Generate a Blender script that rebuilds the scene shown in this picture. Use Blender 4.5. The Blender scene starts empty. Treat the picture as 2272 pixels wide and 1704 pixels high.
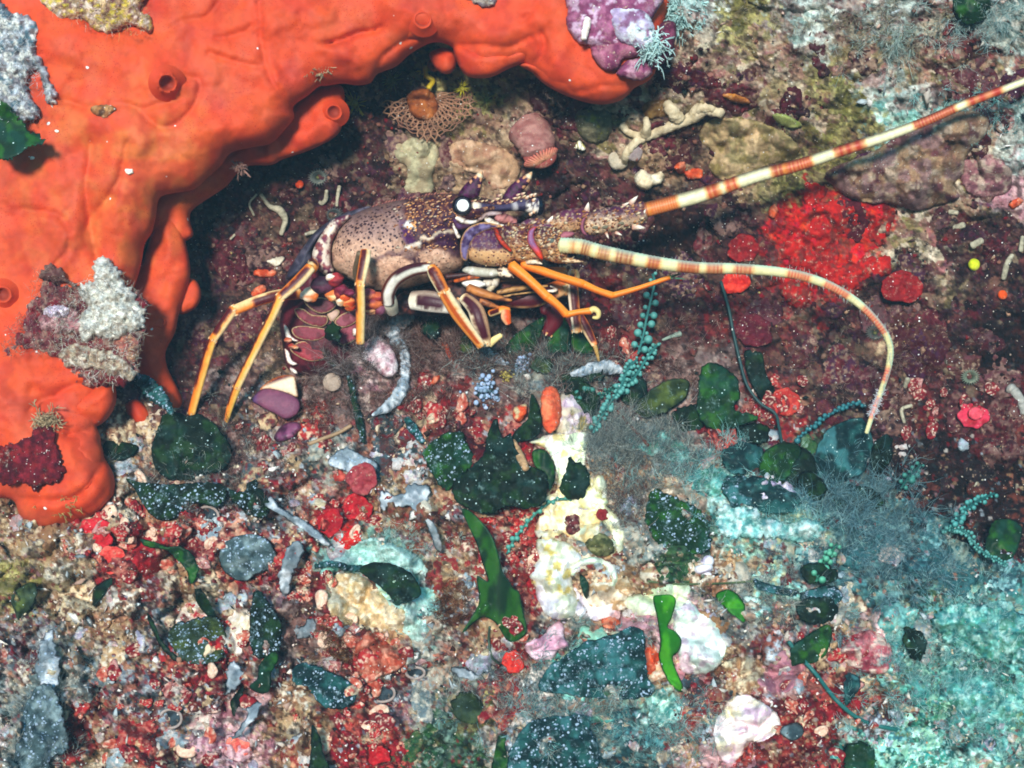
import bpy, math
import numpy as np
from mathutils import Vector
from mathutils.geometry import delaunay_2d_cdt

rng = np.random.default_rng(11)
scene = bpy.context.scene

# ---------------------------------------------------------------- camera, light, exposure
S = 0.5 / 2272.0          # metres per unit: the photograph spans half a metre of reef at the reference distance
DIST = 0.7 / S            # the same distance in units
CAM_Z = 0.5

cam_data = bpy.data.cameras.new("camera")
cam = bpy.data.objects.new("camera", cam_data)
scene.collection.objects.link(cam)
cam.location = (0, 0, CAM_Z)
cam.rotation_euler = (math.radians(90), 0, 0)
cam_data.sensor_width = 36.0
cam_data.lens = 36.0 * 0.7 / 0.5
cam_data.clip_start = 0.01
cam_data.clip_end = 50.0
scene.camera = cam

FLASH_DIR = Vector((0.12, 1.0, -0.20)).normalized()      # the way the light travels
to_flash = -FLASH_DIR
elev = math.asin(to_flash.z)
world = bpy.data.worlds.new("World")
scene.world = world
world.use_nodes = True
wn, wl = world.node_tree.nodes, world.node_tree.links
bg = wn["Background"]
sky_t = wn.new("ShaderNodeTexSky")
sky_t.sky_type = 'NISHITA'
sky_t.sun_disc = False
sky_t.sun_elevation = math.radians(50)
sky_t.sun_rotation = math.atan2(to_flash.x, to_flash.y)
tint = wn.new("ShaderNodeMix")
tint.data_type = 'RGBA'
tint.blend_type = 'MULTIPLY'
tint.inputs[0].default_value = 1.0
tint.inputs[7].default_value = (0.34, 0.86, 1.0, 1)     # water filters the red out of the daylight
wl.new(sky_t.outputs[0], tint.inputs[6])
wl.new(tint.outputs[2], bg.inputs[0])
bg.inputs[1].default_value = 0.12
flash_data = bpy.data.lights.new("flash", 'SUN')  # directional lamp standing in for the camera's flash
flash_data.energy = 4.2
flash_data.angle = math.radians(9)
flash_data.color = (1.0, 0.95, 0.88)
flash = bpy.data.objects.new("flash", flash_data)
flash.rotation_euler = FLASH_DIR.to_track_quat('-Z', 'Y').to_euler()
flash.location = (-0.3, -0.3, 1.0)
scene.collection.objects.link(flash)
scene.view_settings.view_transform = 'Standard'
scene.view_settings.look = 'None'
scene.view_settings.exposure = 0.40
scene.view_settings.gamma = 1.0
scene.cycles.max_bounces = 4
scene.cycles.filter_width = 1.8

# ---------------------------------------------------------------- numeric helpers
def hx(h, a=1.0):
    c = np.array([int(h[i:i + 2], 16) / 255.0 for i in (0, 2, 4)])
    c = np.where(c <= 0.04045, c / 12.92, ((c + 0.055) / 1.055) ** 2.4)
    return np.array([c[0], c[1], c[2], a])

def _hash(ix, iy, seed):
    h = (ix.astype(np.int64) * 374761393 + iy.astype(np.int64) * 668265263 + seed * 982451653) & 0xffffffff
    h = ((h ^ (h >> 13)) * 1274126177) & 0xffffffff
    h = ((h ^ (h >> 16)) * 2246822519) & 0xffffffff
    h = h ^ (h >> 15)
    return h / 4294967296.0

def vnoise(x, y, seed=0):
    x = np.asarray(x, float); y = np.asarray(y, float)
    ix, iy = np.floor(x), np.floor(y)
    fx, fy = x - ix, y - iy
    fx = fx * fx * fx * (fx * (fx * 6 - 15) + 10); fy = fy * fy * fy * (fy * (fy * 6 - 15) + 10)
    a = _hash(ix, iy, seed); b = _hash(ix + 1, iy, seed)
    c = _hash(ix, iy + 1, seed); d = _hash(ix + 1, iy + 1, seed)
    return (a * (1 - fx) + b * fx) * (1 - fy) + (c * (1 - fx) + d * fx) * fy

def fbm(x, y, seed=0, octaves=4, gain=0.5):
    t = 0.0; amp = 1.0; tot = 0.0
    for o in range(octaves):
        t = t + amp * vnoise(x * 2 ** o + 17.3 * o, y * 2 ** o - 9.1 * o, seed + o * 31)
        tot += amp; amp *= gain
    return t / tot            # 0..1

def worley(x, y, seed=0):
    ix, iy = np.floor(x), np.floor(y)
    f1 = np.full(x.shape, 9.0); f2 = np.full(x.shape, 9.0)
    cid = np.zeros(x.shape); cx = np.zeros(x.shape); cy = np.zeros(x.shape)
    for dx in (-1, 0, 1):
        for dy in (-1, 0, 1):
            px = ix + dx + _hash(ix + dx, iy + dy, seed)
            py = iy + dy + _hash(ix + dx, iy + dy, seed + 77)
            r = np.hypot(px - x, py - y)
            near = r < f1
            f2 = np.where(near, f1, np.minimum(f2, r))
            cid = np.where(near, _hash(ix + dx, iy + dy, seed + 155), cid)
            cx = np.where(near, px, cx); cy = np.where(near, py, cy)
            f1 = np.where(near, r, f1)
    return f1, f2, cid, cx, cy

def sm(a, b, x):
    t = np.clip((np.asarray(x, float) - a) / (b - a), 0, 1)
    return t * t * (3 - 2 * t)

def mix(a, b, t):
    t = np.asarray(t, float)
    if t.ndim: t = t[:, None]
    return a * (1 - t) + b * t

CROPS = {'f': (0, 0, 2272 / 2212), 's': (0, 0, 1.0),
         'c1': (560, 340, 700 / 2212), 'c2': (960, 340, 600 / 2212), 'c3': (360, 540, 600 / 2212),
         'c4': (780, 540, 620 / 2212), 'c5': (1360, 140, 912 / 2212), 'c6': (0, 0, 900 / 2212),
         'c7': (700, 0, 900 / 2212), 'c8': (0, 540, 800 / 2011), 'd1': (1372, 0, 900 / 2212),
         'd2': (1372, 600, 900 / 2212), 'd3': (1372, 1029, 900 / 2212), 'd4': (700, 1029, 900 / 2212),
         'd5': (0, 1029, 900 / 2212), 'd6': (600, 700, 900 / 2212), 'd7': (1100, 900, 600 / 2212)}

def K(c, pts):
    """reef coordinates from measurements taken on an enlarged detail of the place"""
    x0, y0, k = CROPS[c]
    p = np.array(pts, float)
    q = p.copy()
    q[..., 0] = x0 + p[..., 0] * k
    q[..., 1] = y0 + p[..., 1] * k
    return q

def KI(c, u, v):
    x0, y0, k = CROPS[c]
    return (u - x0) / k, (v - y0) / k

def world_of(p):
    p = np.asarray(p, float)
    k = 1 + p[:, 2] / DIST
    return np.stack([(p[:, 0] - 1136) * S * k, (DIST + p[:, 2]) * S, CAM_Z + (852 - p[:, 1]) * S * k], 1)

def spline(pts, n, closed=False):
    """Catmull-Rom through the rows of pts, n samples per span"""
    p = np.asarray(pts, float)
    N = len(p)
    out = []
    spans = N if closed else N - 1
    for i in range(spans):
        if closed:
            a, b, c, d = p[(i - 1) % N], p[i], p[(i + 1) % N], p[(i + 2) % N]
        else:
            b, c = p[i], p[i + 1]
            a = p[i - 1] if i > 0 else 2 * b - c
            d = p[i + 2] if i + 2 < N else 2 * c - b
        t = np.linspace(0, 1, n, endpoint=False)[:, None]
        out.append(0.5 * ((2 * b) + (c - a) * t + (2 * a - 5 * b + 4 * c - d) * t ** 2 + (3 * b - a - 3 * c + d) * t ** 3))
    if not closed:
        out.append(p[-1:])
    return np.concatenate(out)

def resample(poly, step):
    p = np.vstack([poly, poly[:1]])
    seg = np.hypot(*(p[1:, :2] - p[:-1, :2]).T)
    L = np.concatenate([[0], np.cumsum(seg)])
    n = max(8, int(L[-1] / step))
    t = np.linspace(0, L[-1], n, endpoint=False)
    return np.stack([np.interp(t, L, p[:, k]) for k in range(2)], 1)

def inside(poly, x, y):
    r = np.zeros(x.shape, bool)
    n = len(poly)
    for i in range(n):
        x1, y1 = poly[i]; x2, y2 = poly[(i + 1) % n]
        if y1 == y2: continue
        c = ((y1 > y) != (y2 > y)) & (x < (x2 - x1) * (y - y1) / (y2 - y1) + x1)
        r ^= c
    return r

def edge_dist(poly, x, y):
    d = np.full(x.shape, 1e9)
    n = len(poly)
    for i in range(n):
        a = poly[i]; b = poly[(i + 1) % n]
        ab = b - a
        l2 = max(ab @ ab, 1e-9)
        t = np.clip(((x - a[0]) * ab[0] + (y - a[1]) * ab[1]) / l2, 0, 1)
        d = np.minimum(d, np.hypot(x - a[0] - t * ab[0], y - a[1] - t * ab[1]))
    return d

def line_dist(line, x, y):
    d = np.full(np.shape(x), 1e9); tt = np.zeros(np.shape(x))
    n = len(line) - 1
    for i in range(n):
        a = line[i][:2]; b = line[i + 1][:2]; ab = b - a
        l2 = max(ab @ ab, 1e-9)
        t = np.clip(((x - a[0]) * ab[0] + (y - a[1]) * ab[1]) / l2, 0, 1)
        r = np.hypot(x - a[0] - t * ab[0], y - a[1] - t * ab[1])
        tt = np.where(r < d, (i + t) / n, tt)
        d = np.minimum(d, r)
    return d, tt

# ---------------------------------------------------------------- mesh builder
class MB:
    def __init__(self):
        self.v = []; self.t = []; self.c = []; self.s = []; self.n = 0
    def add(self, v, tris, col, spot=None):
        v = np.asarray(v, float); tris = np.asarray(tris, np.int64)
        col = np.asarray(col, float)
        if col.ndim == 1: col = np.tile(col, (len(v), 1))
        if spot is None: spot = np.zeros(4)
        spot = np.asarray(spot, float)
        if spot.ndim == 1: spot = np.tile(spot, (len(v), 1))
        self.v.append(v); self.t.append(tris + self.n); self.c.append(col); self.s.append(spot)
        self.n += len(v)
        return self
    def tube(self, pts, rad, sides=10, per=6, col=None, cap=True, flat=1.0, wob=0.0, rings=None, smooth=True):
        """a tapered tube through (u,v,d) points; col(t, side, front, pos) gives its colours.
        side is -1..1 across the limb in the picture plane, front is 1 towards the viewer"""
        pts = np.asarray(pts, float)
        rad = np.broadcast_to(np.asarray(rad, float), (len(pts),)) if np.ndim(rad) == 0 or len(np.atleast_1d(rad)) == len(pts) else np.interp(np.linspace(0, 1, len(pts)), np.linspace(0, 1, len(rad)), rad)
        q = np.column_stack([pts, rad])
        q = spline(q, per) if smooth else np.column_stack([np.interp(np.linspace(0, len(q) - 1, (len(q) - 1) * per + 1), np.arange(len(q)), q[:, k]) for k in range(4)])
        p, r = q[:, :3], np.maximum(q[:, 3], 0.05)
        n = len(p)
        tan = np.gradient(p, axis=0)
        tan /= np.linalg.norm(tan, axis=1)[:, None] + 1e-9
        seg = np.concatenate([[0], np.cumsum(np.linalg.norm(np.diff(p, axis=0), axis=1))])
        t = seg / max(seg[-1], 1e-9)
        view = np.array([0, 0, -1.0])
        side = np.cross(tan, view); sl = np.linalg.norm(side, axis=1)
        side = np.where(sl[:, None] > 0.05, side / (sl[:, None] + 1e-9), np.array([1.0, 0, 0]))
        for i in range(1, n):
            if side[i] @ side[i - 1] < 0: side[i] = -side[i]
        up = np.cross(side, tan)
        up *= np.sign(np.sum(up * view, 1) + 1e-9)[:, None]
        a = np.linspace(0, 2 * math.pi, sides, endpoint=False)
        rr = r.copy()
        if rings is not None: rr = rr * (1 + rings[1] * np.sin(seg / rings[0] * 2 * math.pi))
        ring = (np.cos(a)[None, :, None] * side[:, None, :] + flat * np.sin(a)[None, :, None] * up[:, None, :])
        if wob:
            w = 1 + wob * (_hash(np.arange(n)[:, None] + np.zeros(sides)[None, :], np.arange(sides)[None, :] + 0 * seg[:, None], int(abs(p[0, 0])) + 5) - 0.5)
            ring = ring * w[:, :, None]
        V = (p[:, None, :] + ring * rr[:, None, None]).reshape(-1, 3)
        tris = []
        i = np.arange(n - 1)[:, None] * sides; j = np.arange(sides)[None, :]; k = (j + 1) % sides
        q0, q1, q2, q3 = i + j, i + k, i + sides + k, i + sides + j
        tris = np.concatenate([np.stack([q0, q1, q2], -1).reshape(-1, 3), np.stack([q0, q2, q3], -1).reshape(-1, 3)])
        T = np.repeat(t, sides); SD = np.tile(np.cos(a), n); FR = np.tile(np.sin(a), n)
        if cap:
            V = np.vstack([V, p[0] - tan[0] * rr[0] * 0.5, p[-1] + tan[-1] * rr[-1] * 0.5])
            b0, b1 = n * sides, n * sides + 1
            c0 = np.stack([np.full(sides, b0), (np.arange(sides) + 1) % sides, np.arange(sides)], 1)
            base = (n - 1) * sides
            c1 = np.stack([np.full(sides, b1), base + np.arange(sides), base + (np.arange(sides) + 1) % sides], 1)
            tris = np.vstack([tris, c0, c1])
            T = np.append(T, [0, 1]); SD = np.append(SD, [0, 0]); FR = np.append(FR, [1, 1])
        C = col(T, SD, FR, V) if callable(col) else col
        return self.add(V, tris, C)
    def inflate(self, poly, depth, T=10.0, R=None, Tb=None, step=6.0, col=None, bump=None, smooth=5, spot=None, curve=True):
        """a closed solid with the outline poly (u,v), swelling T towards the viewer and Tb away"""
        poly = np.asarray(poly, float)
        if curve: poly = spline(poly, smooth, True)
        b = resample(poly, step)
        R = R or 3 * step
        Tb = T * 0.5 if Tb is None else Tb
        lo, hi = b.min(0), b.max(0)
        gy = np.arange(lo[1], hi[1], step * 0.87)
        X, Y = [], []
        for k, y in enumerate(gy):
            x = np.arange(lo[0] + (k % 2) * step / 2, hi[0], step)
            X.append(x); Y.append(np.full(x.shape, y))
        X = np.concatenate(X); Y = np.concatenate(Y)
        X = X + (rng.random(X.shape) - 0.5) * step * 0.25; Y = Y + (rng.random(Y.shape) - 0.5) * step * 0.25
        m = inside(b, X, Y); X, Y = X[m], Y[m]
        ed = edge_dist(b, X, Y); m = ed > step * 0.55
        X, Y, ed = X[m], Y[m], ed[m]
        nb = len(b)
        P2 = np.vstack([b, np.stack([X, Y], 1)]) if len(X) else b
        res = delaunay_2d_cdt([Vector(p) for p in P2], [(i, (i + 1) % nb) for i in range(nb)], [], 1, 1e-4)
        vv = np.array([tuple(v) for v in res[0]]); tri = np.array([f for f in res[2] if len(f) == 3])
        u, v = vv[:, 0], vv[:, 1]
        ed = edge_dist(b, u, v)
        ed[ed < 1e-3] = 0
        prof = lambda e: np.sqrt(np.clip(1 - (1 - np.clip(e / R, 0, 1)) ** 2, 0, 1))
        h = prof(ed)
        d0 = depth(u, v) if callable(depth) else np.full(u.shape, float(depth))
        bp = bump(u, v) * h if bump is not None else 0
        f = np.stack([u, v, d0 - T * h - bp], 1)
        rim = ed < 1e-3
        nv = len(f)
        back_id = np.arange(nv)
        k = np.where(~rim)[0]
        back_id[k] = nv + np.arange(len(k))
        bk = np.stack([u, v, d0 + Tb * h], 1)[k]
        # orient: front faces towards the viewer (-d)
        p = f[tri]
        area = (p[:, 1, 0] - p[:, 0, 0]) * (p[:, 2, 1] - p[:, 0, 1]) - (p[:, 2, 0] - p[:, 0, 0]) * (p[:, 1, 1] - p[:, 0, 1])
        tri = np.where((area > 0)[:, None], tri[:, ::-1], tri)
        tb = back_id[tri][:, ::-1]
        allrim = rim[tri].all(1)
        tb = tb[~allrim]
        V = np.vstack([f, bk]); Tt = np.vstack([tri, tb])
        uu, v2, e2 = V[:, 0], V[:, 1], np.concatenate([ed, ed[k]])
        C = col(uu, v2, e2) if callable(col) else (col if col is not None else hx('888888'))
        SP = spot(uu, v2, e2) if callable(spot) else spot
        self.add(V, Tt, C, SP)
        def surf(x, y):
            x = np.atleast_1d(np.asarray(x, float)); y = np.atleast_1d(np.asarray(y, float))
            e = np.where(inside(b, x, y), edge_dist(b, x, y), 0)
            dd = depth(x, y) if callable(depth) else np.full(x.shape, float(depth))
            return dd - T * prof(e) - (bump(x, y) * prof(e) if bump is not None else 0)
        return surf
    def ball(self, c, r, col, seg=10, rot=None, noise=0.0, spot=None, seed=1):
        """an ellipsoid, lumpy when noise > 0; col may be a function of the unit direction"""
        r = np.broadcast_to(np.asarray(r, float), (3,))
        th = np.linspace(0, math.pi, seg + 1)[1:-1]; ph = np.linspace(0, 2 * math.pi, seg * 2, endpoint=False)
        n = len(ph)
        D = np.array([(math.sin(t) * math.cos(p), math.cos(t), math.sin(t) * math.sin(p)) for t in th for p in ph] + [(0, 1, 0), (0, -1, 0)])
        k = 1 + noise * (fbm(D[:, 0] * 2 + D[:, 2] * 1.3 + 5, D[:, 1] * 2 - D[:, 2] * 1.1 + 5, seed, 3) - 0.5) * 2 if noise else np.ones(len(D))
        V = D * k[:, None] * r
        if rot is not None: V = V @ np.array(rot).T
        V = V + np.asarray(c, float)
        tr = []
        m = len(th)
        i = np.arange(m - 1)[:, None] * n; j = np.arange(n)[None, :]; jj = (j + 1) % n
        tr = np.concatenate([np.stack([i + j, i + n + j, i + n + jj], -1).reshape(-1, 3), np.stack([i + j, i + n + jj, i + jj], -1).reshape(-1, 3)])
        a = np.arange(n); b_ = (a + 1) % n
        tr = np.vstack([tr, np.stack([np.full(n, m * n), a, b_], 1), np.stack([np.full(n, m * n + 1), (m - 1) * n + b_, (m - 1) * n + a], 1)])
        return self.add(V, tr, col(D) if callable(col) else col, spot)
    def cone(self, base, tip, r, c0, c1, sides=6):
        base = np.asarray(base, float); tip = np.asarray(tip, float)
        ax = tip - base; L = np.linalg.norm(ax); ax = ax / (L + 1e-9)
        a = np.cross(ax, [0.3, 0.2, -1.0]); a /= np.linalg.norm(a); b = np.cross(ax, a)
        ang = np.linspace(0, 2 * math.pi, sides, endpoint=False)
        circ = np.cos(ang)[:, None] * a + np.sin(ang)[:, None] * b
        V = np.vstack([base + circ * r, base + ax * L * 0.6 + circ * r * 0.5, tip[None]])
        i = np.arange(sides); j = (i + 1) % sides
        tr = np.vstack([np.stack([i, j, sides + j], 1), np.stack([i, sides + j, sides + i], 1), np.stack([sides + i, sides + j, np.full(sides, 2 * sides)], 1)])
        C = np.vstack([np.tile(c0, (sides, 1)), np.tile(mix(c0, c1, 0.8), (sides, 1)), c1[None]])
        return self.add(V, tr, C)
    def build(self, name, mat, parent=None, origin=None, smooth=True):
        V = world_of(np.concatenate(self.v)); T = np.concatenate(self.t); C = np.concatenate(self.c); SP = np.concatenate(self.s)
        if origin is None:
            o = np.array([(V[:, 0].min() + V[:, 0].max()) / 2, (V[:, 1].min() + V[:, 1].max()) / 2, V[:, 2].min()])
        else:
            o = np.asarray(origin, float)
        me = bpy.data.meshes.new(name)
        me.vertices.add(len(V)); me.vertices.foreach_set("co", (V - o).astype(np.float32).ravel())
        me.loops.add(len(T) * 3); me.loops.foreach_set("vertex_index", T.astype(np.int32).ravel())
        me.polygons.add(len(T)); me.polygons.foreach_set("loop_start", (np.arange(len(T)) * 3).astype(np.int32))
        me.update(calc_edges=True)
        me.validate()
        for nm, A in (("Col", C), ("Spot", SP)):
            at = me.color_attributes.new(nm, 'FLOAT_COLOR', 'POINT')
            at.data.foreach_set("color", A.astype(np.float32).ravel())
        if smooth:
            me.polygons.foreach_set("use_smooth", np.ones(len(me.polygons), bool))
        me.materials.append(mat)
        ob = bpy.data.objects.new(name, me)
        scene.collection.objects.link(ob)
        if parent is not None:
            ob.parent = parent
            ob.location = Vector(o) - Vector(wloc(parent))
        else:
            ob.location = o
        return ob

def wloc(o):
    l = Vector(o.location)
    while o.parent is not None:
        o = o.parent
        l = l + Vector(o.location)
    return l

def tag(o, label=None, cat=None, group=None, kind=None):
    if label: o['label'] = label
    if cat: o['category'] = cat
    if group: o['group'] = group
    if kind: o['kind'] = kind
    return o

def empty(name, p):
    o = bpy.data.objects.new(name, None)
    scene.collection.objects.link(o)
    o.location = world_of(np.array([p], float))[0]
    o.empty_display_size = 0.01
    return o

# ---------------------------------------------------------------- materials
def make_mat(name, rough=0.6, spec=0.4, var=0.25, var_scale=300, bump=0.3, bump_scale=900, spot_scale=450,
             grit=0.0, grit_scale=700, grit_col='e8e8e4', sss=0.0, coat=0.0, hue=0.0, grit_size=0.42, bump_dist=0.0008, dust=0.0, dust_scale=180, dust_col='b8a890', dust_fine=900):
    m = bpy.data.materials.new(name)
    m.use_nodes = True
    nt = m.node_tree; N = nt.nodes; L = nt.links
    bs = N["Principled BSDF"]
    bs.inputs["Roughness"].default_value = rough
    bs.inputs["Specular IOR Level"].default_value = spec
    if coat:
        bs.inputs["Coat Weight"].default_value = coat
        bs.inputs["Coat Roughness"].default_value = 0.15
    if sss:
        bs.inputs["Subsurface Weight"].default_value = sss
        bs.inputs["Subsurface Radius"].default_value = (0.004, 0.0015, 0.0008)
        bs.inputs["Subsurface Scale"].default_value = 1.0
    tc = N.new("ShaderNodeTexCoord")
    co = N.new("ShaderNodeAttribute"); co.attribute_name = "Col"
    sp = N.new("ShaderNodeAttribute"); sp.attribute_name = "Spot"
    def math_(op, a, b=None, c=None, clamp=False):
        n = N.new("ShaderNodeMath"); n.operation = op; n.use_clamp = clamp
        for i, x in enumerate((a, b, c)):
            if x is None: continue
            if isinstance(x, (int, float)): n.inputs[i].default_value = x
            else: L.new(x, n.inputs[i])
        return n.outputs[0]
    def mixc(f, a, b, mode='MIX'):
        n = N.new("ShaderNodeMix"); n.data_type = 'RGBA'; n.blend_type = mode
        if isinstance(f, (int, float)): n.inputs[0].default_value = f
        else: L.new(f, n.inputs[0])
        for i, x in ((6, a), (7, b)):
            if isinstance(x, tuple): n.inputs[i].default_value = x
            else: L.new(x, n.inputs[i])
        return n.outputs[2]
    col = co.outputs["Color"]
    if var:
        nz = N.new("ShaderNodeTexNoise"); nz.inputs["Scale"].default_value = var_scale
        nz.inputs["Detail"].default_value = 5; nz.inputs["Roughness"].default_value = 0.65
        L.new(tc.outputs["Object"], nz.inputs["Vector"])
        f = math_('MULTIPLY_ADD', nz.outputs["Fac"], 2 * var * 1.6, 1 - var * 1.6)
        g = N.new("ShaderNodeCombineXYZ")
        for i in range(3): L.new(f, g.inputs[i])
        col = mixc(1.0, col, g.outputs[0], 'MULTIPLY')
        if hue:
            hs = N.new("ShaderNodeHueSaturation")
            n2 = N.new("ShaderNodeTexNoise"); n2.inputs["Scale"].default_value = var_scale * 0.35
            L.new(tc.outputs["Object"], n2.inputs["Vector"])
            L.new(math_('MULTIPLY_ADD', n2.outputs["Fac"], hue * 2, 0.5 - hue), hs.inputs["Hue"])
            L.new(col, hs.inputs["Color"]); col = hs.outputs["Color"]
    vo = N.new("ShaderNodeTexVoronoi"); vo.inputs["Scale"].default_value = spot_scale
    L.new(tc.outputs["Object"], vo.inputs["Vector"])
    rad = math_('MULTIPLY', sp.outputs["Alpha"], 0.6)
    f = math_('MULTIPLY', math_('SUBTRACT', rad, vo.outputs["Distance"]), 9.0, clamp=True)
    col = mixc(f, col, sp.outputs["Color"])
    height = None
    if dust:      # settled silt in ragged patches
        d1 = N.new("ShaderNodeTexNoise"); d1.inputs["Scale"].default_value = dust_scale; d1.inputs["Detail"].default_value = 6; d1.inputs["Roughness"].default_value = 0.72
        d2 = N.new("ShaderNodeTexNoise"); d2.inputs["Scale"].default_value = dust_fine; d2.inputs["Detail"].default_value = 2
        L.new(tc.outputs["Object"], d1.inputs["Vector"]); L.new(tc.outputs["Object"], d2.inputs["Vector"])
        a = math_('MULTIPLY', math_('SUBTRACT', d1.outputs["Fac"], 0.68 - 0.3 * dust), 7.0, clamp=True)
        b = math_('MULTIPLY', math_('SUBTRACT', d2.outputs["Fac"], 0.36), 4.0, clamp=True)
        dc = hx(dust_col)
        col = mixc(math_('MULTIPLY', a, b), col, (dc[0], dc[1], dc[2], 1))
    if grit:
        vg = N.new("ShaderNodeTexVoronoi"); vg.inputs["Scale"].default_value = grit_scale
        nj = N.new("ShaderNodeTexNoise"); nj.inputs["Scale"].default_value = grit_scale * 0.12
        nj.inputs["Detail"].default_value = 4
        L.new(tc.outputs["Object"], nj.inputs["Vector"])
        L.new(tc.outputs["Object"], vg.inputs["Vector"])
        sc = N.new("ShaderNodeSeparateColor"); L.new(vg.outputs["Color"], sc.inputs[0])
        thr = math_('MULTIPLY_ADD', nj.outputs["Fac"], -5.0 * grit, 1.0 + 2.5 * grit - grit)
        on = math_('GREATER_THAN', sc.outputs[0], thr)
        r = math_('MULTIPLY', math_('POWER', sc.outputs[1], 1.6), grit_size)
        inn = math_('MULTIPLY', math_('SUBTRACT', r, vg.outputs["Distance"]), 14.0, clamp=True)
        ff = math_('MULTIPLY', on, inn)
        c = hx(grit_col)
        col = mixc(ff, col, (c[0], c[1], c[2], 1))
        height = ff
    L.new(col, bs.inputs["Base Color"])
    if bump:
        nb = N.new("ShaderNodeTexNoise"); nb.inputs["Scale"].default_value = bump_scale
        nb.inputs["Detail"].default_value = 4
        L.new(tc.outputs["Object"], nb.inputs["Vector"])
        bn = N.new("ShaderNodeBump"); bn.inputs["Strength"].default_value = bump
        bn.inputs["Distance"].default_value = bump_dist
        h = nb.outputs["Fac"]
        if height is not None: h = math_('ADD', h, height)
        L.new(h, bn.inputs["Height"]); L.new(bn.outputs[0], bs.inputs["Normal"])
    return m

M_REEF = make_mat("reef_crust", rough=0.85, spec=0.2, var=0.45, var_scale=520, bump=0.9, bump_scale=1300, grit=0.07, grit_scale=950, grit_col='efe6d6', hue=0.02, bump_dist=0.0012, dust=0.25, dust_col='a08c78')
M_SPONGE = make_mat("sponge_skin", spot_scale=800, rough=0.65, spec=0.22, var=0.14, var_scale=160, bump=0.3, bump_scale=1800, grit=0.012, grit_scale=420, hue=0.008, sss=0.08, bump_dist=0.0005)
M_LUMP = make_mat("crusted_growth", rough=0.9, spec=0.15, var=0.45, var_scale=520, bump=0.9, bump_scale=1200, grit=0.22, grit_scale=1000, grit_col='e6e2d8', hue=0.02, bump_dist=0.0012, dust=0.3, dust_col='c4bcac')
M_SHELL = make_mat("lobster_shell", rough=0.5, spec=0.2, var=0.22, var_scale=620, bump=0.55, bump_scale=1100, spot_scale=520, grit=0.0, grit_scale=900, grit_col='e8c8a0', bump_dist=0.0006)
M_LEG = make_mat("lobster_limb", rough=0.45, spec=0.28, var=0.24, var_scale=420, bump=0.2, bump_scale=900)
M_CLEAN = make_mat('smooth_growth', rough=0.6, spec=0.25, var=0.25, var_scale=320, bump=0.3, bump_scale=1000, grit=0.03, grit_scale=800)
M_EYE = make_mat("eye_gloss", rough=0.12, spec=0.5, var=0.0, bump=0.0)
M_LEAF = make_mat("algae_blade", rough=0.7, spec=0.15, var=0.4, var_scale=260, bump=0.5, bump_scale=700, grit=0.11, grit_scale=1000, grit_col='b4d0d0', hue=0.02, dust=0.36, dust_col='6c8884', dust_scale=220)
M_LEAF_SPECK = make_mat("speckled_blade", rough=0.8, spec=0.15, var=0.5, var_scale=320, bump=0.8, bump_scale=800, grit=0.42, grit_scale=900, grit_col='93a7ba', hue=0.02, grit_size=0.8, dust=0.5, dust_col='7c96a0', dust_scale=260)
M_LEAF_CLEAN = make_mat("clean_blade", rough=0.55, spec=0.22, var=0.3, var_scale=220, bump=0.3, bump_scale=600, grit=0.05, grit_scale=760, grit_col='d0e4e0', hue=0.015, dust=0.15, dust_col='78908a')
M_BEAD = make_mat("beaded_algae", rough=0.5, spec=0.3, var=0.3, var_scale=300, bump=0.1, bump_scale=900, grit=0.04, grit_scale=900, dust=0.12, dust_col='8ca8a0')
M_TURF = make_mat("algae_hair", rough=0.9, spec=0.05, var=0.0, bump=0.0)
M_SOFT = make_mat("soft_growth", rough=0.75, spec=0.18, var=0.36, var_scale=420, bump=0.6, bump_scale=1200, grit=0.09, grit_scale=850, bump_dist=0.001, dust=0.42, dust_col='c0a68c', dust_scale=260)
M_CHALK = make_mat("chalky_crust", rough=0.85, spec=0.15, var=0.22, var_scale=320, bump=0.7, bump_scale=900, hue=0.012, grit=0.04, grit_scale=600, grit_col='fafaf4', dust=0.25, dust_col='b89c6c', dust_scale=200)
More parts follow.
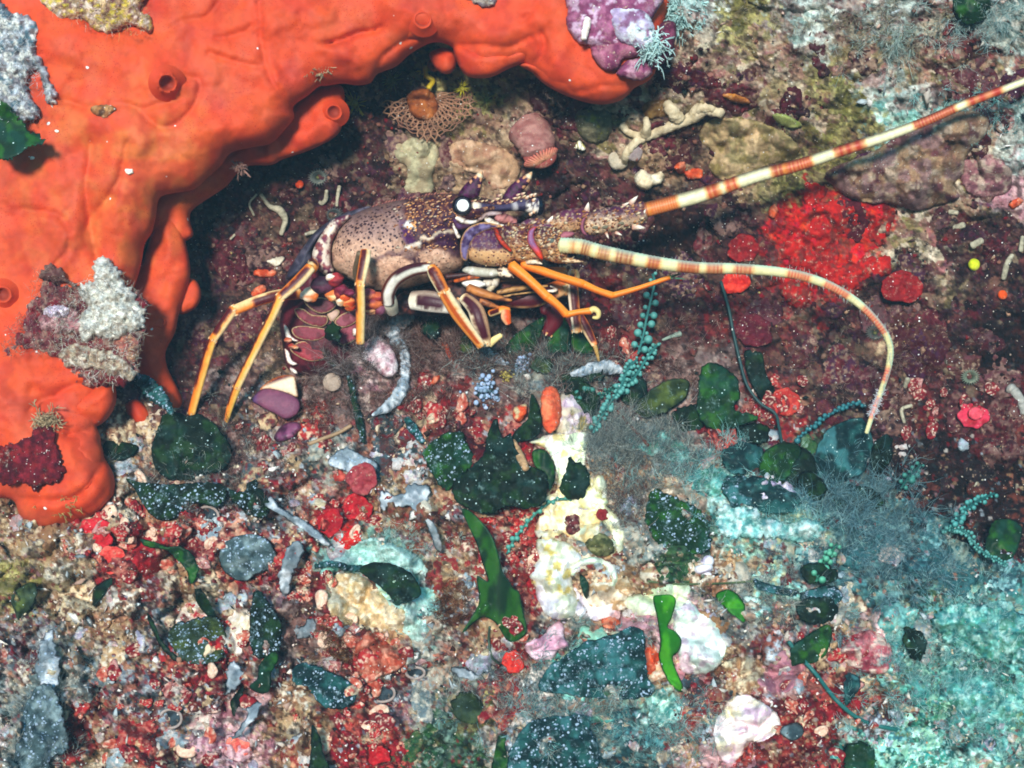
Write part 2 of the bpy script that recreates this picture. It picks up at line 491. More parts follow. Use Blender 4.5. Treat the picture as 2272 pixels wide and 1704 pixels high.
# ---------------------------------------------------------------- the reef face
CTRL = np.array([
    (-500, 2100, -560), (600, 2100, -560), (1136, 2100, -550), (1800, 2100, -500), (2800, 2100, -420),
    (-500, 1704, -360), (0, 1704, -330), (600, 1704, -340), (1136, 1704, -330), (1700, 1704, -300), (2272, 1704, -240), (2800, 1704, -200),
    (-400, 1400, -210), (0, 1400, -200), (600, 1400, -210), (1136, 1400, -200), (1700, 1400, -170), (2050, 1400, -100), (2272, 1400, -40), (2800, 1400, 0),
    (0, 1250, -120), (300, 1170, -85), (700, 1170, -95), (1136, 1170, -100), (1500, 1170, -80), (1800, 1190, -50), (2050, 1200, 30), (2272, 1230, 90), (2800, 1200, 100),
    (300, 1040, -30), (500, 1020, -5), (700, 1020, -15), (900, 1020, -35), (1136, 1020, -60), (1300, 1020, -60), (1500, 1040, -10), (1700, 1060, 30), (1900, 1080, 90), (2100, 1090, 200), (2272, 1100, 220), (2800, 1050, 220),
    (450, 950, 35), (650, 930, 40), (800, 900, 20), (1000, 900, -15), (1200, 900, -20), (1350, 950, 20), (1500, 960, 110), (1750, 960, 150), (2272, 950, 215),
    (500, 820, 150), (700, 800, 130), (850, 800, 50), (1000, 800, 35), (1200, 810, 45), (1330, 830, 110), (1450, 830, 180), (1700, 830, 190), (2272, 800, 215),
    (450, 720, 220), (700, 700, 230), (900, 720, 190), (1100, 720, 190), (1300, 700, 220), (1700, 700, 210), (2272, 680, 200), (2800, 700, 200),
    (450, 520, 235), (800, 520, 255), (1200, 520, 255), (1700, 520, 195), (2000, 500, 190), (2272, 500, 175), (2800, 500, 160),
    (600, 360, 235), (900, 350, 215), (1200, 350, 205), (1500, 330, 180), (1800, 330, 130), (2050, 330, 110), (2272, 330, 90),
    (700, 230, 215), (1000, 200, 185), (1300, 220, 160), (1480, 220, 105), (1650, 220, 60), (1900, 220, 40), (2272, 220, 35),
    (1600, 225, 35), (1750, 262, 40), (1890, 285, 50), (1580, 300, 175), (1700, 335, 165), (300, 100, 160), (900, 0, 120), (1300, 0, 80), (1500, 0, 10), (1800, 0, -20), (2272, 0, -30), (2800, 0, -40),
    (-400, -500, 40), (500, -500, 40), (1136, -500, -40), (1800, -500, -160), (2800, -500, -180),
    (0, 600, 90), (-500, 600, 60), (250, 700, 120), (-500, 100, 60), (0, 1000, 0), (-500, 1000, -20)], float)

def _rbf():
    d = np.hypot(CTRL[:, None, 0] - CTRL[None, :, 0], CTRL[:, None, 1] - CTRL[None, :, 1])
    return np.linalg.solve(d + np.eye(len(d)) * -4.0, CTRL[:, 2])
_W = _rbf()

def base_depth(u, v):
    u = np.asarray(u, float); v = np.asarray(v, float)
    out = np.zeros(u.shape)
    for (a, b, _), w in zip(CTRL, _W):
        out += w * np.hypot(u - a, v - b)
    return out

def lumps(u, v):
    """knobs and hollows a few centimetres down to a centimetre across"""
    wu = u + 50 * (fbm(u / 70, v / 70, 3, 4) - .5); wv = v + 50 * (fbm(u / 70, v / 70, 4, 4) - .5)
    a = (fbm(wu / 150, wv / 150, 5, 4) - 0.5) * 90
    f1, f2, cid, _, _ = worley(wu / 74, wv / 58, 8)
    b = -np.clip(1 - (f1 / .72) ** 2, 0, 1) * 34 * (cid > .3) * (.5 + cid)
    c = -np.clip(vnoise(wu / 30, wv / 26, 6) - .62, 0, 1) * 60
    return a + b + c + 14

def ground(u, v):
    u = np.asarray(u, float); v = np.asarray(v, float)
    return base_depth(u, v) + lumps(u, v) * (0.6 + 1.0 * sm(900, 1200, v))

PAL = {
 'wall': ['5c1422', '4a1c38', '6a4a40', '7a6450', '35141c', '4a1e26', '241016', '5e2a2c', '3c222a', '6e3634', '180c10', '7c5446', '2c1a20', '52302e', '8e7a62', '44181e'],
 'maroon': ['4a0e18', '64121c', '35121a', '7c1a20', '52242a', '2a0f16', '8a3a34', '6a4a44'],
 'tan': ['9c7c60', 'b39470', '84644e', '6b4a40', 'c2a684', '94785c', '7a5a48', 'a88e74'],
 'ledge': ['9e7c66', '846456', 'b69c80', 'd8cab4', '857a4a', 'b8a890', '663a3a', '98605c', '5a5030', '6e4a48', '9a8862', 'a87470', 'cdbfa6'],
 'olive': ['6e6630', '8a8244', '565426', 'a89e62', '746a44', '9a8c60', 'c2b878', '6a4a3c'],
 'white': ['c4d2cc', 'a4bcb8', '8aa49e', 'd6dcd0', '94807a', 'b4b0a4', 'c8c4b8', '7c6a68', 'e4ece4', 'a88a84'],
 'red': ['9c1620', '841420', 'b42a2a', '68121c', '4a1018', 'c8584a', 'd8a486', 'b06a5c', '8c1c26', 'e0c8a6', '581018', 'a83c34'],
 'scarlet': ['c41412', 'd41c18', 'a81212', 'b41616', '981818', '7c3a30'],
 'sand': ['c8ae88', 'b89870', 'dccaa8', '9a7450', '7a5844', '8c6448', 'd6cab4', '5e4034', 'bc8c6c', 'e4d8c4', '8a2c2c', '6a4a3e'],
 'mixed': ['c4a882', '98202a', 'ac8664', '701a24', 'd8c8ac', '9c584c', '503030', '861824', '7c8c98', 'e2d8ce', '4a2a2a', 'bc7860', '3c5058', 'a87c80', '2a3436', 'c0ccd4'],
 'tealsand': ['8accc4', 'b4e4dc', '68b0ac', '4a9490', 'd0ece2', 'a0ccb8', '749c8c', 'b8b890'],  # teal palettes: turf tones with the ambient cyan cast put into the colour
 'teal': ['3aa098', '6cc8bc', 'a0e4d8', '165048', 'c4f0e6', '2e7458', '6a8458', '1e6462', '98ccb0', '4aa89c', '3c7c84', '3c5048'],
 'tealdark': ['2a5456', '3a7074', '1e4246', '5a969a', '84b4b4', '34585c', '80948a', '2c5058'],
 'green': ['16301e', '1e4428', '28542e', '102218', '3a5a34', '4a6a50', '6e8a7a', '5a5a38'],
 'dark': ['160a0e', '200e12', '2a1214', '120a0c', '38181a', '481f1a', '1c1416', '58281c'],
 'haze': ['7c8c8a', '8e948c', '66767a', 'a4a294', '9a7e6c', 'b0a898', '5a6a6c', 'c0b8a8'],
 'brownfuzz': ['6a4a44', '7e5c54', '523632', '8e7068', '46302e', '9a8078', '6a5a58', 'b09a90'],
 'pink': ['c898a0', 'd8b0b4', 'b07880', 'e4ccc8', '986070', 'caa8a0'],
}
ZONES = [  # (u, v, reach, palette) in photograph units
 (700, 480, 230, 'wall'), (560, 560, 150, 'wall'), (480, 700, 120, 'wall'), (560, 740, 70, 'tan'), (530, 830, 70, 'brownfuzz'), (620, 780, 60, 'tan'),
 (800, 400, 120, 'wall'), (940, 360, 110, 'tan'), (1080, 340, 100, 'tan'), (1180, 300, 90, 'wall'), (880, 250, 100, 'wall'), (1060, 180, 120, 'olive'), (1150, 230, 90, 'ledge'),
 (1250, 380, 120, 'wall'), (1350, 300, 90, 'ledge'), (1350, 450, 110, 'wall'), (1500, 290, 100, 'wall'), (1480, 360, 80, 'tan'), (1650, 340, 110, 'tan'), (1740, 370, 90, 'olive'),
 (1560, 420, 90, 'wall'), (1500, 520, 130, 'dark'), (1600, 580, 120, 'wall'), (1450, 640, 110, 'wall'), (1380, 720, 110, 'maroon'), (1400, 800, 60, 'maroon'),
 (1800, 520, 95, 'scarlet'), (1860, 560, 90, 'scarlet'), (1780, 580, 70, 'scarlet'), (1920, 500, 55, 'scarlet'), (1960, 470, 45, 'scarlet'), (1830, 640, 60, 'scarlet'), (1770, 690, 55, 'red'), (1880, 480, 40, 'wall'),
 (2060, 560, 120, 'ledge'), (2130, 520, 110, 'wall'), (2200, 600, 120, 'wall'), (2030, 620, 80, 'wall'), (2150, 430, 110, 'ledge'), (2230, 420, 90, 'pink'), (2230, 500, 80, 'wall'),
 (1700, 760, 120, 'wall'), (1620, 720, 90, 'maroon'), (1780, 800, 110, 'wall'), (1900, 700, 100, 'wall'), (2000, 750, 80, 'tan'), (2100, 760, 130, 'wall'), (2200, 760, 120, 'dark'),
 (1600, 860, 110, 'brownfuzz'), (1720, 880, 90, 'red'), (1790, 850, 80, 'wall'), (1900, 850, 90, 'wall'), (2050, 880, 110, 'maroon'), (2180, 930, 120, 'maroon'), (2000, 960, 80, 'wall'), (2080, 1040, 120, 'dark'), (2220, 1080, 130, 'dark'), (1980, 1040, 70, 'dark'), (2170, 1160, 80, 'dark'),
 (1600, 960, 70, 'red'), (1540, 980, 60, 'brownfuzz'), (1660, 990, 60, 'wall'),
 (1500, 180, 90, 'ledge'), (1570, 120, 110, 'ledge'), (1700, 200, 110, 'ledge'), (1720, 120, 110, 'ledge'), (1640, 60, 90, 'olive'), (1560, 30, 80, 'white'), (1800, 60, 120, 'white'), (1900, 100, 110, 'ledge'), (1960, 70, 80, 'white'), (1850, 180, 90, 'olive'), (1950, 170, 90, 'white'), (2020, 130, 90, 'ledge'), (2030, 230, 90, 'white'), (2120, 190, 90, 'ledge'), (2160, 90, 60, 'maroon'), (2240, 60, 90, 'white'), (2230, 180, 80, 'ledge'), (1880, 280, 70, 'olive'), (1800, 260, 70, 'ledge'), (2150, 300, 100, 'ledge'), (2250, 300, 80, 'white'), (1990, 270, 60, 'tealsand'), (2100, 260, 60, 'tealsand'),
 (480, 960, 70, 'wall'), (600, 960, 80, 'mixed'), (700, 920, 70, 'red'), (740, 860, 80, 'brownfuzz'), (830, 820, 70, 'pink'), (820, 900, 70, 'brownfuzz'), (960, 790, 80, 'brownfuzz'), (1060, 800, 80, 'brownfuzz'), (960, 900, 80, 'red'), (1000, 940, 70, 'maroon'), (900, 970, 70, 'mixed'), (1120, 870, 70, 'brownfuzz'), (1180, 820, 60, 'haze'), (1280, 830, 60, 'haze'), (1080, 960, 60, 'red'),
 (350, 1020, 60, 'sand'), (300, 1110, 70, 'sand'), (200, 1190, 90, 'sand'), (80, 1210, 110, 'sand'), (60, 1280, 90, 'olive'), (120, 1320, 90, 'sand'), (220, 1200, 70, 'red'), (290, 1250, 80, 'red'), (430, 1180, 80, 'red'), (380, 1120, 50, 'sand'), (520, 1120, 70, 'mixed'), (620, 1080, 80, 'mixed'), (560, 1040, 60, 'brownfuzz'), (740, 1020, 60, 'haze'), (760, 1130, 80, 'red'), (790, 1180, 60, 'scarlet'), (870, 1120, 90, 'sand'), (920, 1180, 70, 'mixed'), (820, 1210, 80, 'tealsand'), (880, 1260, 70, 'tealsand'), (740, 1240, 50, 'tealsand'),
 (700, 1290, 70, 'red'), (790, 1340, 90, 'sand'), (860, 1380, 70, 'sand'), (930, 1370, 60, 'tealsand'), (760, 1400, 60, 'red'), (1000, 1320, 80, 'mixed'), (1010, 1260, 70, 'sand'), (840, 1450, 70, 'red'), (950, 1430, 60, 'haze'),
 (330, 1330, 80, 'mixed'), (430, 1320, 90, 'sand'), (400, 1390, 90, 'mixed'), (540, 1260, 60, 'red'), (560, 1360, 80, 'mixed'), (250, 1400, 90, 'sand'), (60, 1420, 110, 'mixed'), (140, 1500, 80, 'haze'), (60, 1560, 90, 'haze'), (180, 1600, 90, 'red'), (300, 1540, 110, 'mixed'), (400, 1500, 90, 'red'), (480, 1480, 80, 'red'), (560, 1500, 80, 'mixed'), (400, 1600, 110, 'mixed'), (240, 1660, 90, 'sand'), (350, 1640, 70, 'red'), (520, 1620, 90, 'pink'), (640, 1620, 90, 'sand'), (760, 1650, 100, 'red'), (840, 1600, 90, 'red'), (700, 1540, 80, 'sand'), (650, 1420, 90, 'brownfuzz'), (800, 1530, 80, 'red'), (900, 1560, 80, 'mixed'), (980, 1500, 80, 'haze'), (960, 1620, 90, 'green'), (1050, 1560, 70, 'olive'), (1140, 1540, 90, 'mixed'), (1000, 1460, 60, 'mixed'),
 (1160, 1300, 70, 'red'), (1140, 1200, 60, 'red'), (1150, 1430, 70, 'red'), (1120, 1360, 60, 'sand'), (1250, 1400, 80, 'haze'), (1330, 1370, 70, 'sand'), (1400, 1300, 80, 'sand'), (1300, 1280, 70, 'sand'), (1450, 1380, 60, 'pink'), (1530, 1380, 60, 'pink'),
 (1450, 1000, 90, 'haze'), (1400, 930, 60, 'brownfuzz'), (1550, 1050, 90, 'haze'), (1430, 1080, 90, 'sand'), (1480, 1140, 110, 'haze'), (1520, 1210, 110, 'green'), (1420, 1200, 70, 'haze'), (1620, 1100, 80, 'tealsand'), (1660, 1180, 100, 'tealsand'), (1640, 1090, 50, 'white'), (1760, 1180, 100, 'tealsand'), (1800, 1110, 80, 'tealdark'), (1740, 1060, 80, 'green'), (1900, 1170, 130, 'tealdark'), (1980, 1250, 110, 'tealdark'), (1880, 1260, 90, 'tealdark'), (2100, 1230, 90, 'tealdark'), (1600, 1260, 80, 'sand'), (1700, 1270, 80, 'mixed'), (1780, 1260, 60, 'haze'), (1640, 1330, 80, 'haze'), (1720, 1330, 80, 'tealsand'), (1800, 1340, 90, 'haze'), (1700, 1420, 80, 'mixed'), (1640, 1480, 80, 'sand'), (1560, 1540, 70, 'mixed'), (1720, 1500, 80, 'pink'), (1680, 1560, 60, 'mixed'), (1480, 1500, 70, 'sand'), (1450, 1560, 80, 'tealsand'), (1350, 1560, 90, 'haze'), (1300, 1480, 80, 'teal'), (1400, 1640, 110, 'tealdark'), (1250, 1620, 110, 'haze'), (1530, 1640, 90, 'mixed'), (1560, 1690, 80, 'pink'),
 (1800, 1560, 90, 'red'), (1780, 1640, 100, 'red'), (1860, 1620, 80, 'red'), (1900, 1480, 90, 'red'), (1940, 1440, 70, 'pink'), (1860, 1400, 60, 'sand'), (1950, 1530, 60, 'sand'), (1980, 1600, 70, 'mixed'), (1900, 1660, 80, 'teal'), (2040, 1480, 80, 'teal'), (2080, 1400, 120, 'tealsand'), (2180, 1360, 120, 'tealsand'), (2240, 1430, 130, 'teal'), (2140, 1480, 120, 'teal'), (2120, 1580, 130, 'teal'), (2230, 1560, 120, 'teal'), (2050, 1650, 110, 'teal'), (2200, 1670, 130, 'tealsand'), (2100, 1310, 60, 'green'), (2220, 1290, 60, 'tealdark'), (2150, 1420, 60, 'tealsand'), (2020, 1330, 60, 'tealdark'),
]
ZPAL = list(PAL)
LIN = {k: np.array([hx(h)[:3] for h in v]) for k, v in PAL.items()}
Z_UV = np.array([(z[0], z[1]) for z in ZONES], float); Z_R = np.array([z[2] for z in ZONES], float); Z_P = np.array([ZPAL.index(z[3]) for z in ZONES])

def zone_of(u, v):
    best = np.full(u.shape, 1e9); p = np.zeros(u.shape, int)
    for (a, b), r, k in zip(Z_UV, Z_R, Z_P):
        d = np.hypot(u - a, v - b) / r
        m = d < best
        best = np.where(m, d, best); p = np.where(m, k, p)
    return p

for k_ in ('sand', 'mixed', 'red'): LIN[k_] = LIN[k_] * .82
LIN['dark'] = LIN['dark'] * .65  # shade of the recess painted in by darkening its palette
MAXP = max(len(v) for v in PAL.values())
PTAB = np.zeros((len(ZPAL), MAXP, 3))
for i_, k_ in enumerate(ZPAL):
    for j_ in range(MAXP): PTAB[i_, j_] = LIN[k_][j_ % len(LIN[k_])]

def reef_colour(u, v):
    wu = u + 70 * (fbm(u / 60, v / 60, 21, 4) - .5); wv = v + 70 * (fbm(u / 60, v / 60, 22, 4) - .5)
    _, _, c1, x1, y1 = worley(wu / 34, wv / 28, 31)
    z1 = zone_of(x1 * 34 + 50 * (c1 - .5), y1 * 28 + 50 * ((c1 * 7.3) % 1 - .5))
    col = PTAB[z1, np.minimum((c1 * 977 % 1 * MAXP).astype(int), MAXP - 1)]
    w2u = u + 14 * (fbm(u / 16, v / 16, 23, 3) - .5); w2v = v + 14 * (fbm(u / 16, v / 16, 24, 3) - .5)
    f1, f2, c2, x2, y2 = worley(w2u / 11, w2v / 10, 41)
    z2 = zone_of(x2 * 11 + 90 * (c2 - .5), y2 * 10 + 90 * ((c2 * 5.7) % 1 - .5))
    c2c = PTAB[z2, np.minimum((c2 * 613 % 1 * MAXP).astype(int), MAXP - 1)]
    soft = fbm(u / 26, v / 26, 51, 3)
    col = mix(col, c2c, 0.15 + 0.55 * sm(0.45, 0.62, soft))
    _, _, c3, x3, y3 = worley(u / 4.6, v / 4.6, 61)
    z3 = zone_of(x3 * 4.6, y3 * 4.6)
    c3c = PTAB[z3, np.minimum((c3 * 811 % 1 * MAXP).astype(int), MAXP - 1)]
    col = mix(col, c3c, 0.34 * (c3 > 0.45) * sm(.3, .6, fbm(u / 40, v / 40, 52, 2)))
    _, _, c4, _, _ = worley(u / 7.3 + 9, v / 7.3, 63)
    speck = PTAB[ZPAL.index('mixed'), np.minimum((c4 * 449 % 1 * MAXP).astype(int), MAXP - 1)] * (0.35 + .65 * sm(780, 1000, v))[:, None]
    col = mix(col, speck, (.25 + .5 * sm(800, 1000, v)) * (c4 > .83))
    pit = sm(.60, .70, fbm(u / 13 + 3, v / 12, 54, 3))
    col = mix(col, np.array(hx('1c0e0e')[:3]), pit * .7)  # shadow gaps between lumps painted as dark blotches
    col = col * (0.72 + 0.56 * fbm(u / 9, v / 9, 53, 2))[:, None]
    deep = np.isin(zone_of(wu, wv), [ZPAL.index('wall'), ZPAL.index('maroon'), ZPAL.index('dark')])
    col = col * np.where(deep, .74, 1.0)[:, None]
    return np.column_stack([np.clip(col, 0, 0.92), np.ones(len(u))])

def axis(lo, a, b, hi, fine):
    mid = np.arange(a, b + fine, fine)
    n = 46
    k = np.linspace(0, 1, n + 1)[1:]
    left = a - (a - lo) * k ** 1.9; right = mid[-1] + (hi - mid[-1]) * k ** 1.9
    return np.concatenate([left[::-1], mid, right])

def fine_relief(u, v):
    f1, f2, cid, _, _ = worley(u / 21, v / 18, 71)
    keep = (cid > 0.4)
    a = -np.sqrt(np.clip(1 - (f1 / 0.75) ** 2, 0, 1)) * 9 * keep * (0.4 + cid)
    g1, _, gid, _, _ = worley(u / 8.5, v / 8.5, 72)
    b = -np.sqrt(np.clip(1 - (g1 / 0.7) ** 2, 0, 1)) * 4.0 * (gid > 0.35)
    c = (fbm(u / 22, v / 22, 73, 4) - .5) * 22
    return a + b + c

def make_reef():
    xs = axis(-700, -30, 2302, 2980, 2.9); ys = axis(-620, -30, 1734, 2250, 2.9)
    U, V = np.meshgrid(xs, ys); nx, ny = len(xs), len(ys)
    u, v = U.ravel(), V.ravel()
    d = ground(u, v) + fine_relief(u, v) * (0.7 + 0.5 * sm(850, 1100, v))
    i = np.arange(ny - 1)[:, None] * nx; j = np.arange(nx - 1)[None, :]
    a, b, c, e = (i + j).ravel(), (i + j + 1).ravel(), (i + nx + j + 1).ravel(), (i + nx + j).ravel()
    tr = np.concatenate([np.stack([a, e, c], 1), np.stack([a, c, b], 1)])
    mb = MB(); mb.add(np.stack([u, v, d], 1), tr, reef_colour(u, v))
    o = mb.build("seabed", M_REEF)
    tag(o, kind='structure')
    return o
REEF = make_reef()
# ---------------------------------------------------------------- the orange sponge
def plane_fit(pts):
    A = np.array(pts, float)
    dd = np.hypot(A[:, None, 0] - A[None, :, 0], A[:, None, 1] - A[None, :, 1])
    w = np.linalg.solve(dd - 6 * np.eye(len(A)), A[:, 2])
    def f(u, v):
        o = np.zeros(np.shape(u))
        for (a, b, _), k in zip(A, w): o = o + k * np.hypot(u - a, v - b)
        return o
    return f

SP_D = plane_fit([(-400, -300, 60), (-400, 600, 20), (-300, 1150, -90), (0, 0, -20), (0, 500, -30), (0, 900, -70), (60, 1120, -105), (230, 1130, -100), (330, 760, -40), (300, 350, -60),
                  (420, 500, -15), (600, 150, -25), (560, 380, 10), (760, 250, 20), (900, 50, 0), (900, -300, 20), (1180, 130, 10), (1250, -200, 0), (1400, 150, -10), (1500, 50, 0), (330, 560, 0)])
SP_RIDGES = [
    ('c6', [(280, 180), (560, 300), (905, 455)], 58, 46), ('c6', [(1130, 280), (1380, 340), (1560, 520)], 26, 20), ('c6', [(760, 660), (1000, 720), (1370, 750)], 44, 26),
    ('c6', [(1600, 600), (1300, 780), (950, 960)], 50, 22), ('c6', [(320, 700), (560, 640), (760, 760)], 40, 18), ('c6', [(700, 1300), (640, 1000), (720, 760)], 40, 24),
    ('c6', [(380, 1300), (350, 1000), (250, 800)], 36, 18), ('c6', [(60, 1000), (300, 1250), (330, 1450)], 40, 20), ('c6', [(880, 340), (960, 200), (920, 0)], 30, 22),
    ('c6', [(1500, 100), (1800, 90), (2100, 40)], 50, 22), ('c7', [(60, 240), (300, 330), (480, 200)], 32, 22), ('c7', [(620, 160), (560, 60), (420, 20)], 40, 26),
    ('c7', [(780, 120), (1000, 180), (1200, 120)], 40, 20), ('c7', [(1250, 120), (1350, 330), (1500, 450)], 40, 18), ('c8', [(90, 500), (200, 720), (430, 760)], 40, 26),
    ('c8', [(300, 1050), (420, 1200), (520, 1400)], 40, 28), ('c8', [(40, 900), (120, 1300), (300, 1480)], 36, 22),
    ('c6', [(1420, 0), (1425, 200), (1470, 420), (1570, 560)], 7, -11), ('c6', [(1180, 0), (1120, 90), (960, 130)], 8, -10), ('c6', [(340, 540), (480, 590), (660, 560), (800, 590), (980, 540)], 9, -13),
    ('c6', [(760, 600), (900, 700), (1060, 600), (1080, 450), (1000, 420)], 10, -14), ('c6', [(500, 780), (470, 1000), (500, 1250), (530, 1400)], 12, -16), ('c6', [(700, 780), (660, 950), (560, 1120), (470, 1250)], 12, -15),
    ('c6', [(1140, 290), (1280, 330), (1420, 360)], 9, -13), ('c6', [(1180, 205), (1320, 190), (1380, 140)], 7, -9), ('c6', [(130, 1150), (330, 1180), (380, 1350), (290, 1460)], 10, -13),
    ('c6', [(1740, 240), (1900, 210), (2060, 140)], 7, -14), ('c7', [(60, 240), (200, 190), (350, 140)], 7, -12), ('c7', [(340, 400), (360, 320), (480, 230), (640, 180)], 8, -16),
    ('c7', [(740, 250), (900, 250), (1060, 260), (1180, 200)], 7, -12), ('c7', [(1180, 390), (1200, 330), (1250, 250), (1240, 180)], 8, -16), ('c7', [(1130, 110), (1180, 60), (1230, 0)], 7, -10),
    ('c7', [(1400, 520), (1560, 470), (1720, 460)], 7, -10), ('c8', [(330, 830), (420, 790), (600, 780)], 8, -14), ('c8', [(160, 930), (240, 870), (330, 850)], 8, -12),
    ('c8', [(90, 1430), (250, 1430), (420, 1420), (560, 1250), (560, 1100)], 9, -18), ('c8', [(380, 1060), (480, 1040), (560, 980)], 8, -16), ('c8', [(300, 1570), (480, 1500), (600, 1380)], 8, -14),
]
SP_RIDGES = [(spline(np.column_stack([K(c, p), np.zeros(len(p))]), 6), w, h) for c, p, w, h in SP_RIDGES]

def sponge_bump(u, v):
    wu = u + 30 * (fbm(u / 60, v / 60, 91, 2) - .5); wv = v + 30 * (fbm(u / 60, v / 60, 92, 2) - .5)
    b = (fbm(u / 130, v / 130, 93, 3) - .5) * 30 + (fbm(u / 40, v / 40, 94, 3) - .5) * 16 + (fbm(u / 13, v / 13, 89, 2) - .5) * 3.5
    for ln, w, h in SP_RIDGES:
        d, t = line_dist(ln, wu * .4 + u * .6, wv * .4 + v * .6)
        if h > 0: b = b + .62 * h * np.exp(-(d / w) ** 2)
        else: b = b + 1.05 * h * np.exp(-(d / (w * .8)) ** 1.2)
    return b

SPC = [hx('ca451e'), hx('d0642c'), hx('b8381c'), hx('c4543c'), hx('d08842')]
def sponge_col(u, v, e):
    n = fbm(u / 70, v / 70, 95, 4); m = fbm(u / 30 + 9, v / 34, 96, 3); k = fbm(u / 7, v / 7, 97, 2)
    c = mix(SPC[0], SPC[2], sm(.5, .72, n))
    caustic = np.exp(-(((u - 250) / 210) ** 2 + ((v - 420) / 230) ** 2)) + 0.6 * np.exp(-(((u - 330) / 120) ** 2 + ((v - 300) / 90) ** 2))  # caustic light patches painted on as a warmer orange
    c = mix(c, SPC[1], np.clip(caustic * 1.0, 0, 1) * (0.2 + .4 * sm(.38, .58, m)))
    c = mix(c, SPC[4], np.clip(caustic, 0, 1) * sm(.52, .7, m) * .28)
    c = mix(c, SPC[3], 0.35 * sm(.5, .7, fbm(u / 50, v / 50, 98, 3)))
    c = mix(c, hx('9c3426'), 0.16 * sm(.58, .74, fbm(u / 34 + 7, v / 40, 90, 4)))
    c[:, :3] *= (0.86 + 0.28 * k)[:, None]
    return c
def pores(u, v, e):
    n = len(u)
    return np.column_stack([np.tile(hx('b02412')[:3], (n, 1)), 0.42 * sm(.35, .65, fbm(u / 60, v / 60, 99, 2))])

sponge = empty("encrusting_sponge", (330, 700, 30))
tag(sponge, "large smooth orange red sponge with round openings hanging over the crevice", "sponge")

main_poly = np.vstack([K('s', [(-420, -380), (500, -380), (1330, -380), (1480, -60)]),
    K('c7', [(1900, 130), (1850, 400), (1740, 480), (1690, 530), (1590, 568), (1480, 560), (1350, 515), (1250, 460), (1180, 395), (1120, 350), (1060, 372), (960, 418), (860, 424), (795, 385), (760, 300), (735, 250), (640, 232), (520, 292), (440, 362), (340, 402), (300, 452), (230, 466), (150, 456), (60, 468)]),
    K('c6', [(1740, 472), (1680, 520), (1600, 580), (1604, 640), (1560, 700), (1480, 782), (1390, 802), (1262, 832), (1210, 900), (1130, 972), (1060, 1032), (960, 1052), (872, 1078), (850, 1180), (828, 1270), (790, 1330), (768, 1450), (735, 1560)]),
    K('c8', [(740, 250), (720, 420), (700, 620), (650, 780), (600, 840), (640, 900), (610, 960), (540, 1010), (560, 1080), (575, 1180), (630, 1280), (640, 1380), (600, 1450), (530, 1510), (420, 1550), (300, 1580), (180, 1570), (110, 1520), (80, 1440), (0, 1420), (-200, 1450)]),
    K('s', [(-420, 1150), (-450, 500)])])
body = MB()
SPONGE_SURF = body.inflate(main_poly, SP_D, T=75, R=85, Tb=70, step=6.5, col=sponge_col, bump=sponge_bump, smooth=4, spot=pores)
body.build("sponge_body", M_SPONGE, sponge)

LOBES = [
    ('c6', [(1690, 500), (1780, 465), (1865, 470), (1880, 560), (1870, 660), (1835, 740), (1700, 815), (1540, 870), (1480, 900), (1330, 912), (1230, 1020), (1060, 1135), (1035, 1200), (1050, 1290), (930, 1330), (780, 1250), (820, 1050), (1150, 850), (1500, 640)], 85, 46, 70),
    ('c8', [(790, 120), (860, -100), (930, -160), (1000, -110), (1050, 60), (1058, 200), (1000, 385), (975, 500), (925, 600), (930, 680), (960, 750), (1010, 850), (1022, 925), (960, 955), (900, 900), (820, 800), (720, 650), (700, 300)], 70, 48, 60),
    ('c8', [(985, 240), (1050, 195), (1100, 215), (1122, 290), (1090, 360), (1010, 395), (960, 340)], 95, 34, 40),
    ('c8', [(690, 905), (760, 870), (830, 930), (862, 1020), (830, 1050), (760, 1020)], 40, 24, 30),
    ('c8', [(330, 850), (480, 790), (620, 770), (650, 860), (620, 950), (560, 1010), (480, 1040), (400, 1035), (350, 950)], -75, 60, 40),
    ('c8', [(300, 1060), (420, 1030), (520, 1060), (570, 1140), (575, 1230), (530, 1350), (470, 1400), (390, 1390), (330, 1250)], -105, 55, 40),
    ('c7', [(620, 290), (690, 260), (760, 280), (768, 350), (735, 400), (680, 395), (640, 350)], 60, 30, 30),
    ('c7', [(755, 255), (900, 235), (1080, 245), (1180, 170), (1250, 180), (1245, 270), (1190, 320), (1060, 372), (960, 420), (860, 425), (795, 385)], -8, 55, 40),
    ('c7', [(350, 30), (520, 20), (640, 0), (668, 90), (650, 180), (560, 215), (430, 220), (330, 160)], -40, 45, 30),
    ('c7', [(1100, 345), (1250, 330), (1500, 340), (1720, 440), (1690, 530), (1590, 568), (1480, 560), (1350, 515), (1250, 460), (1180, 395)], 0, 62, 40),
]
for c, p, d0, T, Tb in LOBES:
    mb = MB()
    mb.inflate(K(c, p), lambda u, v, d=d0: d + (fbm(u / 60, v / 60, 12, 2) - .5) * 20, T=T, R=T * 1.05, Tb=Tb, step=6, col=sponge_col, bump=lambda u, v: (fbm(u / 45, v / 45, 94, 3) - .5) * 26, smooth=5, spot=pores)
    mb.build("lobe", M_SPONGE, sponge)

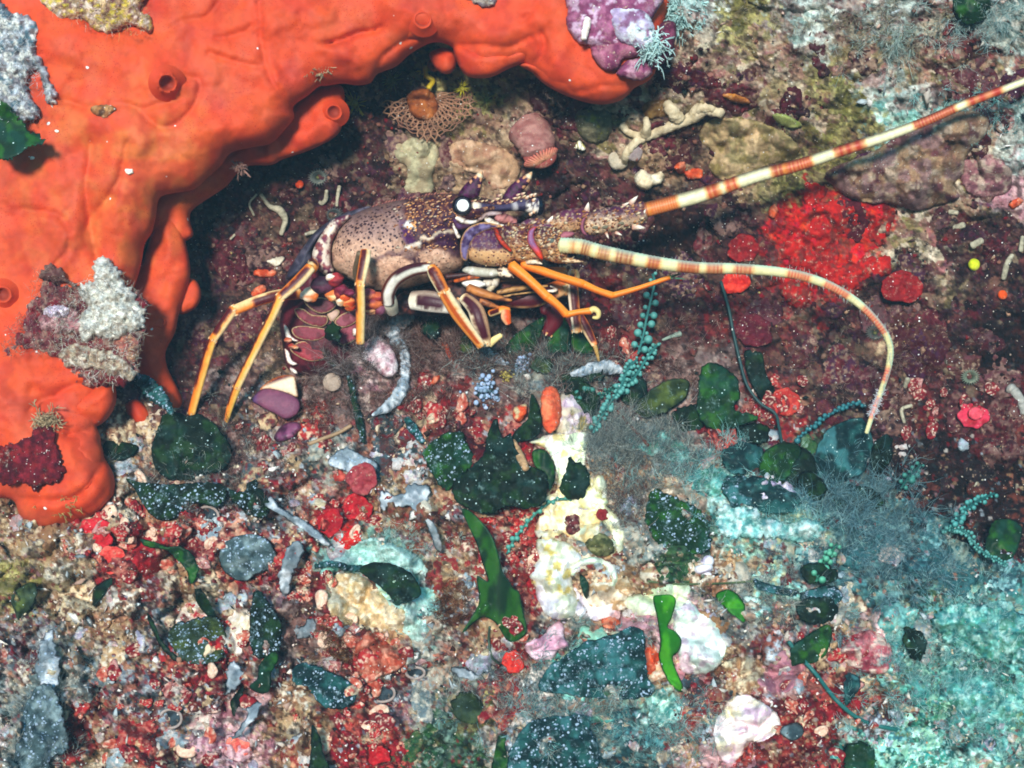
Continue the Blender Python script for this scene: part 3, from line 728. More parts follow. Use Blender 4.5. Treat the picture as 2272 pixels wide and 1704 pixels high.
def osculum(c, x, y, r, d, tilt=(0, 0), height=14, frill=0.0, dark='8a3220'):
    p = K(c, [(x, y)])[0]
    mb = MB()
    n = 30
    a = np.linspace(0, 2 * math.pi, n, endpoint=False)
    prof = [(2.1, 14), (1.45, 2), (1.1, -height * .75), (1.0, -height * 1.05), (0.92, -height * 1.02), (0.82, -height * .5), (0.62, height * .2), (0.3, height * .6)]
    V = []; C = []
    for k, (q, dz) in enumerate(prof):
        fr = 1 + ((frill + .12) * (rng.random(n) - .4) if k in (2, 3) else 0)
        rr = r * q * fr * (1 + .06 * np.sin(2 * a + 1))
        x_ = p[0] + rr * np.cos(a) * 0.92; y_ = p[1] + rr * np.sin(a)
        z_ = d + dz + tilt[0] * rr * np.cos(a) + tilt[1] * rr * np.sin(a)
        V.append(np.stack([x_, y_, z_], 1))
        c0 = mix(SPC[0], SPC[2], .3) if k < 5 else (hx('b8462c') if k == 5 else hx(dark))
        C.append(np.tile(c0, (n, 1)))
    V = np.vstack(V + [np.array([[p[0], p[1], d + height * .7]])]); C = np.vstack(C + [hx(dark)[None]])
    i = np.arange(len(prof) - 1)[:, None] * n; j = np.arange(n)[None, :]; jj = (j + 1) % n
    tr = np.concatenate([np.stack([i + j, i + jj, i + n + jj], -1).reshape(-1, 3), np.stack([i + j, i + n + jj, i + n + j], -1).reshape(-1, 3)])
    b = (len(prof) - 1) * n
    tr = np.vstack([tr, np.stack([b + np.arange(n), b + (np.arange(n) + 1) % n, np.full(n, len(V) - 1)], 1)])
    mb.add(V, tr, C)
    return mb.build("osculum", M_SPONGE, sponge)
def sd(c, x, y):
    p = K(c, [(x, y)])[0]
    return float(SPONGE_SURF(p[0], p[1])[0])
osculum('c6', 912, 455, 21, sd('c6', 880, 440) - 14, tilt=(0.5, 0.35), height=14, frill=.22)
osculum('c7', 585, 110, 19, -88, tilt=(0.25, 0.1), height=9)
osculum('c6', 1822, 612, 17, 42, tilt=(0.3, 0.1), height=9)
osculum('c8', 450, 1315, 22, -158, tilt=(.1, -.35), height=16)
osculum('c8', 18, 285, 18, sd('c8', 18, 285) - 10, height=10)
osculum('c8', 893, 440, 11, 26, height=5)
osculum('c7', 1222, 205, 12, -58, tilt=(.4, 0), height=7)
# ---------------------------------------------------------------- the spiny lobster
lob = empty("spiny_lobster", (800, 900, 40))
tag(lob, "brown and purple spiny lobster with banded antennae standing in the crevice", "lobster")

# carapace -------------------------------------------------------
car_poly = K('c1', [(600, 520), (690, 440), (830, 378), (960, 340), (1100, 316), (1250, 290), (1400, 282), (1560, 300), (1700, 335), (1740, 390), (1680, 450), (1600, 500), (1500, 560), (1465, 640), (1475, 720), (1478, 790), (1420, 835), (1300, 880), (1150, 932), (1000, 958), (900, 962), (800, 937), (700, 892), (620, 848), (562, 800), (540, 730), (548, 640)])
car_d = lambda u, v: 75 - (u - 740) * 0.16
def car_bump(u, v):
    x, y = KI('c1', u, v)
    b = (fbm(u / 16, v / 16, 201, 3) - .5) * 6 + (fbm(u / 4.5, v / 4.5, 208, 2) - .5) * 3
    pit = worley(u / 7.5, v / 7.5, 209); b = b - 2.2 * np.clip(1 - pit[0] / .4, 0, 1) * (pit[2] > .4)
    d, _ = line_dist(np.array([(1070, 440), (1050, 560), (1090, 650), (1160, 690), (1180, 800)]), x, y)
    b = b - 9 * np.exp(-(d / 28) ** 2)
    d, _ = line_dist(np.array([(1150, 690), (1300, 620), (1430, 610)]), x, y)
    b = b - 6 * np.exp(-(d / 18) ** 2)
    b = b + 5 * np.exp(-(((x - 1260) / 130) ** 2 + ((y - 560) / 60) ** 2)) + 5 * np.exp(-(((x - 1300) / 110) ** 2 + ((y - 760) / 70) ** 2))
    knob = worley(u / 9, v / 9, 202)
    b = b + 4.5 * np.clip(1 - knob[0] / .55, 0, 1) * (knob[2] > .35) * sm(1040, 1120, x) * sm(690, 640, y)
    return b
def car_col(u, v, e):
    x, y = KI('c1', u, v)
    w = (fbm(u / 18, v / 18, 203, 4) - .5)
    x = x + 60 * w; y = y + 60 * (fbm(u / 18, v / 18, 204, 4) - .5)
    tan = hx('d2a488'); c = np.tile(tan, (len(u), 1))
    c = mix(c, hx('8a6c68'), sm(720, 500, y - (x - 800) * .05) * .85)
    c = mix(c, hx('4e363c'), sm(480, 360, y - (900 - x) * .22) * .7)
    c = mix(c, hx('83604e'), sm(.5, .68, fbm(u / 22 + 3, v / 18, 219, 4)) * .5); c = mix(c, hx('e2c0a4'), sm(.56, .7, fbm(u / 14, v / 14 + 5, 220, 4)) * .45 * sm(600, 700, y))
    c = mix(c, hx('5c3c38'), sm(.60, .70, fbm(u / 3.2, v / 3.2, 221, 2)) * .45)
    head = sm(1020, 1090, x) * sm(700, 660, y)
    pn = fbm(u / 10, v / 10, 205, 4)
    c = mix(c, mix(hx('2e0e26'), hx('4a2028'), sm(.42, .62, pn)), head * .97)
    c = mix(c, hx('b07c50'), head * sm(.62, .72, fbm(u / 5, v / 5, 206, 3)) * .6)
    line = lambda pts, wd: np.exp(-(line_dist(np.array(pts, float), x, y)[0] / wd) ** 4)
    c = mix(c, hx('4a1e50'), line([(1060, 500), (1065, 580), (1110, 640)], 34) * .9)
    c = mix(c, hx('3c1838'), line([(1330, 560), (1380, 640), (1430, 690)], 60) * .9)
    c = mix(c, hx('d8c2a8'), line([(1190, 605), (1300, 565), (1420, 545)], 12) * .9)
    c = mix(c, hx('4c2838'), line([(860, 745), (960, 715), (1040, 700)], 26) * .75)
    c = mix(c, hx('efe6dc'), line([(1080, 490), (1105, 495)], 18)); c = mix(c, hx('e6d6c4'), line([(1070, 665), (1140, 650), (1170, 640)], 16) * .9)
    c = mix(c, hx('5c3a38'), line([(1090, 715), (1125, 725)], 36) * .9); c = mix(c, hx('3a1a2a'), line([(1120, 740), (1140, 760)], 18))
    c = mix(c, hx('3a1a2a'), line([(1160, 690), (1170, 760), (1175, 830)], 9))
    dash = (np.sin(x / 16.0) > -0.1)
    rim = sm(9, 4, e) * sm(830, 860, y) * sm(1120, 1000, x)
    c = mix(c, hx('ecd8bc'), rim * .8); c = mix(c, hx('3a1420'), rim * dash * .9)
    rear = sm(12, 6, e) * sm(640, 600, x)
    c = mix(c, hx('d8b494'), rear * .8); c = mix(c, hx('642838'), rear * (np.sin(y / 22.0) > .2) * .8)
    c[:, :3] *= (.78 + .44 * fbm(u / 5, v / 5, 207, 3))[:, None]
    c[:, 3] = 1
    return c
def car_spot(u, v, e):
    x, y = KI('c1', u, v)
    n = len(u)
    head = sm(1050, 1100, x) * sm(700, 650, y)
    s = np.tile(hx('341c22'), (n, 1)); s = mix(s, hx('d49458'), head)
    a = 0.40 + 0.30 * sm(760, 560, y); a = np.where(x > 1150, np.where(y > 690, .42, .40), a)
    a = np.where((x < 1060) & (y > 760), .34, a)
    s[:, 3] = a * sm(3, 8, e)
    return s
mb = MB()
CAR = mb.inflate(car_poly, car_d, T=100, R=88, Tb=95, step=3.6, col=car_col, bump=car_bump, spot=car_spot)
def on_car(x, y):
    p = K('c1', [(x, y)])[0]
    return np.array([p[0], p[1], float(CAR(p[0], p[1])[0])])
lr = np.random.default_rng(5)
for _ in range(130):
    x, y = lr.uniform(980, 1440), lr.uniform(300, 690)
    p = on_car(x, y)
    if p[2] > car_d(p[0], 0) - 14 or 545 < y < 640: continue
    L = lr.uniform(3.5, 8); k = lr.random()
    mb.cone(p + [0, 0, 2], p + [L * .9, -L * .35, -L * .7], L * .42, hx('32101e'), hx('b87850') if k > .2 else hx('e8d4b8'))
for x in np.linspace(840, 1380, 26):
    y = np.interp(x, [830, 960, 1100, 1250, 1400], [378, 340, 316, 290, 282])
    p = K('c1', [(x, y + 6)])[0]; L = lr.uniform(4, 9)
    mb.cone((p[0], p[1], car_d(p[0], 0) - 6), (p[0] + L * .8, p[1] - L, car_d(p[0], 0) - 12), L * .4, hx('4a2438'), hx('a86a58'))
for x, y, L in [(1365, 310, 11), (1400, 345, 9), (1330, 330, 9), (1290, 345, 8), (1250, 365, 9), (1210, 350, 8), (1160, 375, 8), (1120, 400, 8), (1300, 420, 9), (1240, 450, 9), (1180, 470, 8), (1340, 470, 8), (1270, 520, 9), (1200, 540, 8), (1330, 540, 7), (1380, 420, 8), (1140, 330, 7), (1060, 360, 7), (1220, 660, 7), (1280, 655, 8), (1340, 660, 7), (1400, 665, 7)]:
    q = on_car(x, y); mb.ball(q + [0, 0, 1], (L * .55, L * .5, L * .5), hx('3a1826'), seg=6); mb.cone(q + [0, 0, -L * .2], q + [L * 1.0, -L * .5, -L * .9], L * .4, hx('5a2830'), hx('e0b080'))
mb.build("carapace", M_SHELL, lob)

# horns over the eyes -------------------------------------------
def horn_col(c, tipx, tipy, L):
    def f(u, v, e):
        x, y = KI(c, u, v)
        t = np.hypot(x - tipx, y - tipy) / L
        col = mix(hx('4c1440'), hx('2a0a1e'), sm(.3, .7, fbm(u / 6, v / 6, 211, 3)))
        col = mix(col, hx('f0d8b0'), sm(.28, .2, t))
        sp = (np.sin(t * 26) > .1) & (e < 7) & (e > 1.0) & (x > tipx - L * .5)
        return mix(col, hx('e0a070'), sp * sm(.75, .5, t) * .9)
    return f
mb = MB(); mb.inflate(K('c2', [(205, 365), (228, 300), (285, 235), (348, 176), (403, 140), (412, 205), (395, 285), (380, 345), (340, 372), (270, 372)]), lambda u, v: -38 + 0 * u, T=13, R=13, Tb=13, step=2.5, col=horn_col('c2', 403, 146, 230))
mb.build("horn", M_SHELL, lob)
mb = MB(); mb.inflate(K('c2', [(560, 385), (620, 280), (700, 210), (780, 165), (816, 152), (802, 225), (750, 295), (710, 345), (650, 400), (590, 410)]), lambda u, v: 20 + 0 * u, T=12, R=12, Tb=12, step=2.5, col=horn_col('c2', 816, 152, 260))
for x, y in [(510, 380), (540, 350), (690, 345), (730, 335), (660, 375), (610, 395)]:
    p = K('c2', [(x, y)])[0]; mb.cone((p[0], p[1], 8), (p[0] + 8, p[1] - 4, 0), 4, hx('8a4a50'), hx('f2d8b4'))
mb.build("horn", M_SHELL, lob)

mb = MB(); poly = K('c2', [(300, 372), (420, 392), (560, 380), (640, 372), (720, 380), (790, 345), (835, 345), (838, 385), (760, 415), (640, 432), (520, 436), (400, 432), (310, 415)])
s_ = mb.inflate(poly, lambda u, v: -22 + (u - 1040) * .25, T=15, R=14, Tb=12, step=2.6, col=lambda u, v, e: mix(mix(hx('36122c'), hx('5a2430'), sm(.42, .62, fbm(u / 6, v / 6, 217, 3))), hx('c89068'), sm(.62, .7, fbm(u / 4, v / 4, 218, 2)) * .9))
rb = np.random.default_rng(31)
for x, y, L in [(335, 395, 8), (365, 380, 9), (395, 400, 8), (430, 395, 7), (480, 400, 8), (520, 385, 9), (560, 395, 7), (600, 390, 8), (690, 372, 9), (735, 362, 9), (770, 370, 7), (800, 350, 8), (828, 360, 7), (640, 405, 6), (710, 402, 7)]:
    q = K('c2', [(x, y)])[0]; dq = float(s_(*q)[0]); mb.cone((q[0], q[1], dq + 2), (q[0] + L * .9, q[1] - L * .6, dq - L * .7), L * .42, hx('6a3434'), hx('f0d4a4'))
mb.build("brow", M_SHELL, lob)

# eyes -----------------------------------------------------------
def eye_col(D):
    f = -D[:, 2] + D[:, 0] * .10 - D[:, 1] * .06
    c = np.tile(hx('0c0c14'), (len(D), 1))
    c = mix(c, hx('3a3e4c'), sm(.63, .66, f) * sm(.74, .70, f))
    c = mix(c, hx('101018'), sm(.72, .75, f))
    c = mix(c, hx('f4f4ee'), sm(.80, .83, f))  # white disc: eye-shine reflection painted on the eye
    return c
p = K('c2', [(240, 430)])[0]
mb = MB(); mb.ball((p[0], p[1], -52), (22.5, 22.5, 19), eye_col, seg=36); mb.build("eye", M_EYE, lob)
p = K('c2', [(868, 428)])[0]
mb = MB(); mb.ball((p[0], p[1], 12), (14, 22, 18), hx('0e0e1a'), seg=16); mb.build("eye", M_EYE, lob)
def stalk_col(t, sd_, fr, V):
    c = mix(hx('403650'), hx('221830'), sm(-.2, .6, sd_))
    c = mix(c, hx('b8b0b0'), sm(.58, .64, t) * sm(.70, .66, t) * .8); c = mix(c, hx('e6ddd2'), sm(.80, .84, t) * sm(.42, .52, fbm(V[:, 0] / 4, V[:, 1] / 4, 213, 2)) * .95); c = mix(c, hx('3c1c1c'), sm(.80, .84, t) * sm(.6, .66, fbm(V[:, 0] / 5 + 8, V[:, 1] / 5, 214, 2)))
    return mix(c, hx('ead8c0'), sm(.13, .03, t))
P3 = lambda c, pts: np.column_stack([K(c, [(a, b) for a, b, _ in pts]), [q[2] for q in pts]])
mb = MB(); mb.tube(P3('c2', [(330, 440, -38), (420, 450, -30), (540, 450, -18), (640, 440, -8), (740, 425, 2), (850, 430, 10)]), [12, 11, 8, 9, 14, 20], sides=16, per=8, col=stalk_col)
for x, y in [(770, 365), (800, 350), (830, 345), (825, 385), (830, 480), (800, 500)]:
    q = K('c2', [(x, y)])[0]; mb.cone((q[0], q[1], -8), (q[0] + 5, q[1] - 5, -18), 4.5, hx('c88a60'), hx('f0e0c8'))
mb.build("eye_stalk", M_SHELL, lob)
mb = MB()
def mottle(colr, dark='4a2420', amt=.8):
    def f(t, sd_, fr, V):
        n = fbm(V[:, 0] / 5, V[:, 1] / 5, 215, 3)
        c = mix(colr, colr * np.array([.75, .68, .6, 1]), sm(.4, .6, fbm(V[:, 0] / 9 + 5, V[:, 1] / 9, 216, 2)))
        return mix(c, hx(dark), np.clip(sm(.58, .68, n) * amt + sm(.55, .95, np.abs(sd_)) * .7, 0, 1))
    return f
def line_tube(mb, c, pts, r, colr, per=6, sides=10, **k): mb.tube(P3(c, pts), [x * .85 for x in r], sides=sides, per=per, col=mottle(colr), **k)
line_tube(mb, 'c2', [(160, 480, -38), (165, 560, -46), (190, 640, -50), (215, 690, -52)], [6, 5, 5, 6], hx('efe2d4'))
line_tube(mb, 'c2', [(165, 500, -46), (230, 545, -50), (310, 565, -46), (385, 550, -38)], [6, 8, 6, 3], hx('f4ece4'))
line_tube(mb, 'c2', [(175, 545, -50), (220, 600, -52), (300, 590, -46)], [5, 9, 5], hx('4a2450'))
line_tube(mb, 'c2', [(435, 535, -50), (500, 575, -54), (590, 600, -54)], [8, 9, 4], hx('f2e4d0'))
line_tube(mb, 'c2', [(380, 545, -40), (450, 500, -34), (560, 490, -26)], [5, 7, 5], hx('b8a0a0'))
line_tube(mb, 'c2', [(520, 530, -30), (600, 540, -26), (680, 560, -20)], [10, 14, 8], hx('c07a78'))
mb.build("eye_socket", M_SHELL, lob)

# antennae -------------------------------------------------------
def seg_spines(mb, poly, surf, n, ln=(4, 9), seed=1, dirn=(.8, -.4, -.7), c0='2e1018', tips=('d09860', 'e8d0a8', 'b87848', '9a5c40')):
    r = np.random.default_rng(seed); lo, hi = poly.min(0), poly.max(0); k = 0
    for _ in range(n * 5):
        if k >= n: break
        u, v = r.uniform(lo[0], hi[0]), r.uniform(lo[1], hi[1])
        if not inside(poly, np.array([u]), np.array([v]))[0]: continue
        d = float(surf(u, v)[0]); L = r.uniform(*ln); k += 1
        dv = np.array(dirn) + r.normal(0, .25, 3)
        mb.cone((u, v, d + 1.5), np.array([u, v, d]) + L * dv, L * .42, hx(c0), hx(tips[r.integers(len(tips))]))
def seg_col(lo_c, hi_c, axis=1, a=0, b=1, seed=1, c='c2', blot='b07848', amt=.6):
    def f(u, v, e):
        x, y = KI(c, u, v)
        q = (y if axis else x) + 60 * (fbm(u / 14, v / 14, seed, 3) - .5)
        col = mix(hx(hi_c), hx(lo_c), sm(a, b, q))
        col = mix(col, hx(blot), sm(.54, .66, fbm(u / 6, v / 6, seed + 3, 3)) * amt)
        col = mix(col, hx('f0d8b0'), sm(.60, .68, fbm(u / 5 + 9, v / 5, seed + 4, 3)) * min(.7, amt))
        return mix(col, hx('2a0e1c'), sm(.60, .70, fbm(u / 7 + 19, v / 5, seed + 5, 3)) * min(.75, amt * 1.5))
    return f
dark_dots = lambda col, a: (lambda u, v, e: np.column_stack([np.tile(hx(col)[:3], (len(u), 1)), np.full(len(u), a) * sm(2, 6, e)]))

near = empty("antenna", (1080, 540, -60)); near.parent = lob; near.location = Vector(near.location) - Vector(wloc(lob))
poly = K('c2', [(235, 780), (250, 690), (300, 620), (420, 572), (520, 600), (600, 690), (660, 790), (700, 830), (620, 900), (500, 925), (380, 905), (290, 860)])
mb = MB(); s_ = mb.inflate(poly, lambda u, v: -45 + 0 * u, T=36, R=40, Tb=32, step=3, col=seg_col('cc9c6c', '481a44', 1, 770, 810, 221, amt=.15), spot=dark_dots('5a2a30', .5))
seg_spines(mb, K('c2', [(380, 880), (640, 870), (700, 840), (600, 915), (420, 920)]), s_, 26, (4, 7), 3, (.5, .8, -.4))
mb.build("base_segment", M_SHELL, near)
mb = MB(); mb.inflate(K('c2', [(228, 720), (285, 615), (400, 565), (510, 578), (570, 600), (450, 632), (350, 690), (300, 790), (280, 880), (232, 850)]), lambda u, v: -72 + .0 * u, T=13, R=14, Tb=20, step=3, col=lambda u, v, e: mix(mix(hx('6c5c84'), hx('382048'), sm(.4, .6, fbm(u / 12, v / 12, 225, 3))), hx('e8a860'), sm(4, 1.5, e) * .9))
mb.build("collar", M_SHELL, near)
poly = K('c2', [(515, 620), (600, 580), (700, 572), (790, 600), (800, 700), (850, 800), (900, 882), (780, 892), (690, 882), (600, 780), (545, 700)])
mb = MB(); s_ = mb.inflate(poly, lambda u, v: -52 + 0 * u, T=34, R=38, Tb=30, step=3, col=seg_col('b88454', '4c1c30', 1, 660, 830, 231, amt=.5), spot=dark_dots('5a2420', .4))
seg_spines(mb, K('c2', [(600, 590), (780, 590), (820, 720), (860, 870), (720, 860), (620, 700)]), s_, 70, (5, 9.5), 4)
line_tube(mb, 'c2', [(512, 612, -70), (530, 660, -86), (570, 730, -92), (640, 800, -86)], [5, 7, 7, 4], hx('c8381c'))
line_tube(mb, 'c2', [(770, 890, -60), (830, 885, -66), (895, 905, -66)], [7, 8, 2], hx('f0dcc0'))
mb.build("base_segment", M_SHELL, near)
poly = K('c2', [(790, 640), (860, 602), (960, 602), (1060, 645), (1125, 750), (1110, 850), (1200, 885), (1060, 902), (960, 885), (890, 850), (825, 760)])
mb = MB(); s_ = mb.inflate(poly, lambda u, v: -58 + 0 * u, T=32, R=36, Tb=28, step=3, col=seg_col('9a6c44', '44202c', 1, 640, 820, 241, amt=.6), spot=dark_dots('4a2020', .45))
seg_spines(mb, poly, s_, 80, (5, 9.5), 6)
q = K('c2', [(965, 715)])[0]; mb.ball((q[0], q[1], float(s_(*q)[0]) + 1), (8, 6, 4), hx('5a6058'), seg=8)
line_tube(mb, 'c2', [(1060, 870, -70), (1150, 880, -70), (1230, 885, -70)], [8, 6, 2], hx('e8c8a0'))
mb.build("base_segment", M_SHELL, near)
mb = MB(); mb.inflate(K('c2', [(772, 690), (790, 625), (850, 598), (830, 660), (845, 730), (890, 800), (905, 866), (872, 862), (820, 800), (782, 745)]), lambda u, v: -86 + 0 * u, T=11, R=11, Tb=14, step=2.6, col=lambda u, v, e: mix(mix(hx('8a5a80'), hx('d83818'), sm(735, 830, KI('c2', u, v)[1])), hx('c84020'), sm(3.5, 1.5, e) * .9))
mb.build("collar", M_SHELL, near)

def band_col(bands, cream, teal=None, dark_side=0.0, ring=7.2, rk=.3, band_edge=.55):
    B = np.array([(a, b) for a, b, _ in bands]); Cb = [hx(c) for _, _, c in bands]
    def f(t, sd_, fr, V):
        x = V[:, 0]
        jit = (fbm(V[:, 0] / 4, V[:, 1] / 4, 251, 2) - .5) * 5
        c = mix(hx(cream), hx('d8cfa0'), sm(.4, .7, fbm(x / 6, V[:, 1] / 6, 252, 2)) * .5)
        L = V[:, 3]
        for (a, b), cb in zip(B, Cb):
            m = sm(a - 3, a + 3, L + jit) * sm(b + 3, b - 3, L + jit)
            c = mix(c, hx('e8902c'), np.clip(sm(a - 9, a - 2, L) * sm(b + 9, b + 2, L), 0, 1) * band_edge)  # orange fringe along the edges of each band
            c = mix(c, cb, m * (1 - rk + rk * np.sin(L / ring * 2 * math.pi)))
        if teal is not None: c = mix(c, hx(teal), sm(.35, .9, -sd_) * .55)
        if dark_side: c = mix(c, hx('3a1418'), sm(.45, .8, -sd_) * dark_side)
        return c
    return f
def flag(mb, pts, rad, bandf, sides, per, rings, ang_sign=1):
    tmp = MB()
    tmp.tube(pts, rad, sides=sides, per=per, rings=rings, col=lambda t, sd_, fr, V: np.zeros((len(V), 4)))
    V = tmp.v[0]
    n = (len(V) - 2) // sides
    cen = V[:n * sides].reshape(n, sides, 3).mean(1)
    L = np.concatenate([[0], np.cumsum(np.linalg.norm(np.diff(cen, axis=0), axis=1))])
    def col(t, sd_, fr, VV):
        Lv = np.concatenate([np.repeat(L, sides), [0, L[-1]]])
        return bandf(t, sd_ * ang_sign, fr, np.column_stack([VV, Lv]))
    mb.tube(pts, rad, sides=sides, per=per, rings=rings, col=col)
    return L[-1]
NEARPTS = np.column_stack([np.vstack([K('c2', [(1045, 752)]), K('f', [(1255, 533), (1300, 545), (1400, 565), (1500, 578), (1600, 581), (1700, 590), (1780, 612), (1850, 652), (1900, 703), (1922, 745), (1920, 790), (1905, 840), (1888, 885), (1872, 935)])]),
                           [-85, -90, -95, -100, -100, -95, -85, -75, -60, -45, -30, -15, 0, 15, 25]])
def arc(pts, cx):   # arc length of the path where it reaches abscissa cx (rising side)
    p = spline(pts, 20); L = np.concatenate([[0], np.cumsum(np.linalg.norm(np.diff(p, axis=0), axis=1))])
    k = np.argmax(p[:, 0] >= cx); return L[k]
def arcy(pts, cy):
    p = spline(pts, 20); L = np.concatenate([[0], np.cumsum(np.linalg.norm(np.diff(p, axis=0), axis=1))])
    k = np.where(p[:, 1] >= cy)[0]; k = k[k > len(p) * .6][0]; return L[k]
kx2 = lambda x: 960 + x * .27125
kx5 = lambda x: 1360 + x * .4123
nb_ = [(arc(NEARPTS, kx2(a)), arc(NEARPTS, kx2(b)), c) for a, b, c in [(1130, 1165, 'c08048'), (1215, 1290, '98562c'), (1355, 1430, '9a5630'), (1500, 1640, '8c4420'), (1745, 1850, '9a4a24'), (2010, 2130, '8c3c1c')]]
nb_ += [(arc(NEARPTS, kx5(a)), arc(NEARPTS, kx5(b)), c) for a, b, c in [(178, 250, 'a04824'), (342, 462, 'a04422'), (492, 580, 'a84626'), (640, 745, 'b04c30'), (930, 1060, 'b8482e'), (1130, 1262, 'c04a38'), (1340, 1460, 'c0483c')]]
k2y = lambda y: 600 + y * .40687
nb_ += [(arcy(NEARPTS, k2y(520)), arcy(NEARPTS, k2y(600)), 'c85450'), (arcy(NEARPTS, k2y(690)), arcy(NEARPTS, k2y(800)), 'd87a78')]
mb = MB()
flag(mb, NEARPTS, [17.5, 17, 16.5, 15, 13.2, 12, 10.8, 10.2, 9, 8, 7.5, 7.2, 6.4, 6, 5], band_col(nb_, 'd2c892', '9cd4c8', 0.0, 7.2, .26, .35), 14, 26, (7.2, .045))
r_ = np.random.default_rng(8); pp = spline(NEARPTS, 30)
for _ in range(240):
    k = r_.integers(0, len(pp) - 30); a = r_.uniform(0, 6.28); q = pp[k] + np.array([0, 10 * math.sin(a), 8 * math.cos(a)])
    mb.tube([q, q + [r_.normal(0, 2), math.copysign(r_.uniform(6, 14), math.sin(a)), 2]], [.7, .3], sides=3, per=1, col=hx('a8b8b0'), smooth=False)
for _ in range(260):
    k = r_.integers(int(len(pp) * .86), int(len(pp) * .95)); v_ = r_.normal(0, 1, 3); v_ /= np.linalg.norm(v_); v_[2] = -abs(v_[2])
    mb.tube([pp[k], pp[k] + v_ * r_.uniform(8, 17)], [.9, .4], sides=3, per=1, col=mix(hx('d8c4cc'), hx('b8ccd0'), r_.random()), smooth=False)
mb.build("flagellum", M_LEG, near)

far = empty("antenna", (1300, 480, 0)); far.parent = lob; far.location = Vector(far.location) - Vector(wloc(lob))
for pts_, d_, T_, hi_c, lo_c, sq_, ns in [
    ([(690, 610), (760, 545), (860, 530), (960, 560), (1010, 610), (900, 660), (760, 650)], -25, 24, '5a2a48', 'a06a58', 4, 34),
    ([(920, 590), (960, 525), (1040, 478), (1160, 448), (1260, 460), (1300, 510), (1250, 600), (1180, 640), (1060, 650)], -15, 30, '5c2644', 'c09068', 5, 44),
    ([(1215, 560), (1250, 495), (1360, 458), (1500, 430), (1620, 408), (1725, 398), (1765, 470), (1745, 560), (1620, 612), (1420, 655), (1290, 668), (1225, 625)], -8, 30, '4c2040', 'd0b090', 7, 80)]:
    poly = K('c2', pts_)
    mb = MB(); s_ = mb.inflate(poly, lambda u, v, d=d_: d + 0 * u, T=T_, R=T_ + 3, Tb=T_, step=3, col=seg_col(lo_c, hi_c, 1, min(p[1] for p in pts_) + 70, max(p[1] for p in pts_) - 60, 260 + sq_, amt=.35), spot=dark_dots('3a1a30', .35))
    seg_spines(mb, poly, s_, int(ns * .9), (5, 10), sq_)
    if sq_ == 7:
        for a, b, L in [((1620, 410), (1680, 345), 8), ((1690, 540), (1745, 455), 9), ((1640, 600), (1745, 612), 9), ((1260, 470), (1275, 398), 8), ((1500, 650), (1550, 672), 5), ((1420, 655), (1440, 700), 4), ((1560, 430), (1610, 400), 5)]:
            A = K('c2', [a])[0]; B = K('c2', [b])[0]
            mb.cone((A[0], A[1], -20), (B[0], B[1], -30), L, hx('b07860'), hx('f4ead8'))
        for x, y in [(1330, 605), (1410, 600), (1540, 570)]:
            q = K('c2', [(x, y)])[0]; mb.ball((q[0], q[1], float(s_(*q)[0]) + 2), (8, 5, 4), hx('6a6450'), seg=8)
    if sq_ == 5:
        for a, b, L in [((955, 560), (985, 510), 7), ((940, 570), (960, 535), 6)]:
            A = K('c2', [a])[0]; B = K('c2', [b])[0]; mb.cone((A[0], A[1], -30), (B[0], B[1], -40), L, hx('b07860'), hx('f4ead8'))
    mb.build("base_segment", M_SHELL, far)
mb = MB(); mb.inflate(K('c2', [(1205, 600), (1215, 540), (1255, 490), (1275, 495), (1245, 560), (1240, 620), (1265, 670), (1225, 660)]), lambda u, v: -36 + 0 * u, T=9, R=9, Tb=12, step=2.6, col=hx('8a4a5c')); mb.build("collar", M_SHELL, far)
mb = MB(); mb.inflate(K('c2', [(1000, 740), (1020, 680), (1080, 640), (1160, 650), (1130, 690), (1070, 710), (1040, 760)]), lambda u, v: -70 + 0 * u, T=10, R=10, Tb=14, step=2.6, col=hx('a05a64')); mb.build("collar", M_SHELL, far)
FARPTS = np.column_stack([K('c5', [(150, 797), (320, 752), (500, 702), (760, 612), (1000, 548), (1200, 482), (1480, 390), (1700, 306), (1900, 218), (2212, 98), (2600, -60)]), [-10, -14, -20, -30, -40, -48, -58, -66, -74, -86, -100]])
ax = lambda x: arc(FARPTS, kx5(x))
fb = [(0, ax(200), '8c3014'), (ax(200), ax(345), 'c85a1c'), (ax(505), ax(570), 'b0380f'), (ax(600), ax(665), 'b83a12'), (ax(858), ax(930), '9c2c14'), (ax(930), ax(1062), 'b03414'), (ax(1190), ax(1350), 'a82c18'), (ax(1620), ax(1835), 'a82c1c'), (ax(1912), ax(2085), 'b03420'), (ax(2300), ax(2420), 'b03420')]
mb = MB()
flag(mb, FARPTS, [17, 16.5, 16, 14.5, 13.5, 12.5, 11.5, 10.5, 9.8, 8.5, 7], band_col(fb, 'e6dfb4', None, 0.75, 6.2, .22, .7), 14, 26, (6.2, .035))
pp = spline(FARPTS, 30)
for _ in range(200):
    k = r_.integers(0, len(pp) - 60); a = r_.choice([-1, 1]); q = pp[k] + np.array([0, 11 * a, 0])
    mb.tube([q, q + [r_.normal(1, 1.5), a * r_.uniform(4, 9), 2]], [.6, .3], sides=3, per=1, col=hx('6a5450'), smooth=False)
mb.build("flagellum", M_LEG, far)

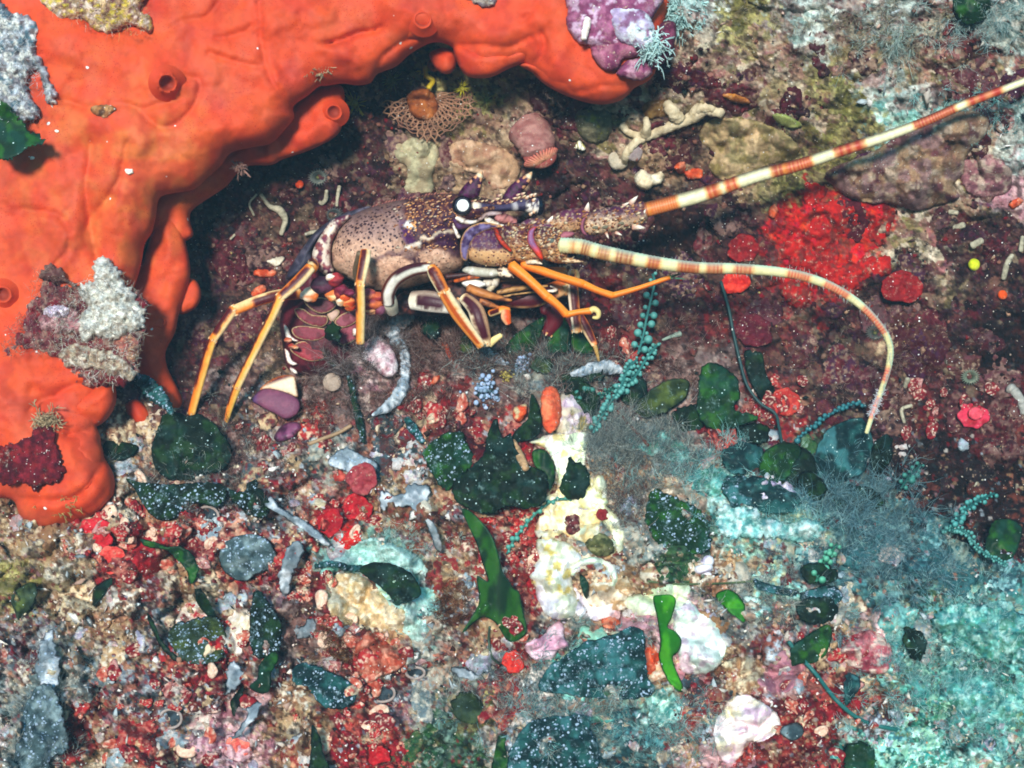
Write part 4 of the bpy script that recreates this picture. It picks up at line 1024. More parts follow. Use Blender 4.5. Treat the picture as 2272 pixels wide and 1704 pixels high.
# antennules -----------------------------------------------------
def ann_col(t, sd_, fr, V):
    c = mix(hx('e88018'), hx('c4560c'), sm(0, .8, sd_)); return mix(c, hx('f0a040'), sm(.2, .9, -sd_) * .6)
an = empty("antennule", (1150, 600, -60)); an.parent = lob; an.location = Vector(an.location) - Vector(wloc(lob))
for a, b, r0, r1 in [((640, 915, -58), (945, 1185, -66), 13, 9.5), ((945, 1180, -66), (1095, 1322, -62), 10.5, 8.5), ((1090, 1322, -62), (1295, 1290, -66), 8, 7)]:
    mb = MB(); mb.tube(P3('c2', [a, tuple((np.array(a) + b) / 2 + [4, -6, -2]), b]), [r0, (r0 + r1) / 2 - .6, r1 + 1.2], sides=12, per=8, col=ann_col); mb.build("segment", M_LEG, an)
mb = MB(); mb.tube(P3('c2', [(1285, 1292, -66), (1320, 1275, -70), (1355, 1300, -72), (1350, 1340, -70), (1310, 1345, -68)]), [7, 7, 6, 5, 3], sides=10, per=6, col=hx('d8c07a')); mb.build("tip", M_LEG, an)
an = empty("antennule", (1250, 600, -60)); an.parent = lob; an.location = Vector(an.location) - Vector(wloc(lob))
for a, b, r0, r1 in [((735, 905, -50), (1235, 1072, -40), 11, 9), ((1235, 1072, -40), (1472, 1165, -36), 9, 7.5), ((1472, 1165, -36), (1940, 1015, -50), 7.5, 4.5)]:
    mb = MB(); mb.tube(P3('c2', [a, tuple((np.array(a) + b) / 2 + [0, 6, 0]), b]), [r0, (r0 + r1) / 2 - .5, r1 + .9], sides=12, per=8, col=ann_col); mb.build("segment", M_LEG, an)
mb = MB(); line_tube(mb, 'c2', [(1930, 1018, -50), (1980, 1000, -52), (2035, 985, -54)], [4, 3, 1.2], hx('6a9a5a')); line_tube(mb, 'c2', [(1930, 1018, -50), (1990, 1022, -50), (2070, 1030, -50)], [3.5, 2.6, 1], hx('5a9a78')); mb.build("tip", M_LEG, an)

# walking legs ---------------------------------------------------
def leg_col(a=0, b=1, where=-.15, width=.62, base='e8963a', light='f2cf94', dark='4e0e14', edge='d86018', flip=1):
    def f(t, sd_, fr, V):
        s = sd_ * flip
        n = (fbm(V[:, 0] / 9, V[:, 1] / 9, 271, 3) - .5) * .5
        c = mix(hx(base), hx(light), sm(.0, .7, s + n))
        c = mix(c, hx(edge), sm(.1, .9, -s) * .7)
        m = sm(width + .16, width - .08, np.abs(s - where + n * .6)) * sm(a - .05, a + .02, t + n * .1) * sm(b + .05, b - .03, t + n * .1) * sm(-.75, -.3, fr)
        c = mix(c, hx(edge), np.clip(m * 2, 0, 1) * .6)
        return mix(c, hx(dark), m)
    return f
def leg(segs, base):
    e = empty("leg", base); e.parent = lob; e.location = Vector(e.location) - Vector(wloc(lob))
    for c, pts, rad, col in segs:
        rad = [x * .88 for x in rad]; mb = MB(); mb.tube(P3(c, pts), rad, sides=16, per=14, col=col, flat=.85)
        q0, q1 = P3(c, pts)[-2:]; ax0 = (q1 - q0) / np.linalg.norm(q1 - q0); rw = rad[-1] if np.ndim(rad) else rad
        if rw > 8:
            sd0 = np.cross(ax0, [0, 0, -1.0])
            for k_ in (-.9, 0, .9):
                mb.cone(q1 - ax0 * 4 + sd0 * rw * k_ + np.array([0, 0, -rw * (.8 if k_ == 0 else .2)]), q1 + ax0 * rw * .45 + sd0 * rw * k_ * 1.15 + np.array([0, 0, -rw * (1.0 if k_ == 0 else .3)]), rw * .3, hx('c87830'), hx('f0d8a8'))
        mb.build("segment", M_LEG, e)
    return e
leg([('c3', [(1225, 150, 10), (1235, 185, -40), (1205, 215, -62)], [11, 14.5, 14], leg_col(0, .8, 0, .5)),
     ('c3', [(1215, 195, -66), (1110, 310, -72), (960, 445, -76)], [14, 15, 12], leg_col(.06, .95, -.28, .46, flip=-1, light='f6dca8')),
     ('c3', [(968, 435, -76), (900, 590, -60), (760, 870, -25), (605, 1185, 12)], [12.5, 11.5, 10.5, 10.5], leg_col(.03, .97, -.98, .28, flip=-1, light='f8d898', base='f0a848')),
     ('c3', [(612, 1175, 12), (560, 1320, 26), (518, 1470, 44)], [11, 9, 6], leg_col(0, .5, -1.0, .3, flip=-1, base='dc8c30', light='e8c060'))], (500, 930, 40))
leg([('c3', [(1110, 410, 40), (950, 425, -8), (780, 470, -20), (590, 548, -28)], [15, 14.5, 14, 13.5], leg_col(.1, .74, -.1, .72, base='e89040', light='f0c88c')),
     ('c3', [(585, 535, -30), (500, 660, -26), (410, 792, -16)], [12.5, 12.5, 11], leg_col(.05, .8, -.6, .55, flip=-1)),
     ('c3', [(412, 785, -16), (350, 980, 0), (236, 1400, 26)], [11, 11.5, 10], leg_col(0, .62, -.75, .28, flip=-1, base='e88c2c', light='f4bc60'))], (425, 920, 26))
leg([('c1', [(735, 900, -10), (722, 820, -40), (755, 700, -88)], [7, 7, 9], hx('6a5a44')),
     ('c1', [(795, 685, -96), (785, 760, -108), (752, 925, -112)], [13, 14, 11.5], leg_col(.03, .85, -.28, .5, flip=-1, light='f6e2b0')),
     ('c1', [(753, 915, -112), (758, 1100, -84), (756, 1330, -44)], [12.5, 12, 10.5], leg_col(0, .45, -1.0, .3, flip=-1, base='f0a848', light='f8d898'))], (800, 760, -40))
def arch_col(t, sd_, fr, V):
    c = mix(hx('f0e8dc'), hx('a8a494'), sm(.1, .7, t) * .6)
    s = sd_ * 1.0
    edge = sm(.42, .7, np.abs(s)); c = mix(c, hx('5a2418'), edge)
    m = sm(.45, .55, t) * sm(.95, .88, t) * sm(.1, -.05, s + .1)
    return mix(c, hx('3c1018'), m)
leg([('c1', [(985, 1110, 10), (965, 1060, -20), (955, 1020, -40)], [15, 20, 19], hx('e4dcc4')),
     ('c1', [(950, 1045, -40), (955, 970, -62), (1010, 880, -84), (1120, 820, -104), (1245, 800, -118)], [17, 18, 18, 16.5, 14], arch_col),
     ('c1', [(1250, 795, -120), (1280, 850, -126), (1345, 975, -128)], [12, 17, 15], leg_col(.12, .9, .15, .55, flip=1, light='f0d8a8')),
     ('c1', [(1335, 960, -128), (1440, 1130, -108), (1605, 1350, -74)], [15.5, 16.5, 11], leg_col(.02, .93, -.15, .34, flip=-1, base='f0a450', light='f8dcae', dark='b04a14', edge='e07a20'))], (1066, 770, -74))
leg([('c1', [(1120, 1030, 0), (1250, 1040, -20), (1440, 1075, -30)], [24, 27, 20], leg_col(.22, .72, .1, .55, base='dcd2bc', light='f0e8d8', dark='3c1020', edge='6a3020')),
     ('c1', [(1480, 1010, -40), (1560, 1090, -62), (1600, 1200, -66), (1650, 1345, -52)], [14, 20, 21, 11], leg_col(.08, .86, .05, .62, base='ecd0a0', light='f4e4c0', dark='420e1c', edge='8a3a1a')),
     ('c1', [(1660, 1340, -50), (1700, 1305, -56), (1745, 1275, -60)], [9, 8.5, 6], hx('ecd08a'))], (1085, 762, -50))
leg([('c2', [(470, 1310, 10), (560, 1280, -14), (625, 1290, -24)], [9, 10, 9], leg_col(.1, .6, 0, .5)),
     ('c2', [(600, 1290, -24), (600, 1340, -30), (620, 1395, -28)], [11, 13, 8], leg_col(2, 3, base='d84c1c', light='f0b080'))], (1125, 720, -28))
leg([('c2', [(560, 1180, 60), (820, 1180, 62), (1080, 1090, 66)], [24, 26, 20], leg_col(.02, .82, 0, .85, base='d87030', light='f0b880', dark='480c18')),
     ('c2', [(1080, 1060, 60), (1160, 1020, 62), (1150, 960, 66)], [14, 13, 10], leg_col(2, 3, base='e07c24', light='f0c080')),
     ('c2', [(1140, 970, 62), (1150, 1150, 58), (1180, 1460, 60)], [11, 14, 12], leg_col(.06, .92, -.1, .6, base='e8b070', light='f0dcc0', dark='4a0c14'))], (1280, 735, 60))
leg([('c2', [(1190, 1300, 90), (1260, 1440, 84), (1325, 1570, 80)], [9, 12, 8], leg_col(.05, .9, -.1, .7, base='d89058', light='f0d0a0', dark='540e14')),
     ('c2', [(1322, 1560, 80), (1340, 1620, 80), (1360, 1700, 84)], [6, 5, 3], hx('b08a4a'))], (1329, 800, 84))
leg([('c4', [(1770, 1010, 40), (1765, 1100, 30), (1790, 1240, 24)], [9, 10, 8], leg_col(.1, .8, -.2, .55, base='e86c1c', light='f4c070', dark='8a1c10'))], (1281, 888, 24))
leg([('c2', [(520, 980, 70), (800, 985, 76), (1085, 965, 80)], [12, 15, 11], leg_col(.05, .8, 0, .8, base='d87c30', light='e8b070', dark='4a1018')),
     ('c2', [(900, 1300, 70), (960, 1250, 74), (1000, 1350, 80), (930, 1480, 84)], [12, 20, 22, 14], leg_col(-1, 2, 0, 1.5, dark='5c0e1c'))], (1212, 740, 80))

# mouthparts under the head -------------------------------------
mp = empty("mouthparts", (1060, 640, 0)); mp.parent = lob; mp.location = Vector(mp.location) - Vector(wloc(lob))
mb = MB(); mb.inflate(K('c2', [(240, 960), (290, 925), (400, 935), (520, 945), (560, 990), (480, 1015), (380, 1010), (300, 995)]), lambda u, v: -30 + 0 * u, T=12, R=12, Tb=10, step=3, col=lambda u, v, e: mix(hx('e8e4dc'), hx('b8b4a4'), sm(.4, .6, fbm(u / 12, v / 12, 281, 2)))); mb.build("jaw_plate", M_SHELL, mp)
mb = MB(); mb.inflate(K('c2', [(520, 960), (560, 930), (610, 940), (665, 1018), (610, 1020), (540, 1005)]), lambda u, v: -34 + 0 * u, T=10, R=10, Tb=10, step=3, col=lambda u, v, e: mix(hx('f0dcc0'), hx('40201c'), sm(.5, .6, fbm(u / 8, v / 8, 282, 2)))); mb.build("jaw_plate", M_SHELL, mp)
mb = MB(); mb.inflate(K('c2', [(235, 1060), (330, 1025), (440, 1065), (400, 1100), (300, 1110)]), lambda u, v: -10 + 0 * u, T=10, R=10, Tb=8, step=3, col=hx('f0ece4')); mb.build("jaw_plate", M_SHELL, mp)
for pts_, rr_, cc in [([(180, 1045, -8), (300, 1015, -22), (400, 1010, -20)], [6, 7, 4], 'd86a28'), ([(290, 1100, -20), (420, 1150, -26), (645, 1205, -20)], [12, 12, 4], 'c88040'), ([(380, 1200, -12), (450, 1230, -16), (545, 1262, -10)], [10, 9, 4], 'b06a38'),
                      ([(420, 1060, 0), (500, 1060, -4), (520, 1010, 0)], [10, 14, 10], 'd8cfc0'), ([(440, 1150, 0), (480, 1100, -6), (520, 1060, -4)], [9, 9, 8], 'e0d4b8'), ([(530, 1140, 4), (680, 1110, 8), (940, 1085, 10)], [6, 8, 3], 'b88a50'),
                      ([(520, 1040, 14), (700, 1030, 20), (820, 1025, 24)], [5, 6, 3], '9a6a40'), ([(930, 1130, 34), (1010, 1120, 30), (960, 1085, 30)], [4, 5, 2], 'f0e6d8'), ([(560, 1180, 20), (680, 1150, 24), (900, 1130, 30)], [4, 4, 2], 'c89a60'),
                      ([(110, 1010, -20), (200, 1000, -24), (300, 990, -26)], [7, 6, 4], '3a1c20'), ([(260, 1150, -8), (330, 1180, -14), (430, 1230, -8)], [10, 13, 8], '2c141c')]:
    mb = MB(); mb.tube(P3('c2', pts_), [x * .85 for x in rr_], sides=10, per=8, col=mottle(hx(cc))); mb.build("feeler", M_LEG, mp)
mb = MB(); mb.inflate(K('c1', [(990, 1060), (1040, 980), (1120, 960), (1250, 930), (1420, 880), (1560, 860), (1720, 880), (1900, 900), (1950, 1000), (1700, 1080), (1450, 1130), (1200, 1140), (1050, 1120)]), lambda u, v: 50 + 0 * u, T=22, R=30, Tb=40, step=5, col=lambda u, v, e: mix(hx('2c1218'), hx('6a3a30'), sm(.5, .64, fbm(u / 10, v / 10, 285, 3)))); mb.build("underside", M_SHELL, mp)

# abdomen --------------------------------------------------------
ab = empty("abdomen", (700, 800, 60)); ab.parent = lob; ab.location = Vector(ab.location) - Vector(wloc(lob))
def abd_col(u, v, e):
    n = fbm(u / 20, v / 20, 291, 3)
    c = mix(hx('541420'), hx('380e1a'), sm(.4, .64, n))
    c = mix(c, hx('6e2430'), sm(.55, .7, fbm(u / 12, v / 12, 292, 3)) * .6)
    x, y = KI('c3', u, v)
    c = mix(c, hx('30121e'), sm(1010, 980, x) * .9)
    return c
mb = MB(); ABD = mb.inflate(K('c3', [(1250, 60), (1330, 170), (1400, 330), (1560, 470), (1660, 560), (1680, 760), (1620, 940), (1500, 1040), (1380, 1080), (1250, 1100), (1120, 1080), (1015, 1010), (985, 830), (960, 660), (990, 500), (1030, 330), (1110, 150)]), lambda u, v: 118 + 0 * u, T=70, R=75, Tb=60, step=5, col=abd_col); mb.build("tail_body", M_SHELL, ab)
def plate(pts_, d, T=3, cen='7a2434', rim='d8c290', c='c3', hi='8e3a48', R=7, rimw=2.2):
    mb = MB(); mb.inflate(K(c, pts_), lambda u, v, dd=d + 22: dd + 0 * u, T=T, R=R, Tb=12, step=3, col=lambda u, v, e: mix(mix(hx(cen), hx(hi), sm(.42, .62, fbm(u / 12, v / 12, 293, 3))), hx(rim), sm(rimw, rimw * .4, e) * .95)); mb.build("plate", M_SHELL, ab)
plate([(1160, 475), (1230, 450), (1320, 445), (1420, 490), (1390, 545), (1310, 575), (1230, 548)], 14, cen='4c1826', hi='6a2434')
plate([(1080, 540), (1150, 535), (1230, 585), (1340, 595), (1355, 640), (1310, 682), (1210, 668), (1120, 615)], 18, cen='641826', hi='843040')
plate([(1410, 650), (1460, 585), (1580, 540), (1640, 560), (1590, 640), (1480, 690)], 20, cen='6a2030', hi='8a4250')
plate([(1060, 700), (1140, 675), (1330, 700), (1355, 745), (1260, 795), (1140, 785), (1080, 755)], 24, cen='601826', hi='7c2838', rimw=1.6)
plate([(1400, 740), (1450, 700), (1590, 650), (1640, 720), (1560, 800), (1460, 830)], 28, cen='702032', hi='8a3446', rimw=1.6)
plate([(1050, 850), (1150, 800), (1270, 850), (1340, 930), (1210, 965), (1080, 905)], 30, cen='701824', hi='942834', rimw=1.0)
plate([(1350, 560), (1430, 540), (1450, 570), (1400, 640), (1365, 620)], 26, cen='a08074', hi='c0a090', rimw=1)
for pts_, d in [([(990, 660), (1030, 690), (1060, 760), (1120, 800), (1060, 800), (1010, 770)], 34), ([(1000, 860), (1040, 890), (1060, 950), (1110, 985), (1070, 1000), (1020, 970)], 42), ([(1040, 1010), (1090, 1030), (1110, 1070), (1060, 1060)], 50), ([(1555, 700), (1590, 695), (1600, 740), (1560, 760)], 20)]:
    plate(pts_, d, T=7, cen='ecd8c4', hi='f0e6da', rim='8a3040', R=8, rimw=1.2)
for x, y, rx, ry, d, ca, cb in [(1030, 790, 9, 6, 26, 'c05838', 'e8b090'), (1060, 840, 8, 6, 26, 'a83428', 'e0a080'), (1090, 850, 7, 5, 24, 'd8784c', 'f0c8a0'),
     (1210, 415, 20, 17, -10, 'ecd8b8', 'd87030'), (1310, 340, 27, 20, -30, '2c1626', '5a2c40'), (1170, 430, 12, 10, 0, 'f0e0c8', 'c88860'), (1420, 300, 18, 15, -40, 'a02c30', '5c1420'), (1380, 280, 12, 9, -40, 'f0e0d0', 'd8b090'), (1400, 420, 18, 15, -22, 'd87030', 'f0c890'),
     (1440, 400, 13, 16, -28, '6a1820', '9a3428'), (1470, 380, 14, 12, -34, '7a2038', '541428'), (1490, 430, 15, 13, -26, 'e07030', 'c04018'), (1520, 480, 16, 13, -20, 'e88a48', 'b83a18'), (1460, 470, 11, 14, -22, 'f0dcc0', 'c89060'), (1540, 520, 13, 9, -10, 'd86a2c', 'a82c18'),
     (1530, 400, 12, 9, -40, '6a1c34', '8a3450'), (1690, 420, 17, 14, -40, '8a3440', 'c86a48'), (1730, 480, 22, 18, -34, '7a1c2c', 'd06a38'), (1760, 440, 16, 12, -38, 'b8522c', '8a2434'), (1700, 540, 18, 12, -20, 'a03a2c', 'e0a070'), (1780, 520, 14, 18, -24, '6a1c34', '8a5068')]:
    q = K('c3', [(x, y)])[0]; mb = MB(); mb.ball((q[0], q[1], d), (rx, ry, 14), lambda D, a=ca, b=cb: mix(hx(a), hx(b), sm(-.2, .5, D[:, 0] * .7 + D[:, 1] * .7 + .5 * np.sin(D[:, 1] * 6))), seg=10, noise=.25, seed=int(x)); mb.build("joint", M_SHELL, ab)
mb = MB(); mb.inflate(K('c1', [(560, 470), (650, 435), (690, 440), (610, 530), (556, 640), (552, 760), (570, 830), (500, 850), (430, 760), (425, 680), (490, 560)]), lambda u, v: 30 + 0 * u, T=26, R=28, Tb=40, step=4, col=lambda u, v, e: mix(mix(hx('5e2440'), hx('8c4a48'), sm(.45, .6, fbm(u / 10, v / 10, 295, 3))), hx('e8d4c0'), sm(.56, .64, fbm(u / 9 + 4, v / 16, 296, 3)) * .9)); mb.build("tail_segment", M_SHELL, ab)
mb = MB(); mb.inflate(K('c1', [(235, 880), (300, 740), (370, 640), (440, 550), (560, 462), (690, 405), (830, 372), (700, 460), (600, 520), (480, 590), (420, 690), (420, 780), (340, 860)]), lambda u, v: 85 + 0 * u, T=34, R=34, Tb=30, step=5, col=lambda u, v, e: mix(hx('34303e'), hx('5a5260'), sm(.42, .66, fbm(u / 16, v / 16, 297, 3)))); mb.build("tail_segment", M_SHELL, ab)
fan = empty("tail_fan", (610, 900, 20)); fan.parent = lob; fan.location = Vector(fan.location) - Vector(wloc(lob))
mb = MB(); mb.inflate(K('c3', [(735, 1285), (800, 1200), (900, 1190), (1040, 1230), (1125, 1290), (1110, 1390), (1010, 1440), (930, 1400), (830, 1350)]), lambda u, v: 15 - (v - 890) * .2, T=9, R=20, Tb=6, step=4, col=lambda u, v, e: mix(mix(hx('6e3a52'), hx('543a66'), sm(800, 740, KI('c3', u, v)[0])), hx('8a4a60'), sm(.45, .6, fbm(u / 14, v / 14, 298, 2)) * .4)); mb.build("fan_plate", M_SHELL, fan)
mb = MB(); mb.inflate(K('c3', [(800, 1195), (880, 1120), (980, 1080), (1080, 1085), (1100, 1160), (1110, 1260), (1040, 1240), (900, 1200)]), lambda u, v: 26 + 0 * u, T=8, R=14, Tb=6, step=4, col=lambda u, v, e: mix(mix(hx('e8d0b0'), hx('5a1c28'), sm(1130, 1090, KI('c3', u, v)[1] + (1000 - KI('c3', u, v)[0]) * -.35)), hx('d87430'), sm(3.5, 1.5, e) * .9)); mb.build("fan_plate", M_SHELL, fan)
# ---------------------------------------------------------------- broad green blades
def rest(poly, slope=0.6, lift=12, tilt=(0, 0), curl=0.0, wave=5.0, seed=1):
    """a sheet lying along the reef under poly, held clear of it"""
    P_ = resample(poly, 10)
    g = ground(P_[:, 0], P_[:, 1]); c = P_.mean(0)
    A = np.column_stack([P_[:, 0] - c[0], P_[:, 1] - c[1], np.ones(len(P_))])
    k = np.linalg.lstsq(A, g, rcond=None)[0] * [slope, slope, 1] + np.array([tilt[0], tilt[1], 0])
    fit = A @ k
    b0, b1 = poly.min(0), poly.max(0); r_ = np.random.default_rng(seed); iu, iv = r_.uniform(b0[0], b1[0], 160), r_.uniform(b0[1], b1[1], 160); m_ = inside(P_, iu, iv)
    gi = ground(iu[m_], iv[m_]); fi = k[0] * (iu[m_] - c[0]) + k[1] * (iv[m_] - c[1]) + k[2]
    off = max(np.percentile(fit - g, 80), np.percentile(fi - gi, 96) if m_.any() else -1e9) + lift
    R_ = np.hypot(*(P_ - c).T).max()
    def f(u, v):
        du, dv = u - c[0], v - c[1]
        return k[0] * du + k[1] * dv + k[2] - off + curl * (np.hypot(du, dv) / R_) ** 2 + wave * 2 * (fbm(u / 30, v / 30, 300 + seed, 3) - .5)
    return f

GREEN = {'dark': ('08170f', '163014', '14302c'), 'mid': ('0e2a16', '225016', '143c30'), 'bright': ('1e6414', '3c8c18', '185420'), 'teal': ('0a2426', '1c4a48', '3c7478'),
         'olive': ('22301a', '465424', '344438'), 'grey': ('3a4c50', '76888a', '24343a'), 'pale': ('7c8890', 'c8ccd0', '4c5860')}
def ragged(poly, amp, seed, step=4.5):
    """nibbled margin"""
    q = resample(spline(poly, 6, True), step); n = len(q)
    t = np.roll(q, -1, 0) - np.roll(q, 1, 0); t /= np.linalg.norm(t, axis=1)[:, None] + 1e-9
    nr = np.stack([t[:, 1], -t[:, 0]], 1); s_ = np.arange(n) * step
    r = np.random.default_rng(seed)
    k = (fbm(s_ / 22, s_ * 0 + seed, seed, 3) - .5) * 2.4 * amp + r.normal(0, .45, n) * amp
    return q + nr * k[:, None]
def blade(c, pts, label, tone='dark', mat=None, lift=12, slope=.6, tilt=(0, 0), curl=14.0, wave=17, T=1.6, group=None, cat='seaweed', name='leafy_seaweed', jag=0.0, step=4.0, parent=None, dep=None):
    poly = K(c, pts)
    seed = int(abs(poly[0, 0] * 7 + poly[0, 1])) % 997
    poly = ragged(poly, 1.4 + 90 * jag, seed)
    a, b, e_ = [hx(h) for h in GREEN[tone]]
    def col(u, v, e):
        n = fbm(u / 22, v / 22, seed, 4)
        cc = mix(a, b, sm(.45, .7, n)); cc = mix(cc, e_, sm(4, .5, e) * .35)  # teal sheen along the margin painted into the blade's colour
        cc = mix(cc, e_, sm(.56, .7, fbm(u / 34, v / 34, seed + 5, 3)) * .6)
        return cc
    mb = MB(); mb.inflate(poly, rest(poly, slope, lift, tilt, curl, wave, seed) if dep is None else (lambda u, v: dep + 24 * np.sin((v - poly[0, 1]) / 26) - .3 * (u - 40)), T=T, R=3, Tb=1.5, step=step, col=col, curve=False)
    o = mb.build(name, mat or M_LEAF, parent)
    if parent is None: tag(o, label, cat, group)
    return o
SPK, CLN = M_LEAF_SPECK, M_LEAF_CLEAN
G1 = "green algae blades on the reef"
